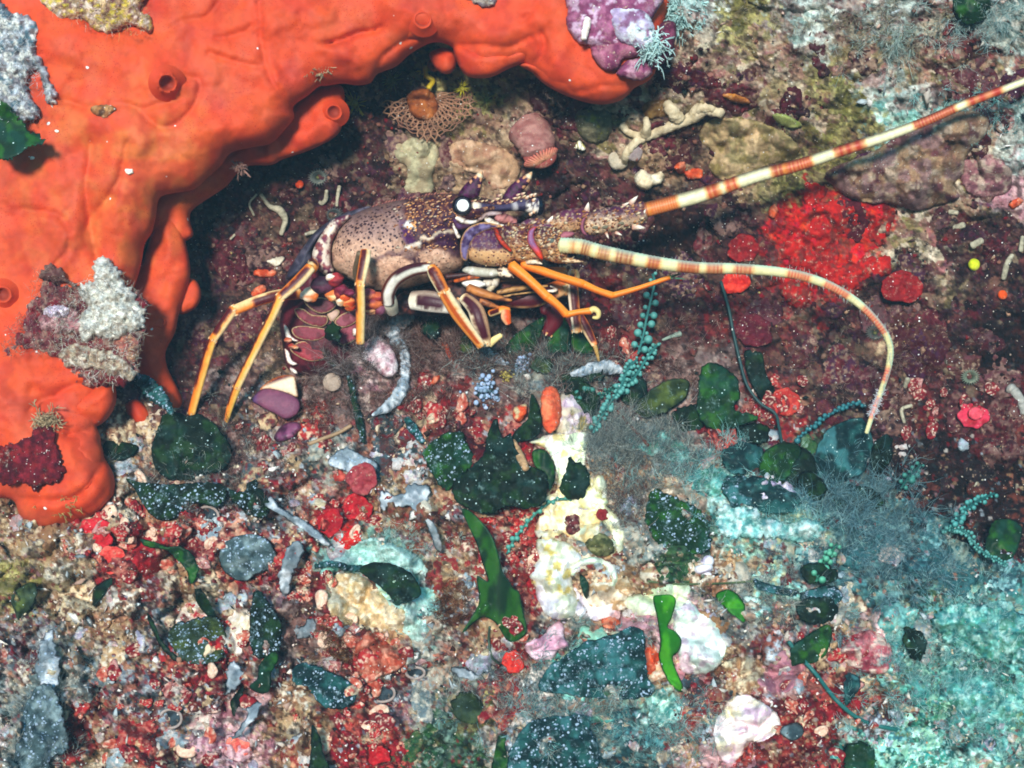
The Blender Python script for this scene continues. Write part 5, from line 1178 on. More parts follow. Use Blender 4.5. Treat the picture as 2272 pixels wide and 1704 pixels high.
B = [
 ('c8', [(905, 960), (990, 940), (1040, 962), (1110, 950), (1200, 1010), (1262, 1090), (1292, 1180), (1250, 1262), (1150, 1292), (1100, 1322), (960, 1322), (880, 1272), (845, 1180), (860, 1080), (890, 1000)], "large blackish green blade at the foot of the lobster's two rear legs", 'dark', None, dict(lift=22, jag=.012)),
 ('c8', [(580, 1112), (640, 1098), (770, 1130), (740, 1180), (660, 1212), (590, 1180)], "small dark green blade beside the lowest lobe of the orange sponge", 'dark', None, dict()),
 ('c8', [(700, 1312), (800, 1332), (960, 1342), (1180, 1330), (1240, 1352), (1262, 1420), (1200, 1470), (1080, 1450), (1000, 1530), (880, 1540), (800, 1462), (750, 1372)], "black blade dotted with lilac blobs just under the big blackish blade", 'dark', SPK, dict(lift=20)),
 ('c8', [(1260, 1372), (1330, 1390), (1420, 1312), (1440, 1400), (1490, 1480), (1480, 1540), (1400, 1520), (1330, 1480)], "ragged dark blade right of the lilac dotted blade", 'dark', SPK, dict(jag=.03)),
 ('d4', [(240, 572), (330, 535), (430, 550), (520, 600), (572, 680), (572, 720), (510, 752), (440, 772), (400, 722), (340, 662), (280, 622)], "dark leaf shaped blade lying over a pale sandy knob", 'dark', None, dict(lift=20, curl=10)),
 ('d3', [(530, 720), (580, 685), (640, 700), (686, 770), (692, 862), (650, 842), (590, 800)], "small bright green fan blade right of the tall twisted blade", 'bright', CLN, dict(lift=22)),
 ('d6', [(830, 762), (880, 690), (960, 640), (1040, 632), (1072, 700), (1112, 800), (1062, 862), (1000, 932), (950, 952), (890, 882)], "green blade sprinkled with white dots below the lobster's mouth", 'mid', SPK, dict(lift=24, jag=.012)),
 ('d6', [(1000, 902), (1090, 832), (1160, 762), (1182, 640), (1232, 560), (1262, 662), (1312, 640), (1332, 722), (1400, 802), (1442, 830), (1500, 862), (1512, 962), (1480, 1032), (1380, 1052), (1280, 1042), (1180, 1082), (1060, 1042), (1000, 992)], "widest blackish lobed blade left of the chalky white crust", 'dark', None, dict(lift=30, jag=.01)),
 ('d6', [(1420, 430), (1460, 470), (1480, 560), (1470, 642), (1400, 682), (1310, 682), (1350, 612), (1400, 560)], "dark upright blade touching the coral pink finger sponge", 'dark', None, dict(lift=34)),
 ('d6', [(1430, 742), (1490, 730), (1540, 790), (1552, 882), (1520, 962), (1500, 862), (1450, 832)], "narrow green blade edge against the chalky white crust", 'mid', CLN, dict(lift=26)),
 ('d6', [(1632, 770), (1660, 800), (1690, 795), (1722, 822), (1742, 902), (1712, 992), (1660, 1002), (1580, 962), (1602, 872)], "torn black green blade standing on the chalky white crust", 'dark', None, dict(lift=52, jag=.02, slope=.2)),
 ('c2', [(580, 1642), (640, 1520), (750, 1430), (905, 1328), (905, 1420), (852, 1560), (800, 1642), (700, 1682)], "dark pointed blade under the lobster's front legs", 'mid', None, dict(lift=40, slope=.2)),
 ('c2', [(1030, 1298), (1100, 1380), (1132, 1500), (1112, 1622), (980, 1642), (880, 1662), (940, 1530), (962, 1420)], "triangular green blade standing behind the feathery white sprig", 'mid', None, dict(lift=44, slope=.2)),
 ('c2', [(1130, 1480), (1210, 1460), (1290, 1492), (1332, 1572), (1300, 1642), (1180, 1642), (1130, 1562)], "rounded green blade at the lobster's far foot", 'mid', CLN, dict(lift=40, slope=.2)),
 ('d2', [(440, 602), (480, 510), (590, 530), (650, 600), (662, 690), (640, 762), (760, 802), (660, 850), (560, 872), (480, 852), (430, 782)], "ragged dark green blade in the crevice below the curved antenna", 'mid', None, dict(lift=26, jag=.02)),
 ('d2', [(80, 752), (160, 662), (290, 590), (380, 602), (372, 690), (290, 752), (180, 802), (100, 792)], "oblique olive blade right of the beaded algae", 'olive', None, dict(lift=26)),
 ('d2', [(690, 442), (780, 452), (802, 560), (852, 642), (850, 702), (800, 732), (740, 642), (700, 552)], "narrow black green blade hanging in the crevice", 'dark', None, dict(lift=20)),
 ('d2', [(780, 1022), (850, 950), (960, 940), (1002, 982), (962, 1052), (920, 1132), (840, 1162), (780, 1112)], "deep green folded blade left of the antenna tip", 'mid', None, dict(lift=24, jag=.012)),
 ('d2', [(1090, 952), (1150, 862), (1230, 822), (1330, 802), (1372, 882), (1392, 952), (1362, 1032), (1330, 1102), (1240, 1152), (1130, 1162), (1060, 1122), (1072, 1032)], "big teal streaked blade right under the antenna tip", 'teal', None, dict(lift=30, jag=.008)),
 ('d3', [(960, 982), (1080, 902), (1160, 882), (1152, 1002), (1100, 1072), (1000, 1092), (920, 1112), (930, 1042)], "dark green blade left of the pink knobbly crust", 'mid', None, dict(lift=18)),
 ('d3', [(180, 150), (300, 180), (450, 260), (500, 400), (470, 480), (300, 500), (200, 420), (150, 300)], "green patch of blade crowded with white grains above the small white snail", 'mid', SPK, dict(lift=12, jag=.03)),
 ('d4', [(1250, 1132), (1380, 1032), (1500, 962), (1640, 930), (1720, 890), (1790, 922), (1800, 1052), (1812, 1152), (1850, 1240), (1760, 1282), (1600, 1282), (1450, 1272), (1320, 1252), (1220, 1232)], "wide teal blade full of pale grains left of the tall twisted blade", 'teal', SPK, dict(lift=20, jag=.012)),
 ('d4', [(1090, 1502), (1180, 1402), (1320, 1380), (1480, 1372), (1502, 1462), (1542, 1562), (1500, 1700), (1100, 1700), (1050, 1602)], "bluish grain covered blade at the bottom edge of the view", 'teal', SPK, dict(lift=20, jag=.012)),
 ('d4', [(1000, 1482), (1042, 1490), (1032, 1542), (1062, 1690), (960, 1690), (980, 1562)], "slim green blade beside the bluish grain covered blade at the bottom", 'mid', CLN, dict(lift=26)),
 ('d5', [(1700, 1422), (1742, 1480), (1772, 1602), (1822, 1720), (1690, 1700), (1695, 1560)], "tapering dark blade at the bottom between two red crusts", 'dark', None, dict(lift=24)),
 ('d5', [(760, 408), (830, 424), (900, 450), (1000, 455), (1062, 510), (1086, 570), (1062, 642), (1030, 652), (1020, 592), (970, 530), (900, 472), (800, 452)], "sickle shaped green blade over the red crust below the orange sponge", 'mid', CLN, dict(lift=22)),
 ('d5', [(1065, 642), (1110, 700), (1150, 770), (1182, 842), (1120, 822), (1070, 742)], "short pointed blade at the tail of the sickle shaped blade", 'dark', CLN, dict(lift=18)),
 ('d5', [(800, 806), (840, 860), (880, 960), (982, 1072), (950, 1074), (870, 992), (820, 892)], "thin curved dark blade left of the white dotted olive patch", 'dark', CLN, dict(lift=18)),
 ('d5', [(930, 902), (1030, 850), (1150, 830), (1212, 890), (1232, 992), (1190, 1072), (1080, 1102), (990, 1062), (930, 992)], "olive patch covered in white dots beside the thin curved blade", 'olive', SPK, dict(lift=14, jag=.03)),
 ('d5', [(1200, 452), (1280, 400), (1380, 384), (1460, 420), (1506, 500), (1500, 562), (1400, 602), (1330, 642), (1250, 612), (1200, 542)], "round pale blade crusted all over with lilac grains", 'grey', SPK, dict(lift=20)),
 ('d5', [(1420, 1082), (1500, 1018), (1522, 1062), (1480, 1142), (1472, 1232), (1420, 1256), (1360, 1222), (1400, 1172)], "small shiny bright green lobed blade low in the red and sandy patch", 'mid', CLN, dict(lift=24)),
 ('d5', [(1260, 1292), (1332, 1208), (1312, 1302), (1275, 1382)], "tiny dark blade under the shiny lobed blade", 'dark', CLN, dict(lift=20)),
 ('d5', [(1600, 1112), (1700, 1090), (1830, 1152), (1922, 1212), (1932, 1292), (1840, 1342), (1750, 1322), (1680, 1222), (1610, 1202)], "crumpled teal blade crusted white left of two dark pits", 'teal', SPK, dict(lift=22, jag=.02)),
 ('d5', [(60, 742), (110, 672), (190, 650), (202, 722), (150, 812), (100, 852)], "olive oval blade at the left edge on pale sand", 'olive', None, dict(lift=14)),
 ('d5', [(510, 682), (612, 618), (590, 692), (530, 762), (508, 772)], "small dark folded blade on sand below the orange sponge's foot", 'dark', CLN, dict(lift=22)),
 ('d5', [(100, 1502), (140, 1302), (220, 1200), (300, 1232), (350, 1382), (372, 1542), (300, 1602), (240, 1690), (90, 1690)], "big grey white frond at the lower left corner", 'grey', SPK, dict(lift=26, jag=.03)),
 ('d5', [(220, 1200), (200, 1080), (220, 960), (290, 900), (300, 1020), (330, 1120), (290, 1230)], "lilac grey strip rising above the big grey frond", 'pale', SPK, dict(lift=22, jag=.04)),
 ('d6', [(320, 782), (400, 720), (500, 762), (580, 802), (572, 852), (530, 884), (420, 852), (330, 822)], "oblong white plate with black blotches", 'pale', SPK, dict(lift=22)),
 ('d6', [(0, 985), (60, 1048), (200, 1130), (322, 1232), (310, 1262), (180, 1172), (60, 1092), (-30, 1030)], "long pale lilac strip slanting down between red crusts", 'pale', None, dict(lift=22)),
 ('d4', [(600, 300), (650, 330), (692, 470), (660, 472), (620, 372)], "white dagger shaped sliver left of the tallest green blade", 'pale', None, dict(lift=26)),
 ('d5', [(1520, 620), (1560, 470), (1620, 420), (1660, 480), (1620, 560), (1570, 700), (1530, 720)], "pinkish white crumpled strip right of the round lilac blade", 'pale', None, dict(lift=22, jag=.03)),
 ('d5', [(1360, 900), (1380, 700), (1440, 720), (1500, 800), (1540, 920), (1520, 1020), (1440, 1060), (1370, 1020)], "dark plum blade rimmed with white grains above the shiny lobed blade", 'dark', SPK, dict(lift=20, jag=.02)),
 ('d3', [(740, 620), (800, 650), (1000, 690), (1150, 660), (1220, 700), (1200, 760), (1100, 780), (960, 730), (780, 690)], "horizontal dark frond edged in white on the teal slope", 'teal', SPK, dict(lift=20)),
 ('d3', [(2040, 320), (2120, 300), (2200, 340), (2190, 430), (2140, 520), (2040, 520), (2000, 440)], "shadowy green blade at the right edge inside the dark hollow", 'mid', CLN, dict(lift=20)),
 ('d3', [(890, 1440), (980, 1410), (1010, 1470), (950, 1510), (890, 1480)], "small grey green lobed blade right of the white pink shell plate", 'grey', CLN, dict(lift=30)),
 ('d3', [(1230, 1150), (1300, 1150), (1320, 1230), (1260, 1300), (1235, 1300)], "little teal feathery blade below the pink knobbly crust", 'teal', CLN, dict(lift=24, jag=.03)),
 ('d4', [(1440, 605), (1470, 620), (1495, 680), (1480, 740), (1455, 690)], "tiny green blade inside the hollow of the chalky ring", 'mid', CLN, dict(lift=46, slope=.2)),
 ('f', [(0, 225), (30, 240), (60, 280), (100, 305), (60, 320), (40, 335), (0, 345), (-30, 300)], "vivid green leaf sticking out over the orange sponge at the left edge", 'mid', CLN, dict(dep=-190, jag=.05)),
 ('f', [(2060, 0), (2100, -20), (2140, 0), (2130, 40), (2090, 55), (2065, 30)], "deep green blade at the top edge near the right corner", 'mid', CLN, dict(lift=20)),
]
B += [
 ('d2', [(900, 1010), (1000, 962), (1082, 1052), (1062, 1182), (950, 1202), (880, 1122)], "dark green blade wedged between the deep green folded and the big teal streaked blades", 'dark', None, dict(lift=18)),
 ('d2', [(1380, 962), (1470, 890), (1502, 1002), (1442, 1102), (1380, 1082)], "small dark fringed blade right of the big teal streaked blade", 'dark', None, dict(lift=22, jag=.03)),
 ('d2', [(640, 1182), (760, 1122), (900, 1182), (1002, 1252), (900, 1332), (740, 1292)], "dark teal blade at the upper edge of the turquoise silt", 'teal', None, dict(lift=16, jag=.02)),
 ('d2', [(1150, 1182), (1350, 1172), (1452, 1262), (1300, 1332), (1150, 1282)], "dim blade under the grey blue hair below the antenna tip", 'dark', None, dict(lift=14, jag=.02)),
 ('d6', [(1560, 330), (1640, 322), (1740, 350), (1700, 390), (1600, 380)], "dark flat blade under the feathery white crusted sprig", 'dark', None, dict(lift=30)),
 ('d6', [(600, 962), (700, 982), (760, 920), (860, 930), (850, 1012), (800, 1062), (700, 1032), (610, 1062)], "pinkish white crumpled crust left of the widest blackish blade", 'pale', None, dict(lift=18, jag=.04)),
 ('d5', [(1560, 902), (1640, 880), (1700, 828), (1736, 880), (1700, 952), (1600, 932)], "white crumpled crust right of the dark plum blade", 'pale', None, dict(lift=20, jag=.04)),
 ('d5', [(1240, 1090), (1290, 1078), (1332, 1160), (1290, 1222), (1220, 1272), (1230, 1180)], "pinkish tan crust strip left of the shiny lobed blade", 'pale', None, dict(lift=16, jag=.04)),
 ('d5', [(1260, 1512), (1330, 1400), (1370, 1318), (1432, 1308), (1380, 1400), (1300, 1492)], "lilac white strip slanting below the tiny dark blade", 'pale', None, dict(lift=18, jag=.03)),
 ('d4', [(740, 1108), (820, 1118), (902, 1170), (850, 1184), (760, 1152)], "thin white teal strip right of the salmon scalloped crust", 'pale', None, dict(lift=18, jag=.02)),
]
B += [
 ('d6', [(1600, 380), (1660, 350), (1740, 370), (1800, 450), (1780, 540), (1700, 560), (1640, 500)], "dark green blade just right of the chalky crust's lilac top", 'dark', None, dict(lift=26, jag=.02)),
 ('d2', [(20, 620), (90, 560), (150, 600), (160, 680), (90, 740), (20, 720)], "dark blade behind the beaded runner, left of the oblique olive blade", 'dark', None, dict(lift=20, jag=.02)),
 ('d2', [(300, 760), (420, 740), (470, 820), (430, 880), (330, 870)], "small dark green scrap under the ragged dark green blade", 'dark', None, dict(lift=18, jag=.03)),
 ('d2', [(560, 1000), (660, 940), (780, 960), (790, 1060), (700, 1120), (590, 1090)], "dark teal scalloped blade left of the deep green folded blade", 'teal', None, dict(lift=18, jag=.03)),
 ('d2', [(980, 1120), (1060, 1090), (1130, 1170), (1100, 1250), (1010, 1240)], "green black blade under the big teal streaked blade", 'dark', None, dict(lift=16, jag=.03)),
 ('d2', [(640, 860), (760, 830), (830, 880), (800, 940), (690, 940)], "low dark green blade at the foot of the long thin stem", 'dark', None, dict(lift=18, jag=.02)),
 ('d3', [(560, 90), (680, 70), (760, 130), (740, 220), (620, 230)], "dark green blade among the white grains left of the lilac lump", 'teal', SPK, dict(lift=18, jag=.03)),
 ('d3', [(1000, 560), (1120, 540), (1200, 600), (1150, 660), (1030, 640)], "dull green blade above the horizontal white edged frond", 'dark', None, dict(lift=18, jag=.03)),
 ('d3', [(1000, 740), (1150, 730), (1190, 820), (1080, 880), (980, 830)], "dark green blade below the horizontal white edged frond", 'dark', None, dict(lift=14, jag=.03)),
 ('d3', [(1560, 900), (1650, 920), (1680, 1020), (1620, 1080), (1560, 1000)], "slim dark green blade right of the pink knobbly crust", 'dark', None, dict(lift=18, jag=.03)),
 ('d3', [(1230, 1560), (1330, 1510), (1400, 1580), (1380, 1690), (1250, 1690)], "bright green tattered blade at the bottom right of the long teal stem", 'mid', None, dict(lift=20, jag=.03)),
 ('d5', [(1350, 160), (1420, 130), (1470, 200), (1450, 290), (1380, 280)], "dark green tongue left of the long pale lilac strip", 'dark', None, dict(lift=16, jag=.02)),
 ('d4', [(750, 1280), (850, 1240), (920, 1320), (880, 1420), (780, 1400)], "olive green patch at the lower middle of the slope", 'olive', None, dict(lift=12, jag=.04)),
]
B += [
 ('c4', [(560, 640), (640, 590), (700, 640), (690, 740), (600, 760), (540, 720)], "ragged dark olive frond in the fuzz just left of the lobster's front foot", 'dark', None, dict(lift=46, jag=.05)),
 ('c4', [(850, 760), (920, 720), (980, 780), (960, 860), (880, 880)], "ragged dark frond right under the lobster's front foot", 'olive', None, dict(lift=40, jag=.05)),
 ('c4', [(1690, 990), (1800, 960), (1950, 990), (1990, 1050), (1850, 1080), (1740, 1060)], "dark feathery frond behind the lilac top of the chalky crust", 'dark', None, dict(lift=34, jag=.06)),
 ('c4', [(1400, 920), (1500, 900), (1600, 960), (1560, 1020), (1450, 1010)], "ragged grey green frond left of the feathery white sprig", 'olive', None, dict(lift=40, jag=.06)),
 ('c3', [(1350, 690), (1400, 640), (1450, 680), (1450, 780), (1390, 800), (1340, 760)], "dark frond tip in front of the lobster's tail", 'dark', None, dict(lift=190, jag=.04)),
]
for c, pts, lab, tone, mat, kw in B:
    blade(c, pts, lab, tone, mat, group=G1, **kw)

def erect(c, pts, label, tone, lean, curve, name='leafy_seaweed'):
    """a blade growing away from the reef, its root at the last point given"""
    poly = K(c, pts); seed = int(poly[0, 0]); root = poly[np.argmax(poly[:, 1])]
    a, b, e_ = [hx(h) for h in GREEN[tone]]
    g0 = float(ground(root[0], root[1])) - 14
    lo = poly[:, 1].min(); H = root[1] - lo
    def dep(u, v):
        t = np.clip((root[1] - v) / H, 0, 1)
        gd = ground(u, v) - 16
        return np.minimum(g0 - lean * t + curve * t ** 2 + 10 * np.sin((u - root[0]) / 16.0), gd)
    def col(u, v, e):
        n = fbm(u / 26, v / 60, seed, 3); cc = mix(a, b, sm(.4, .66, n)); return mix(cc, e_, sm(4, .5, e) * .7)  # margin sheen painted into the colour here as well
    mb = MB(); mb.inflate(poly, dep, T=1.6, R=3, Tb=1.5, step=4, col=col)
    return tag(mb.build(name, M_LEAF_CLEAN), label, 'seaweed', G1)
erect('d4', [(795, 250), (832, 250), (892, 300), (960, 390), (1000, 500), (1022, 590), (1060, 642), (1082, 682), (1112, 702), (1132, 802), (1152, 922), (1060, 972), (992, 882), (960, 852), (900, 842), (800, 922), (870, 802), (892, 742), (880, 612), (940, 642), (910, 542), (880, 442), (830, 332)], "tallest dark green blade with a ragged three pointed foot", 'mid', 60, 10)
erect('d4', [(1840, 732), (1880, 715), (1940, 715), (1966, 750), (1942, 842), (1920, 892), (1960, 912), (1996, 962), (1982, 1022), (1950, 1052), (1962, 1112), (2002, 1202), (2002, 1246), (1950, 1222), (1900, 1142), (1870, 1052), (1880, 982), (1865, 852)], "tall twisted bright green blade with a wavy edge", 'bright', 70, 0)

def crusted_strip(c, pts, label, cat, w, tone='pale', lift=20):
    p = K(c, pts); r = np.random.default_rng(int(p[0, 0]))
    d = ground(p[:, 0], p[:, 1]) - lift
    d = np.minimum(d, np.linspace(d[0], d[-1], len(d)) + 10)
    a, b, e_ = [hx(h) for h in GREEN[tone]]
    mb = MB(); mb.tube(np.column_stack([p, d]), w, sides=9, per=7, flat=.45, wob=.5, col=lambda t, s, f, V: mix(mix(a, b, sm(.4, .6, fbm(V[:, 0] / 7, V[:, 1] / 7, 311, 3))), e_, sm(.6, .72, fbm(V[:, 0] / 5, V[:, 1] / 5, 312, 2))))
    return tag(mb.build("crusted_seaweed", M_LEAF_SPECK), label, cat)
crusted_strip('c4', [(480, 520), (440, 600), (330, 660), (350, 760), (410, 850), (430, 960), (420, 1070), (380, 1180), (300, 1280), (165, 1362)], "pale grey crusted blade curling down from the lobster's legs to a white point", 'algae blade', [7, 12, 17, 15, 12, 11, 12, 14, 13, 3], lift=38)
crusted_strip('d6', [(1640, 330), (1720, 300), (1810, 280), (1870, 290), (1935, 310)], "feathery white crusted sprig pointing right below the far foot", 'algae sprig', [8, 13, 16, 14, 3], lift=50)
crusted_strip('c4', [(1035, 830), (1080, 880), (1150, 920), (1220, 960)], "short bluish crusted finger under the lobster's front foot", 'algae finger', [10, 13, 11, 4], lift=36)
crusted_strip('d4', [(0, 560), (90, 545), (180, 570), (250, 570)], "dark bluish stalk of the leaf on the sandy knob", 'algae stalk', [6, 7, 8, 7], 'teal', lift=22)
crusted_strip('c3', [(1195, 800), (1260, 850), (1330, 930), (1410, 1005)], "thin shiny black green stem in front of the lobster's tail", 'seaweed', [4, 6, 6, 4], 'dark', lift=55)
crusted_strip('d6', [(430, 330), (460, 480), (490, 600), (505, 690)], "dark upright stem left of the curling pale blade", 'seaweed', [6, 8, 8, 5], 'dark', lift=30)
crusted_strip('c8', [(760, 740), (820, 790), (870, 840), (930, 900), (960, 950)], "black white speckled strip bridging the orange sponge and the big blackish blade", 'algae strip', [10, 18, 18, 12, 5], 'teal', lift=120)
crusted_strip('d6', [(740, 560), (780, 620), (830, 690)], "short teal and white finger left of the dotted green blade", 'algae finger', [8, 11, 6], 'teal', lift=26)
for i_, (c, x, y, r, lab) in enumerate([('d6', 1170, 410, 32, "rounded blue grey granular tuft below the lobster's front foot"), ('d6', 1385, 275, 26, "blue grey granular tuft nearest the dark triangular blade"), ('d6', 1290, 330, 15, "small yellowish granular knob between two blue grey tufts")]):
    p = K(c, [(x, y)])[0]; mb = MB(); gd = float(ground(*p)); rr = np.random.default_rng(i_ + 40)
    for _ in range(70):
        a = rr.normal(0, .45, 3) * r
        mb.ball((p[0] + a[0], p[1] + a[1], gd - 20 - abs(a[2])), rr.uniform(.08, .2) * r, mix(hx('a8bcdc'), hx('3a5a60'), rr.random() ** 1.5) if i_ < 2 else hx('b0a050'), seg=4)
    mb.ball((p[0], p[1], gd - 8), r * .7, hx('2a4448'), seg=6)
    tag(mb.build("granular_tuft", M_SOFT), lab, 'algae tuft')

# ---------------------------------------------------------------- beaded algae
def beaded(c, pts, bead, label, tone='2e6a66', light='5a9c94', sw=3.0, dens=1.0, lift=30, seed=1, spread=1.0, dl=None):
    p = K(c, pts); r = np.random.default_rng(seed)
    d = ground(p[:, 0], p[:, 1]) - lift if dl is None else np.full(len(p), dl)
    d = d * .4 + np.linspace(d[0], d[-1], len(d)) * .6
    q = np.column_stack([p, d])
    e = empty("beaded_algae", (q[0, 0], q[0, 1], q[0, 2]))
    mb = MB(); mb.tube(q, sw, sides=8, per=8, col=hx(tone)); mb.build("stem", M_BEAD, e)
    sp = spline(q, 24); L = np.concatenate([[0], np.cumsum(np.linalg.norm(np.diff(sp, axis=0), axis=1))])
    mb = MB(); s = bead * .5; k = 0
    while s < L[-1]:
        i = min(np.searchsorted(L, s), len(sp) - 2); t = sp[i + 1] - sp[i]; t /= np.linalg.norm(t) + 1e-9
        n = np.array([t[1], -t[0], 0]) * (1 if k % 2 else -1)
        n = n + r.normal(0, .3, 3) + np.array([0, 0, -.5 + .4 * r.random()]) + t * .5
        n /= np.linalg.norm(n)
        b = bead * r.uniform(.5, 1.15) * (1 - .35 * s / L[-1])
        tip = sp[i] + n * b * 1.75 * spread
        mb.tube([sp[i], (sp[i] + tip) / 2, tip], [b * .3, b * .34, b * .6], sides=6, per=2, col=hx(tone), cap=False)
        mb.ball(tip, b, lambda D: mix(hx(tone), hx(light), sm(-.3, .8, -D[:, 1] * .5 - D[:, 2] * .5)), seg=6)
        s += bead * 1.25 / dens * r.uniform(.8, 1.2); k += 1
    mb.build("beads", M_BEAD, e)
    return tag(e, label, 'seaweed', 'beaded green algae')
beaded('c2', [(1680, 1640), (1720, 1500), (1750, 1350), (1785, 1200), (1815, 1060), (1800, 990)], 9.5, "tall blue green beaded sprig reaching the orange feeler's forked tip", seed=2, lift=60)
beaded('d6', [(1760, 640), (1800, 560), (1850, 480), (1910, 390), (1950, 290), (2000, 240)], 7.5, "dense beaded sprig at the base of the tall blue green one", seed=3, dens=1.6, lift=50)
beaded('d6', [(1900, 420), (1990, 330), (2060, 220), (2120, 150)], 6.5, "short beaded sprig leaning right beside the tall blue green one", seed=4, dens=1.4, lift=40)
beaded('d6', [(1660, 450), (1720, 420), (1790, 440), (1870, 400), (1960, 370)], 6, "low dark beaded runner behind the chalky crust's top", seed=14, dens=1.4, lift=40, tone='1e5048', light='3a7c70')
beaded('d6', [(1290, 1300), (1330, 1220), (1400, 1130), (1480, 1050), (1560, 1005), (1640, 1000)], 6.5, "string of green beads climbing beside the tallest blade to the chalky crust", seed=5, dens=.8, lift=34, spread=.4, tone='2e6e64', light='5aa494')
beaded('d2', [(960, 930), (1060, 850), (1180, 770), (1290, 725), (1350, 742)], 6.5, "arching blue green chain of beads above the big teal blade", seed=6, lift=40, tone='164a52', light='2e7076', spread=.4, dens=1.3)
beaded('d2', [(1540, 1190), (1590, 1120), (1650, 1060)], 8, "small beaded sprig at the edge of the dark hollow", seed=7, dens=1.2, lift=40, tone='1a4a44', light='3a7c70')
beaded('d2', [(1820, 1420), (1880, 1320), (1960, 1260), (2050, 1215)], 7, "beaded sprig pointing up right into the dark hollow", seed=8, dens=1.3, lift=44, tone='1e5654', light='4c9690')
beaded('d3', [(1080, 640), (1110, 560), (1150, 500), (1190, 440)], 9, "squat green beaded sprig on the teal slope", seed=9, lift=40, dens=1.2, tone='2a6c54', light='5cac8c')
beaded('d2', [(1760, 1420), (1880, 1420), (1980, 1530), (2120, 1610)], 5, "pale teal beaded runner along the lip of the dark hollow", seed=10, lift=34, dens=1.6, tone='26605c', light='5c9c94')
def stem(c, pts, w, colr, label, lift=26, cat='stem', name='seaweed_thread', mat=None):
    p = K(c, pts); d = ground(p[:, 0], p[:, 1]) - lift; d = d * .5 + np.linspace(d[0], d[-1], len(d)) * .5
    mb = MB(); mb.tube(np.column_stack([p, d]), w, sides=7, per=8, col=hx(colr)); return tag(mb.build(name, mat or M_BEAD), label, cat)
stem('d2', [(560, 60), (600, 200), (630, 350), (660, 480), (700, 620), (770, 720), (855, 780), (875, 850), (892, 940)], 3.6, '1c3c3c', "long thin dark stem hanging down the crevice wall", lift=40)
stem('d3', [(930, 970), (990, 1050), (1080, 1150), (1190, 1290), (1310, 1390), (1420, 1430), (1520, 1450)], 5, '20605c', "long smooth teal stem curving across the red crust", lift=40)
stem('d3', [(160, 640), (300, 655), (450, 655), (600, 650), (740, 640)], 2.4, '4a5a38', "fine olive stem lying across the slope by the white snail", lift=30)
stem('d6', [(1890, 520), (1950, 590), (2000, 640), (2060, 710)], 4, '5a3428', "reddish twig stuck in the grey turf", lift=36, cat='twig')
stem('d6', [(210, 700), (290, 670), (370, 640), (440, 600)], 4.5, '9a7c5c', "tan twig lying right of the purple tunicate", lift=26, cat='twig')
stem('d4', [(950, 890), (945, 960), (960, 1050), (1000, 1090)], 3, '3c5040', "thin olive stem under the tallest blade's foot", lift=26)

# ---------------------------------------------------------------- lumps, crusts and chalk
def lump(c, pts, cols, label, cat, name, T=25, R=None, lift=0, rough=14, scale=14, mat=None, step=4, d=None, parent=None, Tb=20, group=None, jag=0.0):
    poly = K(c, pts); seed = int(abs(poly[0, 0] + 3 * poly[0, 1])) % 991
    if jag:
        poly = ragged(poly, 5, seed); poly = poly if True else poly; r = np.random.default_rng(seed); cen = poly.mean(0); poly = cen + (poly - cen) * (1 + r.normal(0, jag * .4, len(poly)))[:, None]
    if not jag: poly = ragged(poly, 1.6, seed, max(step, 3)); curve_ = False
    L_ = [hx(h) for h in cols]
    def col(u, v, e):
        n = fbm(u / scale, v / scale, seed, 4); k = worley(u / (scale * .5), v / (scale * .5), seed)[2]
        cc = mix(L_[0], L_[1 % len(L_)], sm(.42, .6, n))
        for i in range(2, len(L_)): cc = mix(cc, L_[i], sm(.55, .66, fbm(u / scale + 31 * i, v / scale, seed + i, 4)) * .9)
        return np.column_stack([cc[:, :3] * (.8 + .4 * k)[:, None], np.ones(len(u))])
    dep = (lambda u, v: ground(u, v) - lift) if d is None else (d if callable(d) else (lambda u, v: d + 0 * u))
    mb = MB(); s_ = mb.inflate(poly, dep, T=T, R=R or T * 1.2, Tb=Tb, step=step, col=col, bump=lambda u, v: (fbm(u / scale, v / scale, seed + 9, 4) - .5) * rough * 2, curve=False)
    o = mb.build(name, mat or M_LUMP, parent)
    if parent is None: tag(o, label, cat, group)
    return o, s_
chalk = empty("chalky_crust", (1290, 1100, -60)); tag(chalk, "knobbly chalk white and pale green crust running down the middle of the slope", "crust")
CH = ['eef0d4', 'd6e8c4', 'f6f4ea', 'e4d890']
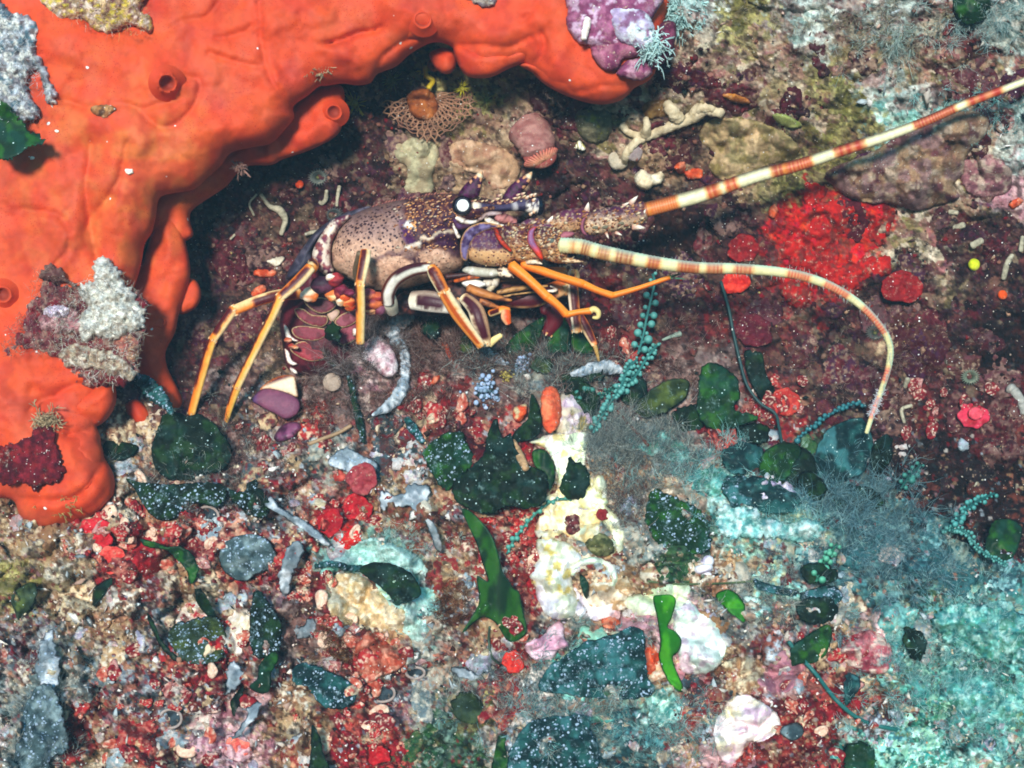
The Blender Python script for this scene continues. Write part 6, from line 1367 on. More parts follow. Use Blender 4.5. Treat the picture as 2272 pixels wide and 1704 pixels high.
for c, pts, cols, T in [
   ('d6', [(1560, 430), (1650, 418), (1740, 490), (1762, 552), (1740, 642), (1640, 660), (1560, 640), (1530, 560)], ['b8a0b4', 'd8ccd0', '8a7a2c', 'c4b8a0'], 40),
   ('d6', [(1410, 692), (1450, 668), (1540, 640), (1640, 630), (1740, 630), (1730, 720), (1722, 800), (1740, 860), (1830, 982), (1838, 1042), (1700, 1062), (1620, 1022), (1570, 962), (1560, 862), (1500, 732)], CH, 42),
   ('d6', [(1560, 940), (1700, 1050), (1830, 1040), (1800, 1180), (1900, 1240), (1860, 1330), (1720, 1250), (1600, 1190), (1540, 1080)], ['e8dcb0', 'f0ecd0', 'd8b878', 'c8d4b8'], 26),
   ('d7', [(330, 1100), (440, 1080), (560, 1110), (682, 1190), (702, 1272), (622, 1342), (642, 1482), (682, 1562), (660, 1700), (540, 1760), (400, 1700), (342, 1522), (280, 1442), (290, 1342), (340, 1242)], ['f4f2e0', 'e4e8c8', 'ffffff', 'd8c060'], 44),
   ('d4', [(1200, 640), (1300, 620), (1400, 700), (1420, 780), (1340, 850), (1260, 830), (1215, 760)], ['fafaf4', 'e8e4f0', 'f4f0f8'], 40),
   ('d3', [(20, 742), (130, 700), (250, 662), (380, 650), (382, 740), (290, 882), (200, 840), (80, 820)], ['dce8c8', 'eef0d4', 'c8d8b0'], 22),
   ('d3', [(290, 800), (380, 740), (440, 800), (520, 850), (562, 932), (592, 1002), (560, 1092), (470, 1152), (340, 1132), (320, 1000), (300, 900)], ['d8ece0', 'e8f0e4', 'd0b8c8', 'f4f4ea'], 30)]:
    lump(c, pts, cols, None, None, "knob", T=T, rough=15, scale=19, mat=M_CHALK, parent=chalk, lift=6)
for c, pts, cols, T in [
   ('d6', [(1480, 1000), (1580, 960), (1680, 1040), (1700, 1130), (1600, 1190), (1500, 1230), (1440, 1180), (1470, 1090)], ['ece0b8', 'f4f0dc', 'd8c084'], 24),
   ('d7', [(600, 1330), (660, 1270), (760, 1235), (880, 1240), (970, 1300), (1000, 1400), (980, 1490), (930, 1480), (940, 1400), (880, 1320), (780, 1300), (690, 1330), (640, 1400), (610, 1390)], ['d8ecd8', 'f4f4e8', 'c8dcc0'], 26),
   ('d7', [(640, 1480), (720, 1560), (800, 1640), (960, 1560), (1020, 1600), (960, 1720), (800, 1760), (660, 1720), (600, 1600)], ['d8d0d8', 'f0ecf0', 'b8b0c0'], 20),
   ('d4', [(1480, 660), (1580, 640), (1680, 700), (1720, 760), (1640, 810), (1540, 790), (1450, 740)], ['d4c8b0', 'e8e0cc', 'b08c60'], 22),
   ('d7', [(860, 560), (930, 700), (900, 800), (960, 860), (1040, 1000), (1050, 1160), (980, 1240), (960, 1100), (880, 960), (800, 860), (740, 800), (760, 640)], ['e4e8c8', 'd8d0a0', 'f0f0e0'], 26)]:
    lump(c, pts, cols, None, None, "knob", T=T, rough=15, scale=15, mat=M_CHALK, parent=chalk, lift=8)
lump('d7', [(740, 1090), (850, 1040), (960, 1110), (970, 1200), (880, 1230), (770, 1200)], ['5a5a34', '3c4428', '8a8a5c'], "round olive brown knob set in the chalky crust", 'knob', 'round_algae', T=24, lift=22, rough=6)
lump('d7', [(560, 900), (640, 880), (700, 930), (680, 1040), (600, 1060), (560, 980)], ['6a2a2c', '4a1c20', 'a88a7a'], "dark red granular knob between the chalky lumps", 'knob', 'round_algae', T=24, lift=22, rough=8, scale=8)
lump('d6', [(1490, 400), (1560, 395), (1585, 480), (1575, 580), (1530, 642), (1490, 610), (1475, 500)], ['e8623c', 'f07a50', 'dc5030'], "coral pink finger shaped sponge leaning on the chalky crust", 'sponge', 'finger_sponge', T=24, lift=46, rough=2, mat=M_SOFT)
lump('d6', [(1330, 500), (1395, 480), (1390, 545), (1360, 580), (1320, 560)], ['e85a30', 'd8442c', 'e8d8a0'], "small orange red knob left of the dark upright blade", 'sponge', 'orange_sponge', T=14, lift=26, rough=4)
lump('d3', [(600, 1290), (690, 1260), (780, 1300), (870, 1370), (880, 1440), (800, 1510), (700, 1520), (680, 1580), (610, 1640), (550, 1600), (520, 1500), (530, 1400), (570, 1350)], ['ecdcdc', 'f8f0e8', 'd8b4c8', 'f0e4c0'], "white and pink kidney shaped shell plate near the bottom", 'shell plate', 'coralline_plate', T=18, R=40, lift=24, rough=4, scale=20, mat=M_CHALK)
lump('d4', [(1140, 1000), (1180, 960), (1240, 940), (1280, 880), (1350, 860), (1360, 960), (1390, 1000), (1330, 1010), (1290, 1060), (1220, 1075), (1160, 1040)], ['e0b4c4', 'e8ccd8', 'c890a8'], "pale pink lobed crust below the chalky white lump", 'crust', 'coralline_plate', T=14, lift=20, rough=4, scale=20, mat=M_CHALK)
lump('d3', [(1200, 1000), (1280, 930), (1400, 910), (1480, 980), (1500, 1060), (1460, 1140), (1380, 1150), (1300, 1130), (1230, 1080)], ['a85058', 'c87a7c', '8a2c38', 'e0c8b8'], "pink knobbly crust with rounded scales on the lower slope", 'crust', 'knobbly_crust', T=30, lift=8, rough=16, scale=16)
for i_, (x, y, r) in enumerate([(1240, 1020, 26), (1330, 1100, 24), (1450, 1110, 26), (1400, 1020, 20), (1300, 1000, 20)]):
    pass
lump('d4', [(60, 640), (200, 590), (330, 660), (430, 760), (500, 800), (490, 900), (380, 920), (260, 900), (130, 880), (70, 800)], ['d8c29a', 'c8a878', 'e8dcc0'], "pale sandy knob half covered by a dark leaf", 'sand knob', 'sandy_knob', T=30, lift=0, rough=10, scale=12)
lump('d4', [(100, 490), (300, 400), (430, 430), (560, 500), (590, 580), (480, 620), (400, 560), (250, 560), (120, 560)], ['a8d4cc', 'c8e4dc', '8cb8b0'], "pale teal silt cushion above the dark leaf shaped blade", 'silt cushion', 'silt_cushion', T=22, lift=2, rough=6, scale=10)
lump('d4', [(500, 740), (600, 730), (640, 850), (600, 960), (520, 980), (460, 880)], ['b0d4cc', 'd0e4dc', '8cb0a8'], "pale teal silt patch below the dark leaf shaped blade", 'silt cushion', 'silt_cushion', T=14, lift=2, rough=8, scale=10)
for c, pts, lab in [('d4', [(200, 1050), (240, 960), (330, 900), (430, 1000), (510, 990), (490, 1090), (400, 1150), (280, 1160), (210, 1110)], "salmon pink scalloped crust above the dark pits"),
                    ('d4', [(105, 740), (150, 715), (185, 760), (180, 820), (120, 800)], "orange fleck on the pale sandy knob"),
                    ('d4', [(1560, 850), (1620, 830), (1660, 870), (1620, 900), (1570, 890)], "small orange knob under the chalky ring"),
                    ('d4', [(1790, 1020), (1850, 980), (1880, 1060), (1840, 1150), (1790, 1140)], "orange leaflike crust left of the twisted bright blade"),
                    ('c4', [(700, 785), (760, 790), (800, 880), (815, 950), (780, 930), (740, 850)], "bright orange red finger in the brown fuzz under the lobster"),
                    ('c4', [(600, 1110), (650, 1060), (700, 1045), (690, 1090), (640, 1130)], "small salmon finger in the fuzz left of the granular tufts"),
                    ('c1', [(20, 820), (150, 815), (155, 860), (20, 862)], "orange bar shaped crust left of the lobster's rear knee"),
                    ('c1', [(0, 960), (60, 920), (100, 950), (60, 1000), (0, 1010)], "orange patch behind the lobster's hindmost leg"),
                    ('d1', [(820, 1150), (850, 1110), (870, 1150), (850, 1190), (825, 1180)], "small orange red knob in the shade under the far antenna"),
                    ('c7', [(1960, 900), (2010, 880), (2020, 930), (1980, 945)], "orange nub left of the orange lozenge"),
                    ('c7', [(2020, 930), (2100, 920), (2105, 970), (2030, 975)], "orange lozenge below the far antenna's middle"),
                    ('d6', [(1080, 1110), (1160, 1100), (1235, 1105), (1200, 1135), (1120, 1130)], "thin red tongue under the widest blackish blade"),
                    ('d1', [(2130, 1110), (2180, 1080), (2210, 1100), (2150, 1140)], "orange fleck at the right edge")]:
    dk = 'red' in lab.split()[0:2] or 'tongue' in lab
    lump(c, pts, (['b4604a', '983a28', 'd49078'] if 'scalloped' in lab else ['d0562e', 'b8401e', 'd88060']) if not dk else ['a81c20', 'c02c28'], lab, 'crust', 'orange_crust', T=9, lift=10, rough=3, mat=M_SOFT, step=3)

for pts_, c, lab in [([(0, 852), (120, 882), (260, 880), (400, 982), (420, 1042), (300, 1052), (150, 1002), (30, 962)], 'd2', "pale turquoise silt bank right of the chalky crust"),
    ([(520, 302), (600, 222), (760, 262), (900, 322), (1050, 302), (1132, 352), (1050, 422), (900, 422), (760, 402), (600, 402)], 'd3', "bright turquoise and white silt bank in the middle of the right slope"),
    ([(360, 60), (480, 20), (640, 40), (690, 120), (620, 180), (500, 170), (400, 150)], 'd3', "bluish white granular bank above the green patch with white grains"),
    ([(1700, 852), (1850, 762), (2050, 782), (2250, 852), (2300, 1052), (2050, 1082), (1850, 1012), (1750, 932)], 'd3', "broad pale turquoise clump at the right edge of the slope"),
    ([(1750, 1102), (1950, 1122), (2100, 1202), (2280, 1152), (2300, 1402), (2000, 1422), (1800, 1302)], 'd3', "lower turquoise clump in the bottom right corner"),
    ([(1120, 1430), (1250, 1382), (1450, 1352), (1660, 1402), (1500, 1420), (1300, 1420), (1150, 1462)], 'd4', "whitish teal ridge above the bluish grain covered blade"),
    ([(780, 110), (830, 90), (930, 110), (960, 180), (900, 230), (830, 220), (780, 180)], 'd3', "small lilac white lump above the bright turquoise bank")]:
    lil = 'lilac' in lab
    lump(c, pts_, ['c4b8d0', 'e0d8e8', '9c90b0'] if lil else (['8cccc8', 'c4e8e4', '489498', 'e0f2ee'] if 'bright' in lab else ['58a8a2', '88c8be', '2c7a7c', 'b8e0d6', '4a8a74']), lab, 'silt bank', 'silt_bank', T=26, R=60, lift=22 if 'bright' in lab or 'broad' in lab else 6, rough=24, scale=13, jag=.02)
RS = ['a41412', 'b41c16', '741012', '6a2a24']
for pts_, lab in [([(1000, 1292), (1060, 1182), (1150, 1092), (1250, 1102), (1302, 1152), (1240, 1252), (1200, 1332), (1192, 1402), (1180, 1462), (1250, 1432), (1350, 1402), (1450, 1402), (1502, 1422), (1450, 1502), (1330, 1522), (1260, 1602), (1180, 1562), (1080, 1492), (960, 1452), (868, 1402), (930, 1322)], "big vivid scarlet encrusting sheet between the two antennae"),
    ([(1320, 1292), (1390, 1202), (1420, 1132), (1480, 1162), (1506, 1212), (1470, 1292), (1440, 1332)], "smaller scarlet sheet right of the big one"),
    ([(868, 1512), (950, 1522), (1060, 1602), (1042, 1652), (1000, 1690), (900, 1610)], "scarlet streak under the near antenna"),
    ([(1020, 1012), (1110, 1000), (1132, 1062), (1060, 1112), (1010, 1082)], "scarlet scrap just under the far antenna")]:
    lump('d1', pts_, RS, lab, 'sponge', 'scarlet_sponge', T=5, R=14, lift=6, rough=8, scale=14, mat=M_SOFT, jag=.03)

lump('c4', [(110, 782), (200, 722), (300, 802), (352, 902), (362, 1022), (280, 1062), (200, 1002), (90, 922), (75, 852)], ['d0a8b0', 'e4ccd0', 'a87480', 'f0e4e4'], "pinkish white crusty lump between the lobster's short leg and the curling pale blade", 'crust lump', 'pink_crust', T=24, lift=40, rough=9, scale=10, Tb=50)

# on and around the sponge
def clump(c, pts, cols, label, d, T=40, name='fuzzy_clump', cat='algae clump', rough=18, scale=12, jag=.03):
    return lump(c, pts, cols, label, cat, name, T=T, R=T * 1.5, rough=rough, scale=scale, d=d, jag=jag, step=4, Tb=25)
fz = empty("fuzzy_clump", (190, 700, -100)); tag(fz, "whitish and pink crumbly fuzzy clump growing on the orange sponge", 'algae clump')
for pts, cols, off, T, sc in [
    ([(180, 140), (250, 180), (420, 240), (560, 200), (680, 220), (810, 300), (825, 400), (800, 500), (760, 600), (770, 700), (680, 800), (600, 790), (480, 800), (400, 740), (330, 650), (240, 610), (120, 640), (40, 640), (0, 560), (60, 440), (160, 330), (220, 230)], ['6a3038', '8a5854', '4e2028', 'a07a6c', '7c1c28'], -66, 24, 14),
    ([(430, 250), (520, 200), (520, 90), (600, 90), (660, 140), (680, 220), (760, 300), (800, 380), (800, 480), (720, 500), (640, 540), (540, 520), (470, 540), (430, 450), (480, 360)], ['d4d4c8', 'e8e4da', 'a89c8c', 'c0c4c0'], -92, 26, 9),
    ([(220, 400), (300, 340), (400, 370), (460, 440), (420, 500), (320, 500), (240, 470)], ['b87c80', 'd0a4a4', '8a5058'], -90, 18, 12),
    ([(250, 370), (300, 350), (370, 355), (380, 400), (320, 420), (270, 410)], ['f0e4f0', 'd8c8dc'], -108, 12, 8),
    ([(330, 640), (400, 560), (540, 590), (640, 600), (740, 690), (740, 760), (640, 740), (560, 700), (430, 700)], ['c8b8a0', 'a08870', 'e4dccc', '8a6050'], -88, 22, 9),
    ([(640, 540), (740, 510), (780, 580), (760, 660), (680, 640)], ['8a5a50', 'b0685a', 'c89878'], -84, 18, 9)]:
    lump('c8', pts, cols, None, None, "growth", T=T, R=T * 1.5, d=lambda u, v, o=off: SP_D(u, v) + o, rough=20, scale=sc, parent=fz, jag=.03, step=4, Tb=25)
clump('c8', [(250, 120), (330, 130), (380, 190), (420, 230), (300, 210), (210, 190)], ['5a3834', '7a5a50'], "small brown scrap above the fuzzy clump on the sponge", lambda u, v: SP_D(u, v) - 95, T=14)
CL2 = clump('c6', [(-60, 20), (60, 60), (160, 100), (210, 150), (205, 280), (260, 400), (310, 540), (290, 575), (255, 560), (215, 400), (160, 390), (150, 480), (220, 640), (130, 680), (-60, 660)], ['8a8890', 'c0c8d0', '6a5a58', '4a6a78', 'dcdcd4'], "grey white crusty growth on the sponge at the left edge", lambda u, v: SP_D(u, v) - 88, T=34)
CL3 = clump('c6', [(240, -60), (260, 60), (330, 110), (440, 110), (520, 170), (580, 185), (680, 140), (760, 150), (815, 190), (820, 110), (760, 40), (780, -60)], ['9a7a5c', 'd4b48a', '6a3a44', 'e4d0c0', 'c8b040'], "tan and pink crumbly growth on the sponge at the top edge", lambda u, v: SP_D(u, v) - 80, T=30)
clump('c8', [(-40, 1160), (120, 1110), (200, 1020), (290, 1040), (340, 1180), (355, 1300), (250, 1340), (200, 1380), (130, 1340), (-40, 1320)], ['5a121c', '7a1c24', '3a0e16'], "dark maroon crust in a notch of the sponge at the left edge", lambda u, v: SP_D(u, v) - 98, T=10, name='maroon_crust', cat='crust', rough=7)
clump('c7', [(820, 0), (860, 20), (930, 40), (985, 10), (960, -40), (830, -40)], ['6a5a60', 'a89a8c'], "small grey scab on the sponge at the top edge", -70, T=14)
alga = empty("purple_algae", (1330, 90, -60)); tag(alga, "purple scalloped algae disc cluster with white scurf at the sponge's right end", "algae cluster")
for c, pts, cols, T, d in [('c7', [(1400, -60), (1375, 60), (1370, 130), (1410, 210), (1500, 260), (1640, 270), (1760, 200), (1850, 80), (1880, -60)], ['7a3a5c', '9a5a78', 'c4a4bc'], 40, -85),
    ('c7', [(1500, 260), (1530, 340), (1590, 388), (1650, 380), (1680, 320), (1760, 300), (1740, 220), (1600, 230)], ['8a4460', 'a46478', '6a2c4c'], 26, -95),
    ('c7', [(1640, 400), (1700, 330), (1800, 320), (1840, 390), (1780, 440), (1700, 430)], ['9a5474', '7a3a5c', 'b88a9c'], 24, -88),
    ('c7', [(1780, 300), (1880, 130), (1965, 130), (1960, 240), (1900, 340), (1840, 380), (1790, 370)], ['6a2440', '4e1830', '8a4460'], 24, -78),
    ('c7', [(1600, 60), (1700, 40), (1800, 60), (1850, 160), (1830, 280), (1740, 260), (1640, 200)], ['a490b0', 'c8c4d8', '7a4a6c', 'd8e0e4'], 26, -112)]:
    lump(c, pts, cols, None, None, "scale", T=T, R=T * 1.4, d=d, rough=8, scale=18, mat=M_SOFT, parent=alga)
lump('c7', [(1470, 90), (1500, 100), (1500, 140), (1480, 210), (1450, 215), (1455, 160)], ['f0ece4', 'e4d4c8'], "white peg standing on the purple algae disc", 'shell fragment', 'shell_fragment', T=8, d=-128, rough=2, mat=M_CHALK, step=2.5)
lump('c6', [(495, 590), (540, 570), (620, 580), (630, 605), (580, 640), (520, 630)], ['8a5a34', 'b08050', '4a2c1c'], "small brown snail lodged in a fold of the sponge", 'snail', 'sea_snail', T=9, d=sd('c6', 560, 605) - 2, rough=3, mat=M_SOFT, step=2.5)
for x, y, r, lab in [(703, 935, 9, "brightest white crumb stuck on the sponge"), (310, 716, 5, "small white crumb on the sponge beside the vivid green leaf"), (176, 862, 5, "small white crumb on the sponge below the vivid green leaf")]:
    p = K('c6', [(x, y)])[0]; mb = MB(); mb.ball((p[0], p[1], sd('c6', x, y) - 2), (r, r * .7, r * .6), hx('f4ecd8'), seg=8, noise=.4, seed=x); tag(mb.build("sand_crumb", M_CHALK), lab, 'crumb')
def tuft(c, x, y, n, L, r0, colr, label, d, dirn=(0, .4, -1), spread=.8, name='hydroid_tuft', cat='hydroid', w=1.3, seed=1, parent=None, branch=True):
    p = K(c, [(x, y)])[0]; rr = np.random.default_rng(seed); mb = MB()
    for _ in range(n):
        a = rr.normal(0, .5, 2) * r0; b = np.array([p[0] + a[0], p[1] + a[1], d + 3])
        v = np.array(dirn) + rr.normal(0, spread, 3); v /= np.linalg.norm(v)
        l = L * rr.uniform(.5, 1.1); m = b + v * l * .5 + rr.normal(0, L * .08, 3); e = b + v * l + rr.normal(0, L * .12, 3)
        cc = hx(colr) * np.array([1, 1, 1, 1]) * rr.uniform(.6, 1.3)
        mb.tube([b, m, e], [w, w * .8, w * .5], sides=4, per=2, col=cc)
        if branch:
            for _k in range(2): mb.tube([m, m + (e - m) * .5 + rr.normal(0, L * .16, 3)], [w * .7, w * .6], sides=4, per=1, col=cc, smooth=False)
    return tag(mb.build(name, M_TURF), label, cat)
tuft('c6', 1745, 350, 150, 30, 22, 'a89878', "beige bushy tuft in a fold under the sponge's middle", -50, (0, .5, -.8), seed=2)
tuft('c8', 250, 1000, 130, 30, 24, 'b09a78', "beige bushy tuft on the sponge above the maroon crust", -160, (.3, .3, -.8), seed=3)
tuft('c6', 1310, 900, 26, 26, 12, '8a6a60', "sparse pale tuft hanging from the sponge's underside", 30, (0, .8, -.4), seed=4)
tuft('c8', 330, 1400, 120, 26, 40, 'b0945c', "straw coloured fringe on the sponge's lowest lobe", -160, (.2, .5, -.6), seed=5)
tuft('c7', 1990, 60, 260, 44, 40, 'a8ccc8', "pale blue green bushy tuft at the top beside the purple algae", 0, (.2, .3, -.9), seed=6, w=1.6)
tuft('c7', 1830, 250, 120, 34, 32, 'b8d4d0', "pale scurf tuft on the purple algae's lower edge", -118, (.2, .5, -.6), seed=7, w=1.5)
tuft('c7', 1280, 500, 26, 30, 10, '6a5a50', "dark wispy tuft under the sponge's rightmost lobe", 60, (-.2, .6, -.5), seed=8, w=1)

def fuzz(c, pts, n, L, cols, d0, seed, dirn=(.1, .1, -1), w=.6):
    """fine hairs standing on a patch of the sponge's growth"""
    poly = K(c, pts); r = np.random.default_rng(seed); lo, hi = poly.min(0), poly.max(0); out = []
    u = r.uniform(lo[0], hi[0], n * 3); v = r.uniform(lo[1], hi[1], n * 3); m = inside(poly, u, v); u, v = u[m][:n], v[m][:n]
    d = d0(u, v) + 6 * r.normal(0, 1, len(u))
    return u, v, d, L, cols, dirn, w
FUZZ = [fuzz('c8', [(420, 240), (600, 90), (800, 300), (820, 500), (770, 700), (600, 790), (400, 720), (300, 600), (300, 400)], 2600, 17, ['d8d4c4', 'b4a890', 'e4e0d4', '8a6a62', 'a09484'], lambda u, v: SP_D(u, v) - 118, 1),
        fuzz('c8', [(180, 140), (420, 240), (330, 600), (50, 640), (0, 560), (60, 440), (160, 330)], 1200, 15, ['8a6a62', '6a4a48', 'a08a80', 'b4a890'], lambda u, v: SP_D(u, v) - 116, 2),
        fuzz('c6', [(-60, 20), (60, 60), (205, 280), (300, 540), (150, 480), (220, 640), (-60, 660)], 1600, 15, ['a0a8ac', 'c8d0d4', '6a7a84', 'dcdcd4', '8a8078'], lambda u, v: SP_D(u, v) - 122, 3),
        fuzz('c6', [(240, -60), (330, 110), (580, 185), (815, 190), (780, -60)], 900, 14, ['d4b890', 'b08c68', 'e4d0c0', '8a5a54', 'c8b868'], lambda u, v: SP_D(u, v) - 110, 4)]
# ---------------------------------------------------------------- life on the crevice wall
gd_ = lambda c, x, y: float(ground(*K(c, [(x, y)])[0]))
lump('d1', [(1120, 960), (1200, 900), (1330, 850), (1450, 790), (1560, 700), (1700, 660), (1900, 600), (2010, 640), (2000, 740), (1900, 850), (1890, 940), (1830, 1010), (1860, 1080), (1740, 1120), (1620, 1150), (1480, 1110), (1380, 1110), (1260, 1080), (1180, 1020)], ['7a5a48', '9a7c60', 'b09a86', '5a3038', '8a6a68'], "knobbly brown rock slab jutting out beneath the far antenna's outer half", 'rock slab', 'rock_slab', T=60, R=70, lift=10, rough=26, scale=26, Tb=60)
lump('d1', [(1850, 900), (1950, 860), (2080, 870), (2140, 930), (2130, 1040), (2020, 1080), (1900, 1050)], ['8a5a60', 'a87a78', '6a4048', 'b8a090'], "mauve pink rock lump right of the brown slab", 'rock', 'rock_lump', T=26, lift=4, rough=14, scale=18)
lump('c7', [(1420, 610), (1520, 595), (1600, 610), (1620, 690), (1580, 770), (1500, 780), (1430, 720)], ['5a5a44', '7a745a', '8a8a2c', '6a6258'], "greenish grey stone under the sponge's rightmost lobe", 'stone', 'reef_stone', T=30, lift=6, rough=10)
lump('c7', [(430, 780), (520, 750), (640, 770), (680, 840), (640, 960), (650, 1040), (560, 1060), (480, 1040), (500, 920), (430, 860)], ['a8a080', '9a8a6c', 'b8b08c'], "pale greenish beige sponge patch above the lobster's back", 'sponge', 'beige_sponge', T=16, R=40, lift=4, rough=6, scale=20, mat=M_SOFT)
lump('c7', [(730, 790), (830, 760), (960, 790), (1060, 830), (1120, 920), (1080, 1000), (980, 1040), (900, 960), (820, 930), (740, 880)], ['b08c6c', '9a7058', 'c4a284'], "tan sponge patch behind the lobster's horns", 'sponge', 'beige_sponge', T=18, R=40, lift=4, rough=8, scale=20, mat=M_SOFT)
lump('d1', [(440, 760), (480, 660), (600, 640), (760, 660), (900, 720), (990, 800), (960, 870), (840, 900), (700, 960), (560, 980), (490, 920), (510, 840)], ['a88e68', '8a7c54', 'c0a47c', '7a6a3a'], "bumpy olive tan sponge mound behind the far antenna", 'sponge', 'mound_sponge', T=30, R=50, lift=4, rough=16, scale=22, mat=M_SOFT)
lump('d1', [(570, 510), (640, 515), (700, 540), (715, 565), (640, 560), (590, 540)], ['9a5a28', 'b8742e'], "orange brown leaflet above the olive tan mound", 'leaflet', 'algae_leaflet', T=7, lift=16, rough=2, mat=M_SOFT, step=3)
lump('d1', [(840, 630), (900, 620), (970, 650), (1005, 690), (940, 700), (870, 670)], ['7a8440', '9aa05c'], "yellow green leaflet right of the orange brown one", 'leaflet', 'algae_leaflet', T=7, lift=16, rough=2, mat=M_SOFT, step=3)
# branching white sponge
mb = MB()
WS = 'd4c4a4'
def wtube(pts, r):
    p = K('d1', [(a, b) for a, b in pts]); d = ground(p[:, 0], p[:, 1]) - 12
    mb.tube(np.column_stack([p, d]), r, sides=10, per=7, wob=.3, col=lambda t, s, f, V: mix(hx(WS), hx('b8a684'), sm(.4, .65, fbm(V[:, 0] / 9, V[:, 1] / 9, 341, 3))))
wtube([(565, 610), (480, 600), (400, 640), (300, 680), (200, 720), (100, 770), (50, 830)], [15, 13, 14, 13, 13, 10, 8])
wtube([(260, 560), (290, 600), (330, 650)], [10, 15, 16]); wtube([(150, 640), (155, 690), (140, 730), (60, 720), (20, 680)], [6, 9, 13, 10, 9]); wtube([(400, 640), (440, 590), (520, 590)], [12, 12, 10])
wtube([(60, 800), (40, 850), (30, 900)], [8, 9, 6])
tag(mb.build("branching_sponge", M_SOFT), "cream white branching sponge right of the sponge's last lobe", "sponge")
lump('d1', [(130, 590), (180, 550), (270, 545), (310, 590), (250, 640), (160, 650)], ['6a4a24', '8a6a3c'], "brown cushion between the white sponge's branches", 'cushion', 'brown_cushion', T=12, lift=6, rough=4, mat=M_SOFT)
def blob(c, x, y, r, cols, label, cat, name, lift=10, flat=.8, noise=.12, mat=None, seg=12, group=None):
    p = K(c, [(x, y)])[0]; r = r * CROPS[c][2]; mb = MB()
    mb.ball((p[0], p[1], float(ground(*p)) - lift), (r, r, r * flat), lambda D: mix(hx(cols[0]), hx(cols[1]), sm(.35, .7, fbm(D[:, 0] * 2 + 4, D[:, 1] * 2 + D[:, 2] + 4, int(x), 3))), seg=seg, noise=noise, seed=int(x + y))
    return tag(mb.build(name, mat or M_SOFT), label, cat, group)
blob('c7', 1650, 872, 56, ['b0a48c', 'c4b8a4'], "pale round bubble below the white branching sponge", 'sponge', 'round_sponge', 14)
blob('c7', 1735, 830, 50, ['8a7a7a', '9a8c88'], "greyish bubble beside the pale round one", 'sponge', 'round_sponge', 6, .5)
lump('c7', [(1740, 960), (1780, 925), (1830, 950), (1890, 940), (1900, 990), (1840, 1020), (1800, 1040), (1750, 1010)], ['d8c4a0', 'e4d8bc'], "cream knob with whiskers just above the far antenna", 'sponge', 'cream_sponge', T=20, lift=12, rough=6, mat=M_SOFT)
blob('d1', 1940, 1443, 33, ['b8c01c', 'd0d42c'], "lime yellow ball on the wall at the right", 'sponge', 'ball_sponge', 16, 1.0, .05)
blob('d1', 2095, 1608, 26, ['d84a10', 'e05c18'], "small orange ball on the wall at the right", 'sponge', 'ball_sponge', 12, .9, .05)
blob('c1', 330, 218, 30, ['d8481c', 'c43c14'], "tiny orange ball beside the grey cup on the left wall", 'sponge', 'ball_sponge', 8, .8, .05)
blob('c3', 1390, 1135, 76, ['a89484', '9a8474'], "soft tan disc in front of the lobster's tail", 'tunicate', 'round_tunicate', 46, .35, .02)
lump('d6', [(20, 650), (80, 590), (150, 580), (165, 620), (110, 670), (40, 690)], ['5a2848', '7c4260', '3a1830'], "glossy purple tunicate below the lobster's tail fan", 'tunicate', 'purple_tunicate', T=14, lift=14, rough=2, mat=M_LEG)
lump('c7', [(500, 520), (560, 490), (630, 495), (665, 560), (660, 640), (590, 660), (520, 620)], ['8a4820', '9c5a28', '6a3418'], "brown oval tunicate hanging over the lace fan", 'tunicate', 'brown_tunicate', T=16, lift=26, rough=3, mat=M_SOFT)
stem('c7', [(600, 360), (605, 410), (640, 440), (615, 480)], 6, 'b8a020', "yellow twisted stalk above the brown tunicate", lift=26, cat='stalk', name='yellow_twist')
blob('c7', 650, 350, 40, ['7a3418', 'a04a20'], "dark orange bead under the sponge above the yellow stalk", 'tunicate', 'bead_tunicate', 30)
# lace fan: a net of ribs
lace = empty("lace_fan", K('c7', [(640, 560)])[0].tolist() + [gd_('c7', 640, 560) - 20])
tag(lace, "brown lacy net fan on the wall above the lobster", "bryozoan")
mb = MB(); o_ = K('c7', [(620, 520)])[0]; g0 = gd_('c7', 660, 660) - 16; rr = np.random.default_rng(3)
def lp(a, s):
    u = o_[0] + s * math.cos(a); v = o_[1] + s * math.sin(a) * .95
    return [u, v, g0 - 10 * math.sin(s / 14 + a * 3) - .12 * s]
for k in range(40):
    a = -.15 + k * .082
    if a > 3.0: break
    R_ = 95 + 15 * math.sin(a * 5)
    mb.tube([lp(a + .05 * math.sin(s / 6 + k * 3.1), s) for s in np.linspace(18, R_, 12)], 1.7, sides=5, per=2, col=hx('9a7258'))
for q in range(13):
    mb.tube([lp(a, 24 + q * 5.8 + 2.2 * math.sin(a * 19 + q * 1.7)) for a in np.linspace(-.1, 2.95, 60)], 1.35, sides=4, per=1, col=hx('8c6450'))
mb.build("net", M_SOFT, lace)
# pink ribbed mouth with its tube
van = empty("ribbed_polyp", K('c7', [(1200, 860)])[0].tolist() + [gd_('c7', 1200, 860) - 20]); tag(van, "pink tube animal with a ribbed round mouth above the far eye", "polyp")
p0 = np.append(K('c7', [(1150, 700)])[0], gd_('c7', 1150, 700)); p1 = np.append(K('c7', [(1215, 830)])[0], gd_('c7', 1215, 830) - 60)
mb = MB(); mb.tube([p0, (p0 + p1) / 2 + [4, -4, -8], p1], [44, 44, 40], sides=20, per=8, wob=.12, col=lambda t, s, f, V: mix(hx('8a5450'), hx('a87870'), sm(.4, .6, fbm(V[:, 0] / 10, V[:, 1] / 10, 351, 3)))); mb.build("tube", M_SOFT, van)
ax_ = (p1 - p0) / np.linalg.norm(p1 - p0); e1 = np.array([.9, -.45, 0]); e1 -= ax_ * (e1 @ ax_); e1 /= np.linalg.norm(e1); e2 = np.cross(ax_, e1)
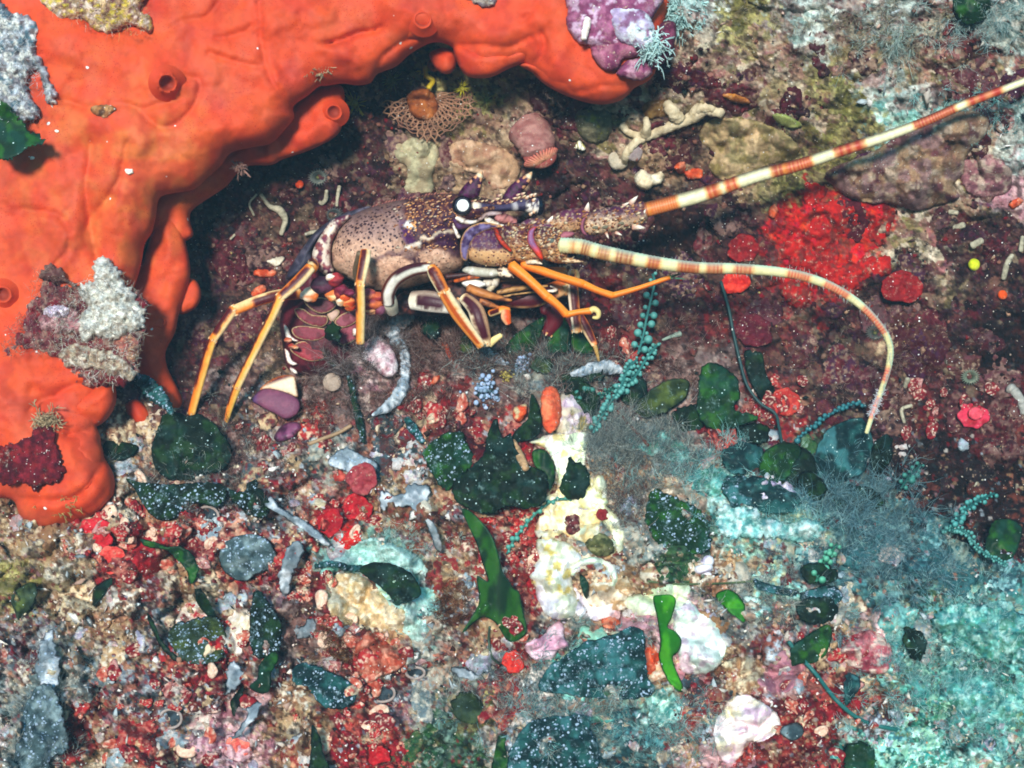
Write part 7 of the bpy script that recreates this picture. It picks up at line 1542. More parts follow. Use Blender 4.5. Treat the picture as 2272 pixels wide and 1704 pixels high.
cc_ = p1 + ax_ * 22
mb = MB(); mb.ball(cc_ - ax_ * 14, (38, 30, 18), hx('9a4c44'), seg=12); mb.build("mouth", M_SOFT, van)
mb = MB()
for k in range(30):
    a = 2 * math.pi * k / 30
    rad = lambda s: cc_ + (e1 * math.cos(a) * 40 + e2 * math.sin(a) * 30) * s + ax_ * (6 - 14 * s * s) + np.array([0, 0, -2])
    mb.tube([rad(.2 + .1 * (k % 2)), rad(.5), rad(.8), rad(1.02)], [2.0, 3.0, 3.2, 2], sides=6, per=3, col=lambda t, s, f, V: mix(hx('e8a880'), hx('c46a5c'), t))
mb.build("ribs", M_SOFT, van)
# anemones, cups and worm tubes
def anemone(c, x, y, r, colr, label, seed, name='yellow_anemone', n=26):
    p = K(c, [(x, y)])[0]; g = float(ground(*p)) - 8; rr = np.random.default_rng(seed); e = empty(name, (p[0], p[1], g)); tag(e, label, 'anemone', 'yellow anemones under the sponge' if 'yellow' in name else None)
    mb = MB(); mb.ball((p[0], p[1], g), (r * .45, r * .45, r * .4), hx(colr), seg=8); mb.build("column", M_SOFT, e)
    mb = MB()
    for k in range(n):
        a = rr.uniform(0, 6.28); t = rr.uniform(.5, 1.1) * r
        mb.tube([(p[0] + .3 * r * math.cos(a), p[1] + .3 * r * math.sin(a), g - .35 * r), (p[0] + .7 * t * math.cos(a), p[1] + .7 * t * math.sin(a), g - .7 * r), (p[0] + 1.15 * t * math.cos(a), p[1] + 1.15 * t * math.sin(a), g - .5 * r)], [1.6, 1.3, .7], sides=5, per=3, col=hx(colr))
    mb.build("tentacles", M_SOFT, e)
anemone('c7', 215, 565, 26, '9a9434', "yellow anemone right of the sponge's tubular lobe", 1)
anemone('c7', 420, 440, 24, '6a6a34', "dull olive anemone just under the sponge's left part", 2)
anemone('c7', 800, 480, 18, 'a8a028', "small yellow anemone under the sponge's middle lobe", 3)
anemone('c7', 595, 390, 16, 'b4a41c', "yellow anemone at the top of the twisted stalk", 4)
anemone('c7', 930, 545, 16, '8a8a4c', "faint greenish anemone below the sponge's middle lobe", 5)
def worm(c, pts, w, label, colr='b0a890', lift=14, group='worm tubes on the wall', cat='worm tube'):
    p = K(c, pts); d = ground(p[:, 0], p[:, 1]) - lift; d = np.linspace(d.max(), d.min(), len(d)) if len(d) == 2 else d * .5 + np.linspace(d[0], d[-1], len(d)) * .5
    e = MB(); e.tube(np.column_stack([p, d]), w, sides=8, per=7, wob=.15, col=lambda t, s, f, V: mix(hx(colr), hx(colr) * .6, sm(.45, .7, fbm(V[:, 0] / 5, V[:, 1] / 5, 361, 2))))
    o = e.build("worm_tube", M_SOFT); tag(o, label, cat, group); return o
worm('c1', [(610, 230), (598, 300), (590, 370)], [4.5, 4, 3.5], "straight pale worm tube above the grey cup behind the lobster's back")
worm('c1', [(520, 260), (515, 320), (490, 350), (470, 340)], [4, 5, 5, 4], "hooked pale worm tube left of the straight one")
worm('c1', [(60, 290), (120, 370), (190, 400), (230, 470), (200, 570)], [4, 5, 9, 7, 5], "bent knobbly worm tube in the middle of the left wall")
worm('c1', [(480, 550), (420, 555), (370, 570)], [5, 4.5, 4], "short horizontal worm tube at the lobster's shoulder")
worm('c6', [(1400, 1060), (1360, 1110), (1385, 1175)], [2.5, 2.5, 2.5], "thin bent worm tube left of the knobbly one")
worm('c6', [(1280, 1280), (1255, 1305)], [3, 2.5], "tiny worm tube low on the left wall")
worm('d1', [(1835, 1245), (1885, 1225)], [8, 6.5], "stubby pale worm tube below the brown slab")
worm('d1', [(1930, 1340), (1985, 1310)], [9, 7], "fat pale worm tube above the lime ball")
worm('d1', [(2100, 1520), (2120, 1440), (2150, 1390)], [6, 7, 5], "upright pale worm tube right of the lime ball")
worm('d1', [(1805, 1155), (1850, 1160)], [6, 5], "short pale worm tube right under the brown slab")
worm('d1', [(2195, 1370), (2205, 1290)], [6, 5], "pale worm tube at the right edge")
worm('d2', [(1560, 830), (1545, 760), (1600, 735)], [4, 4.5, 4], "bent worm tube right of the antenna tip")
worm('d2', [(2130, 640), (2160, 660), (2200, 720), (2215, 780)], [12, 11, 11, 10], "thick grey worm tube at the right edge", 'a09c94')
worm('d2', [(240, 380), (290, 360), (340, 345)], [3, 4, 7], "small trumpet shaped worm tube beside the beaded algae", '8a9a8c', 20)
worm('d7', [(130, 290), (180, 380), (210, 440), (250, 520)], [8, 10, 10, 8], "tan segmented worm tube lying on the widest blackish blade", 'b8926a', 62)
worm('d3', [(1940, 120), (1960, 100), (1990, 90)], [3, 3, 3], "thin pale worm tube in the dark hollow")
worm('d2', [(1560, 640), (1580, 590)], [5, 6], "pale stub above the bent worm tube", 'b0a890')
def cup(c, x, y, r, label, colr='5c625c', tilt=(.2, .5)):
    p = K(c, [(x, y)])[0]; r = r * CROPS[c][2]; g = float(ground(*p)); e = empty("cup_coral", (p[0], p[1], g)); tag(e, label, 'cup coral', 'grey cup corals')
    mb = MB(); n = 24; a = np.linspace(0, 2 * math.pi, n, endpoint=False); V = []; C = []
    for q, z in [(.5, 4), (.7, -8), (1.0, -18), (.92, -19), (.7, -12), (.3, -6)]:
        w = 1 + .07 * np.cos(a * 12) * (q > .8)
        V.append(np.stack([p[0] + r * q * w * np.cos(a), p[1] + r * q * w * np.sin(a) * .85, g + z + r * q * (tilt[0] * np.cos(a) + tilt[1] * np.sin(a)) * .4], 1)); C.append(np.tile(hx(colr) if q > .6 else hx('20281e'), (n, 1)))
    i = np.arange(5)[:, None] * n; j = np.arange(n)[None, :]; jj = (j + 1) % n
    tr = np.concatenate([np.stack([i + j, i + jj, i + n + jj], -1).reshape(-1, 3), np.stack([i + j, i + n + jj, i + n + j], -1).reshape(-1, 3)])
    V.append(np.array([[p[0], p[1], g - 8]])); C.append(hx('7a7a40')[None]); tr = np.vstack([tr, np.stack([5 * n + np.arange(n), 5 * n + (np.arange(n) + 1) % n, np.full(n, 6 * n)], 1)])
    mb.add(np.vstack(V), tr, np.vstack(C)); mb.build("cup", M_SOFT, e)
    mb = MB()
    for k in range(22):
        t = a[0] + k * 2 * math.pi / 22
        mb.tube([(p[0] + r * .95 * math.cos(t), p[1] + r * .8 * math.sin(t), g - 17), (p[0] + r * 1.35 * math.cos(t), p[1] + r * 1.15 * math.sin(t), g - 15)], [1.5, .6], sides=4, per=2, col=hx(colr) * 1.3, smooth=False)
    mb.build("tentacles", M_SOFT, e)
cup('c1', 460, 168, 55, "grey green cup coral on the left wall next to a tiny orange ball")
cup('c1', 572, 432, 50, "dark grey cup coral touching the lobster's back", '464c4c')
cup('d2', 1920, 580, 40, "small grey green cup coral right of the antenna", '667060')
cup('d2', 1400, 340, 40, "faint grey cup coral left of the antenna's bend", '4a4c48')
# shells, red discs and the rest
lump('c1', [(105, 755), (220, 725), (215, 755), (165, 800), (130, 775)], ['d0c4ac', 'e4dcc8'], "white triangular shell chip left of the lobster", 'shell fragment', 'shell_fragment', T=8, lift=14, rough=1.5, mat=M_CHALK, step=2.5)
def snail(c, x, y, r, label, cols=('e8e4ec', 'a89ab4'), ang=.6):
    p = K(c, [(x, y)])[0]; r = r * CROPS[c][2]; g = float(ground(*p)) - 22; mb = MB()
    k = np.linspace(0, 1, 60); th = k * 5.2 * math.pi
    ca, sa = math.cos(ang), math.sin(ang)
    R_ = r * .62 * (1 - k) ** .9
    x_ = R_ * np.cos(th); y_ = r * 1.5 * k - r * .6; z_ = R_ * np.sin(th)
    P_ = np.column_stack([p[0] + ca * x_ - sa * y_, p[1] + sa * x_ + ca * y_, g + z_])
    mb.tube(P_[::2], np.maximum(.52 * r * (1 - k) ** .9, .6)[::2], sides=10, per=3, col=lambda t, s, f, V: mix(hx(cols[0]), hx(cols[1]), sm(.2, .9, s)))
    return tag(mb.build("sea_snail", M_CHALK), label, 'snail')
snail('d3', 475, 580, 62, "white and lilac snail shell on the sandy slope", ang=-.5)
snail('c7', 1435, 797, 30, "small white and yellow snail shell right of the pink tube animal", ('f0ecdc', 'a8a02c'), ang=1.2)
def disc(c, x, y, r, cols, label, lift=12, sq=1.0, cat='red algae disc', tilt=(0, 0)):
    p = K(c, [(x, y)])[0]; r = r * CROPS[c][2]; a = np.linspace(0, 2 * math.pi, 40, endpoint=False); k = .82 + .42 * fbm(np.cos(a) * 1.6 + x, np.sin(a) * 1.6 + y, 9, 3) + .035 * np.sin(a * 7 + x)
    poly = ragged(np.column_stack([p[0] + r * k * np.cos(a), p[1] + r * k * sq * np.sin(a)]), 1.0, int(x + y), 3); g = float(ground(*p)) - lift
    mb = MB(); mb.inflate(poly, lambda u, v: g + tilt[0] * (u - p[0]) + tilt[1] * (v - p[1]) - 6 * (np.hypot(u - p[0], v - p[1]) / r) ** 2, T=5, R=r * .35, Tb=3, curve=False, bump=lambda u, v: (fbm(u / 9, v / 9, int(x), 4) - .5) * 16, step=3, col=lambda u, v, e: mix(mix(hx(cols[0]), hx(cols[1]), sm(.42, .62, fbm(u / 12, v / 12, int(x), 3))), hx(cols[1]), sm(3, .6, e)))
    return tag(mb.build("red_algae_disc", M_SOFT), label, cat, "red algae discs on the wall")
disc('d1', 680, 1355, 85, ['6a0c12', '8a1418'], "dark red oval blade in the shade between the two antennae", 34, .85, tilt=(0, -.2))
disc('d1', 640, 1545, 78, ['b41c18', 'd83a28'], "bright red blade just below the near antenna", 26, .7)
disc('d1', 1545, 1560, 115, ['781016', '931a1c'], "broad dark red blade right of the antenna's bend", 20, .75)
disc('d2', 740, 330, 100, ['4a0c1c', '5e1624'], "wide wine red blade deep in the crevice", 18, .9)
disc('d2', 1940, 790, 84, ['a01c2c', 'c8304a'], "crimson ringed disc at the far right", 18, .8)
disc('d2', 1950, 780, 40, ['b42838', 'd84a5a'], "inner ring of the crimson disc at the far right", 24, .8)
disc('d2', 910, 720, 80, ['a02420', 'b83c30'], "brick red lump above the deep green folded blade", 16, 1.0)
disc('d5', 520, 380, 95, ['a8141e', 'c42430'], "scarlet rounded crust just under the orange sponge's foot", 22, .85)
disc('d5', 600, 520, 80, ['c0302c', 'd8584c'], "lighter red crust with a dark pit below the scarlet one", 14, .9)
disc('d5', 1950, 250, 75, ['9c1420', 'b81c28'], "blood red crust lobe right of the long lilac strip", 18, 1.2)
disc('d5', 1800, 320, 70, ['a8141e', '8c101c'], "blood red crust lobe touching the long lilac strip", 16, 1.1)
disc('d4', 250, 80, 80, ['8a2c34', 'a04448'], "dusky red upright lobe above the pale teal silt", 26, 1.1)
disc('d4', 1080, 1080, 60, ['b41c1c', 'd03428'], "red lobe under the tallest blade's foot", 18, 1.0)
disc('d4', 300, 1590, 110, ['a0121c', 'bc1e26'], "large red lobe at the bottom edge beside the tapering dark blade", 20, .6)
disc('d5', 1300, 1540, 70, ['c05048', 'd87a68'], "salmon red lobe near the bottom left", 16, .8)
disc('d7', 870, 890, 50, ['8a2428', '7a1c20'], "small heart shaped red lobe on the chalky crust", 40, .9)
for c, x, y, rx, ry, lab in [('d4', 545, 1140, 50, 30, "upper of the two dark oval sea squirt mouths below the salmon crust"), ('d4', 362, 1252, 70, 46, "larger dark oval sea squirt mouth with a white dot"), ('d5', 1130, 290, 62, 56, "round grey sea squirt mouth under the lilac dotted blade"), ('d5', 930, 1390, 60, 50, "grey round sea squirt mouth on the lower left slope")]:
    p = K(c, [(x, y)])[0]; k = CROPS[c][2]; g = float(ground(*p)) - 16; e = empty("sea_squirt", (p[0], p[1], g)); tag(e, lab, 'sea squirt')
    a = np.linspace(0, 2 * math.pi, 15)
    mb = MB(); mb.tube(np.column_stack([p[0] + rx * k * np.cos(a), p[1] + ry * k * np.sin(a), g - 3 + 2 * np.sin(3 * a)]), 3.2, sides=7, per=4, cap=False, col=hx('9a8c86')); mb.build("rim", M_SOFT, e)
    mb = MB(); mb.ball((p[0], p[1], g + 4), (rx * k, ry * k, 9), lambda D: mix(hx('141c22'), hx('34424a'), sm(.4, .6, fbm(D[:, 0] * 2 + 3, D[:, 1] * 2 + 3, 7, 3))), seg=10); mb.build("mouth", M_SOFT, e)
# ---------------------------------------------------------------- small growth past counting
def zname(u, v):
    w = zone_of(np.asarray(u, float) + rng.normal(0, 18, np.shape(u)), np.asarray(v, float) + rng.normal(0, 18, np.shape(u)))
    return np.array(ZPAL)[w]
def visible_under_sponge(u, v):
    return ~inside(resample(spline(main_poly, 3, True), 20), u, v)

# crusts growing over one another, past counting
rc = np.random.default_rng(210)
def crusts(name, n, vlo, vhi, mat, size, T, bank, seed, ok=None):
    mb = MB(); r = np.random.default_rng(seed); k = 0; tries = 0
    while k < n and tries < n * 8:
        tries += 1
        u, v = r.uniform(0, 2272), r.uniform(vlo, vhi)
        if not visible_under_sponge(np.array([u]), np.array([v]))[0]: continue
        z = str(zname(np.array([u]), np.array([v]))[0])
        if ok and z not in ok: continue
        sz = r.uniform(*size) * r.uniform(.6, 1.2); a = np.linspace(0, 2 * math.pi, 30, endpoint=False)
        q = .55 + .9 * fbm(np.cos(a) * 1.3 + u, np.sin(a) * 1.3 + v, seed, 3)
        as_ = r.uniform(.55, 1.0); th = r.uniform(0, 3.14); x = sz * q * np.cos(a); y = sz * q * as_ * np.sin(a)
        poly = ragged(np.column_stack([u + x * math.cos(th) - y * math.sin(th), v + x * math.sin(th) + y * math.cos(th)]), 1.3, seed + k, 3.2)
        pal = bank if bank is not None else PAL[z]
        ca, cb, cd = [hx(pal[r.integers(len(pal))]) for _ in range(3)]; s0 = seed + k
        mb.inflate(poly, lambda uu, vv: ground(uu, vv) - 2, T=T * r.uniform(.6, 1.3), R=sz * .5, Tb=8, step=3.8, curve=False, bump=lambda uu, vv: (fbm(uu / 9, vv / 9, s0, 3) - .5) * 18,
            col=lambda uu, vv, e: mix(mix(ca, cb, sm(.42, .6, fbm(uu / 11, vv / 11, s0 + 1, 3))), cd, sm(.56, .66, fbm(uu / 6, vv / 6, s0 + 2, 3)) * .8))
        k += 1
    return tag(mb.build(name, mat), kind='stuff')
crusts("encrusting_growth", 420, 900, 1720, M_SOFT, (18, 60), 13, None, 300)
crusts("pale_crusts", 150, 960, 1720, M_LUMP, (12, 38), 14, ['c8c0bc', 'b0a8bc', 'a4b4bc', 'd4cec4', 'bc9898', '94a8b0', 'c8b898'], 310)
crusts("wall_crusts", 150, 60, 960, M_SOFT, (18, 60), 8, ['3c0c16', '4a121e', '3c1830', '5c1c24', '543a3c', '7a5c54', '280e16', '4a2822', '8a705e', '5c3036'], 320, ['wall', 'maroon', 'dark', 'tan', 'ledge'])

# red crust lobes: countable, a thing each
LB = []
for k_, (ca, cb) in enumerate([('96161e', 'b03030'), ('841420', '64101a'), ('a84434', 'c07460'), ('98524e', 'b88480'), ('d0a088', 'e0c0a8'), ('6a141c', '8a2228')]):
    r = np.random.default_rng(70 + k_); a = np.linspace(0, 2 * math.pi, 12, endpoint=False); kk = 1 + r.normal(0, .16, 12)
    poly = np.column_stack([1136 + 20 * kk * np.cos(a), 852 + 20 * kk * np.sin(a)])
    mb = MB(); mb.inflate(poly, lambda u, v: 0 * u - .012 * ((u - 1136) ** 2 + (v - 852) ** 2) * (.3 + fbm(u / 14, v / 14, 40 + k_, 2)), T=6, R=10, Tb=4, step=3.2, bump=lambda u, v: (fbm(u / 7, v / 7, 44 + k_, 3) - .5) * 8,
        col=lambda u, v, e: mix(mix(hx(ca), hx(cb), sm(.4, .62, fbm(u / 9, v / 9, 50 + k_, 3))), hx('e0c8b0'), sm(.6, .7, fbm(u / 5, v / 5, 60 + k_, 3)) * .8))
    o = mb.build("crust_lobe", M_SOFT, origin=world_of(np.array([[1136., 852., 0.]]))[0]); LB.append(o)
LNAME = ["bright red rounded crust lobe on the reef slope", "deep crimson crust lobe on the reef slope", "salmon red crust lobe on the reef slope", "dusty pink crust lobe on the reef slope", "pale peach crust lobe on the reef slope", "dark maroon crust lobe on the reef"]
n_l = 0; used = [False] * 6
lr2 = np.random.default_rng(123)
SITES = [(240, 1190, 60, 26), (330, 1170, 60, 20), (440, 1190, 50, 12), (770, 1130, 55, 16), (690, 1290, 50, 14), (760, 1400, 70, 18), (830, 1470, 70, 14), (420, 1540, 100, 22), (240, 1600, 90, 14), (800, 1620, 90, 22), (1150, 1230, 50, 18), (1140, 1400, 60, 12),
         (1800, 1590, 80, 18), (1880, 1450, 60, 12), (960, 930, 60, 14), (600, 1000, 60, 10), (1720, 880, 60, 12), (1380, 760, 60, 12), (560, 1260, 50, 8), (2080, 900, 90, 14), (480, 1420, 70, 10), (1640, 930, 50, 6)]
for x, y, sp_, n in SITES:
    for _ in range(n):
        u, v = x + lr2.normal(0, sp_ * .7), y + lr2.normal(0, sp_ * .55)
        if v > 1690 or u < 5 or u > 2262: continue
        k = lr2.choice(6, p=[.27, .22, .2, .13, .08, .10]) if v > 1000 else lr2.choice(6, p=[.1, .3, .1, .05, .0, .45])
        if not used[k]: o = LB[k]; used[k] = True
        else:
            o = LB[k].copy(); scene.collection.objects.link(o)
        g = float(ground(u, v)) - lr2.uniform(5, 14)
        o.location = world_of(np.array([[u, v, g]]))[0]
        s = lr2.uniform(.35, 1.15)
        o.scale = (s, s * lr2.uniform(.8, 1.4), s * lr2.uniform(.6, 1.0))
        o.rotation_euler = (lr2.normal(-.25, .3), lr2.normal(0, 2), lr2.normal(0, .35))
        tag(o, LNAME[k], 'red algae crust', LNAME[k].split(' on ')[0] + 's'); n_l += 1
for k in range(6):
    if not used[k]: bpy.data.objects.remove(LB[k])

def grains(name, n, sampler, size, cols, flat=.6, lift=(2, 10), seed=1, elong=1.6, mat=None):
    r = np.random.default_rng(seed)
    u, v = sampler(r, n)
    n = len(u)
    d = ground(u, v) + fine_relief(u, v) * .8 - r.uniform(*lift, n)
    base = np.array([(1, 0, 0), (-1, 0, 0), (0, 1, 0), (0, -1, 0), (0, 0, 1), (0, 0, -1)], float)
    F = np.array([(0, 2, 5), (2, 1, 5), (1, 3, 5), (3, 0, 5), (2, 0, 4), (1, 2, 4), (3, 1, 4), (0, 3, 4)])
    s = r.uniform(size[0], size[1], n) * (r.random(n) ** 1.2 * .8 + .4)
    q = r.normal(0, 1, (n, 4)); q /= np.linalg.norm(q, axis=1)[:, None]
    w, x, y, z = q.T
    Rm = np.stack([np.stack([1 - 2 * (y * y + z * z), 2 * (x * y - z * w), 2 * (x * z + y * w)], 1), np.stack([2 * (x * y + z * w), 1 - 2 * (x * x + z * z), 2 * (y * z - x * w)], 1), np.stack([2 * (x * z - y * w), 2 * (y * z + x * w), 1 - 2 * (x * x + y * y)], 1)], 1)
    B_ = base[None] * (np.stack([r.uniform(1, elong, n), np.ones(n), np.full(n, flat)], 1))[:, None, :] * r.uniform(.7, 1.3, (n, 6, 1))
    V = np.einsum('nij,nkj->nki', Rm, B_) * s[:, None, None] + np.stack([u, v, d], 1)[:, None, :]
    T = (F[None] + 6 * np.arange(n)[:, None, None]).reshape(-1, 3)
    L_ = np.array([hx(c) for c in cols]); C = np.repeat(L_[r.integers(0, len(L_), n)] * np.append(r.uniform(.7, 1.05, (n, 1)), 1)[:-1].reshape(n, 1) ** 1, 6, 0)
    mb = MB(); mb.add(V.reshape(-1, 3), T, C)
    return tag(mb.build(name, mat or M_CHALK, smooth=False), kind='stuff')
def sample_zones(ok, v0=0, p_else=0.0):
    def f(r, n):
        u = r.uniform(-20, 2292, n * 4); v = r.uniform(v0, 1730, n * 4)
        z = zname(u, v); m = (np.isin(z, ok) | (r.random(len(u)) < p_else)) & (fbm(u / 40, v / 40, 401, 3) > .44)
        m &= visible_under_sponge(u, v)
        u, v = u[m][:n], v[m][:n]
        return u, v
    return f
grains("shell_gravel", 2200, sample_zones(['sand', 'mixed', 'red', 'haze', 'tealsand', 'teal', 'pink', 'brownfuzz'], 860), (2.0, 5.0), ['f0e8d8', 'e4d4b4', 'd8c09a', 'f4f0ea', 'c8a888', 'e8d8d0', 'b89070', 'dce4e4', 'a83830'], seed=3)
grains("wall_gravel", 700, sample_zones(['wall', 'maroon', 'tan', 'ledge', 'dark', 'olive', 'white'], 0), (1.5, 3.2), ['a89080', 'c8b49c', '7a5048', '8a3430', 'd8ccbc', '5a2a2c', 'b8a060', '983028'], seed=4)
grains("shell_flakes", 900, sample_zones(['sand', 'mixed', 'tealsand', 'haze', 'teal', 'white'], 0), (5, 12), ['e8e0d4', 'd0c4b8', 'b0bcc0', 'c8a898', 'f0ece6', '8a9498'], flat=.22, seed=5, elong=2.2)
grains("dark_crumbs", 700, sample_zones(['red', 'mixed', 'sand', 'haze', 'brownfuzz', 'ledge', 'teal'], 0, .05), (3, 7), ['2a1618', '3a2420', '20282c', '4a3430', '1a2422'], seed=6)
grains("reef_nodules", 1100, sample_zones(['wall', 'maroon', 'ledge', 'tan', 'red'], 0), (4, 10), ['5a2428', '6e3a34', '8a5a4c', '40161e', '8a6a58', '7a1c22', 'a07c64'], flat=.8, seed=7, elong=1.3, mat=M_LUMP, lift=(-4, 4))

def strands(b, dirn, l, cols, r, w=.75):
    n = len(b); m = 7
    st = np.linspace(0, 1, m)
    bend = r.normal(0, .4, (n, 3)); b2 = r.normal(0, .3, (n, 3)); ph = r.uniform(0, 6.28, n)
    path = b[:, None] + dirn[:, None] * (l[:, None] * st)[:, :, None] + bend[:, None] * (l[:, None] * st ** 2)[:, :, None] + b2[:, None] * (l[:, None] * .25 * np.sin(st * 6 + ph[:, None]))[:, :, None]
    wd = w * np.linspace(1, .4, m)
    sx = np.cross(dirn, np.array([0.2, .1, -1.0])); sx /= np.linalg.norm(sx, axis=1)[:, None] + 1e-9; sy = np.cross(sx, dirn)
    V = np.stack([path + o[:, None] * wd[None, :, None] for o in (sx, -.5 * sx + .87 * sy, -.5 * sx - .87 * sy)], 2).reshape(n * m * 3, 3)
    i = np.arange(m - 1)[:, None] * 3; j = np.arange(3)[None]; jj = (j + 1) % 3
    t = np.concatenate([np.stack([i + j, i + jj, i + 3 + jj], -1).reshape(-1, 3), np.stack([i + j, i + 3 + jj, i + 3 + j], -1).reshape(-1, 3)])
    T = (t[None] + 3 * m * np.arange(n)[:, None, None]).reshape(-1, 3)
    L_ = np.array([hx(q) for q in cols]); C = L_[r.integers(0, len(L_), n)]; C[:, :3] *= r.uniform(.5, 1.2, (n, 1))
    return V, T, np.repeat(C, 3 * m, 0)
def hairs(name, clumps, seed=1):
    """curved filaments; clumps are (crop, x, y, rx, ry, n, length, colours, direction, lift)"""
    r = np.random.default_rng(seed); Vs = []; Ts = []; Cs = []; off = 0
    for c, x, y, rx, ry, n, L, cols, dr, lift in clumps:
        n = int(n * 2.0)
        p = K(c, [(x, y)])[0]; k = CROPS[c][2]
        m_ = max(6, n // 22); cu = p[0] + r.normal(0, .5, m_) * rx * k; cv = p[1] + r.normal(0, .5, m_) * ry * k
        cd = ground(cu, cv) - lift * r.random(m_); cdir = np.array(dr, float) + r.normal(0, .45, (m_, 3)); who = r.integers(0, m_, n)
        jit = r.normal(0, 4.5, (n, 2)); u = cu[who] + jit[:, 0]; v = cv[who] + jit[:, 1]
        d = cd[who] + r.normal(0, 2, n)
        b = np.stack([u, v, d], 1)
        dirn = cdir[who] + np.column_stack([jit * .11, np.zeros(n)]) + r.normal(0, .22, (n, 3)); dirn /= np.linalg.norm(dirn, axis=1)[:, None]
        l = L * r.uniform(.4, 1.2, n)
        V, t, C = strands(b, dirn, l, cols, r, .55)
        Vs.append(V); Ts.append(t + off); Cs.append(C); off += len(V)
    mb = MB(); mb.add(np.vstack(Vs), np.vstack(Ts), np.vstack(Cs))
    return tag(mb.build(name, M_TURF), kind='stuff')
BR = ['6a4a44', '8a6a60', '4a322e', 'a08a80', '7a5a54']; GY = ['8a9490', 'a4aca4', '6a7a7c', 'b8bcb0', '5a6668']; TL = ['6ab0b0', '9cd0cc', '4a8888', 'c4e8e2', '84c0bc']; BL = ['5e8894', '7aa4ac', '486e78', '90b4b8']
up, out_ = (0, -.5, -.9), (.1, .1, -1)
hairs("brown_turf", [('c3', 1500, 900, 420, 380, 700, 30, ['6a5a54', '8a7a74', '50423e', 'a09490'], (-.2, -.5, -.8), 110), ('c4', 200, 700, 260, 200, 500, 30, ['8a7a78', 'a89a98', '6a5c58'], up, 80), ('c4', 1250, 900, 500, 160, 600, 32, GY + BR, up, 70), ('d4', 1500, 1100, 420, 260, 700, 22, GY + TL, out_, 40), ('d4', 1300, 1560, 360, 200, 600, 22, GY + TL, out_, 40), ('c8', 1050, 1150, 300, 260, 400, 18, GY, out_, 34), ('d6', 350, 450, 260, 240, 900, 26, BR, out_, 20), ('d6', 700, 200, 200, 200, 600, 26, BR, up, 24), ('d6', 1000, 180, 260, 120, 900, 28, BR, up, 30), ('d6', 1300, 200, 240, 120, 600, 28, BR, up, 30), ('d6', 800, 470, 300, 200, 600, 22, BR, up, 14), ('c8', 1400, 1150, 200, 160, 500, 24, BR, up, 14),
    ('d4', 740, 760, 140, 140, 420, 24, ['6a3c2c', '8a5a3c', '4a2a20'], out_, 14), ('d4', 100, 1000, 120, 160, 400, 24, ['6a4a30', '8a6440', '4a3020'], out_, 14), ('d2', 250, 480, 260, 200, 400, 22, BR, out_, 16), ('d2', 1500, 500, 400, 300, 500, 20, BR, out_, 10), ('c3', 800, 900, 300, 400, 400, 20, ['6a5a48', '8a6a4c', '4a3a30'], out_, 10)], 1)
hairs("grey_turf", [('d7', 900, 250, 300, 250, 1500, 30, GY, up, 26), ('d7', 1250, 350, 420, 260, 1600, 32, GY, up, 28), ('d7', 1100, 750, 300, 260, 900, 28, GY + BR, up, 20), ('d6', 1650, 330, 340, 120, 800, 32, GY + BR, up, 30), ('d5', 700, 40, 600, 160, 500, 22, GY + BR, up, 14), ('d5', 230, 1400, 220, 420, 900, 28, GY, up, 24), ('d4', 950, 1250, 320, 160, 700, 24, GY, up, 16),
    ('d4', 1350, 1320, 420, 120, 800, 26, GY + TL, up, 20), ('d3', 300, 1450, 400, 260, 900, 26, GY + TL, up, 18), ('d3', 820, 720, 300, 160, 600, 26, GY, up, 20), ('d1', 1300, 130, 600, 200, 900, 20, ['9a8a7a', 'b4a894', '7a6a58', 'a09a70'], out_, 10), ('d5', 1250, 200, 500, 160, 500, 22, GY + BR, up, 14)], 2)
hairs("teal_turf", [('d3', 1900, 950, 500, 300, 1500, 26, TL, (.2, -.3, -.9), 24), ('d3', 2000, 1350, 500, 400, 1300, 26, TL, (.2, -.3, -.9), 22), ('d3', 900, 330, 420, 200, 700, 24, TL, up, 26), ('d1', 2050, 80, 300, 160, 900, 22, ['a8c4c0', '8ab0b0', 'd0dcd4'], out_, 14), ('d1', 1500, 220, 300, 200, 600, 22, ['b4ccc4', 'd0d8cc', '8aa8a0'], out_, 14),
    ('d1', 1850, 620, 300, 140, 500, 20, TL, out_, 12), ('d4', 450, 480, 300, 120, 500, 20, ['a8d0c8', 'c8e4dc', '8ab8b0'], up, 12), ('d2', 500, 1080, 400, 200, 900, 28, TL, up, 22), ('d3', 1500, 1250, 300, 300, 700, 26, TL, up, 18)], 3)
hairs("blue_grey_turf", [('d3', 1350, 300, 420, 260, 800, 40, BL, (.1, -.5, -.8), 40), ('d3', 1550, 550, 420, 260, 700, 38, BL, (.3, .2, -.9), 36), ('d2', 1350, 1230, 300, 160, 700, 40, BL, up, 34)], 4)
rf = np.random.default_rng(77); mb = MB()
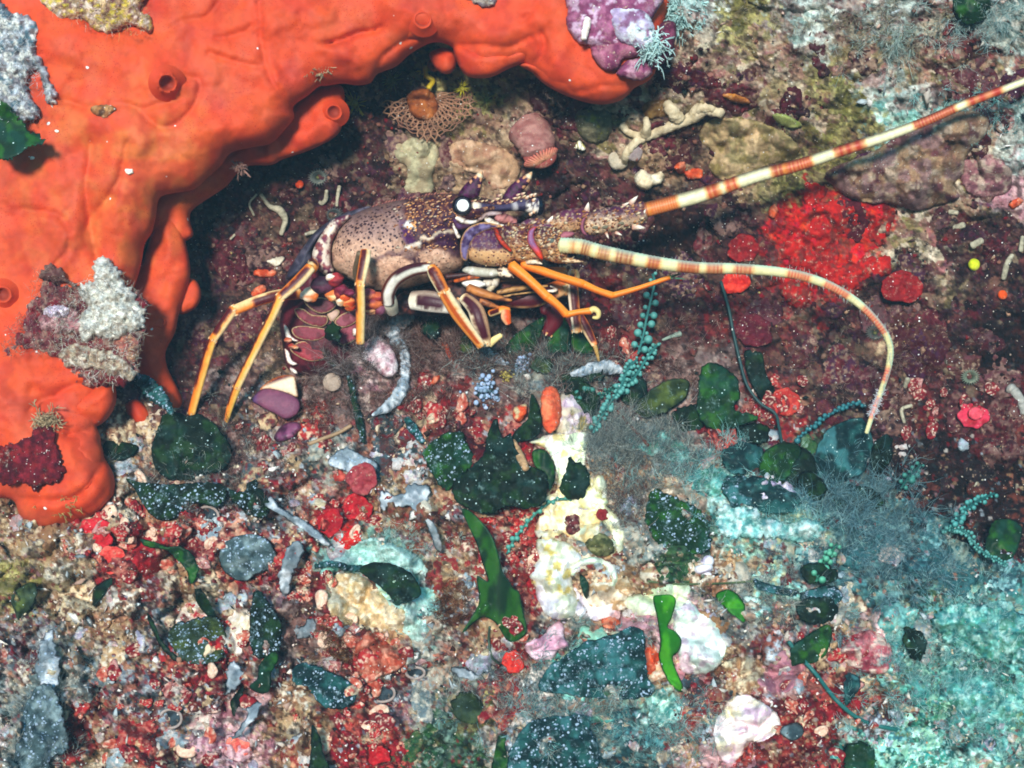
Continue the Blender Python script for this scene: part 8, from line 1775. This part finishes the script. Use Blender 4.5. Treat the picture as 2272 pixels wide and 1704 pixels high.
for u, v, d, L, cols, dirn, w in FUZZ:
    u, v, d = u[::2], v[::2], d[::2]; b = np.stack([u, v, d], 1); dn = np.array(dirn) + rf.normal(0, .8, (len(b), 3)); dn /= np.linalg.norm(dn, axis=1)[:, None]
    mb.add(*strands(b, dn, L * rf.uniform(.4, 1.2, len(b)), cols, rf, w))
tag(mb.build("sponge_turf", M_TURF), kind='stuff')

for n_, l_ in [("shell_gravel", "fine pale shell grit lying over the reef slope"), ("wall_gravel", "fine grit on the crevice wall"), ("shell_flakes", "thin pale shell flakes over the reef"), ("dark_crumbs", "dark crumbs between the crusts"), ("reef_nodules", "small brown and red nodules on the wall"),
               ("encrusting_growth", "red, beige and grey crusts growing over the lower slope"), ("pale_crusts", "whitish and lilac crusts on the lower slope"), ("wall_crusts", "crimson and purple crusts on the crevice wall"), ("brown_turf", "brown fuzzy turf under the lobster"), ("grey_turf", "grey fuzzy turf on the slope"),
               ("teal_turf", "turquoise fuzzy turf at the right"), ("blue_grey_turf", "blue grey hairy algae below the curved antenna"), ("sponge_turf", "fuzz on the growth over the orange sponge")]:
    tag(bpy.data.objects[n_], l_, n_.split('_')[-1])
# ---------------------------------------------------------------- the water itself, faintly milky
hm = bpy.data.materials.new("sea_haze"); hm.use_nodes = True
hn = hm.node_tree.nodes; hl = hm.node_tree.links
hn.remove(hn["Principled BSDF"])
pv = hn.new("ShaderNodeVolumePrincipled")
pv.inputs["Color"].default_value = (0.45, 0.78, 1.0, 1)
pv.inputs["Density"].default_value = 0.06
pv.inputs["Anisotropy"].default_value = 0.0
hl.new(pv.outputs[0], hn["Material Output"].inputs["Volume"])
me = bpy.data.meshes.new("haze")
x0, x1, y0, y1, z0, z1 = -1.2, 1.2, -0.4, 1.6, -1.0, 1.2
me.from_pydata([(x0, y0, z0), (x1, y0, z0), (x1, y1, z0), (x0, y1, z0), (x0, y0, z1), (x1, y0, z1), (x1, y1, z1), (x0, y1, z1)], [],
               [(0, 3, 2, 1), (4, 5, 6, 7), (0, 1, 5, 4), (1, 2, 6, 5), (2, 3, 7, 6), (3, 0, 4, 7)])
me.materials.append(hm)
hz = bpy.data.objects.new("haze", me); scene.collection.objects.link(hz)
tag(hz, "faint blue haze of the sea water", kind='stuff')
scene.cycles.volume_bounces = 0
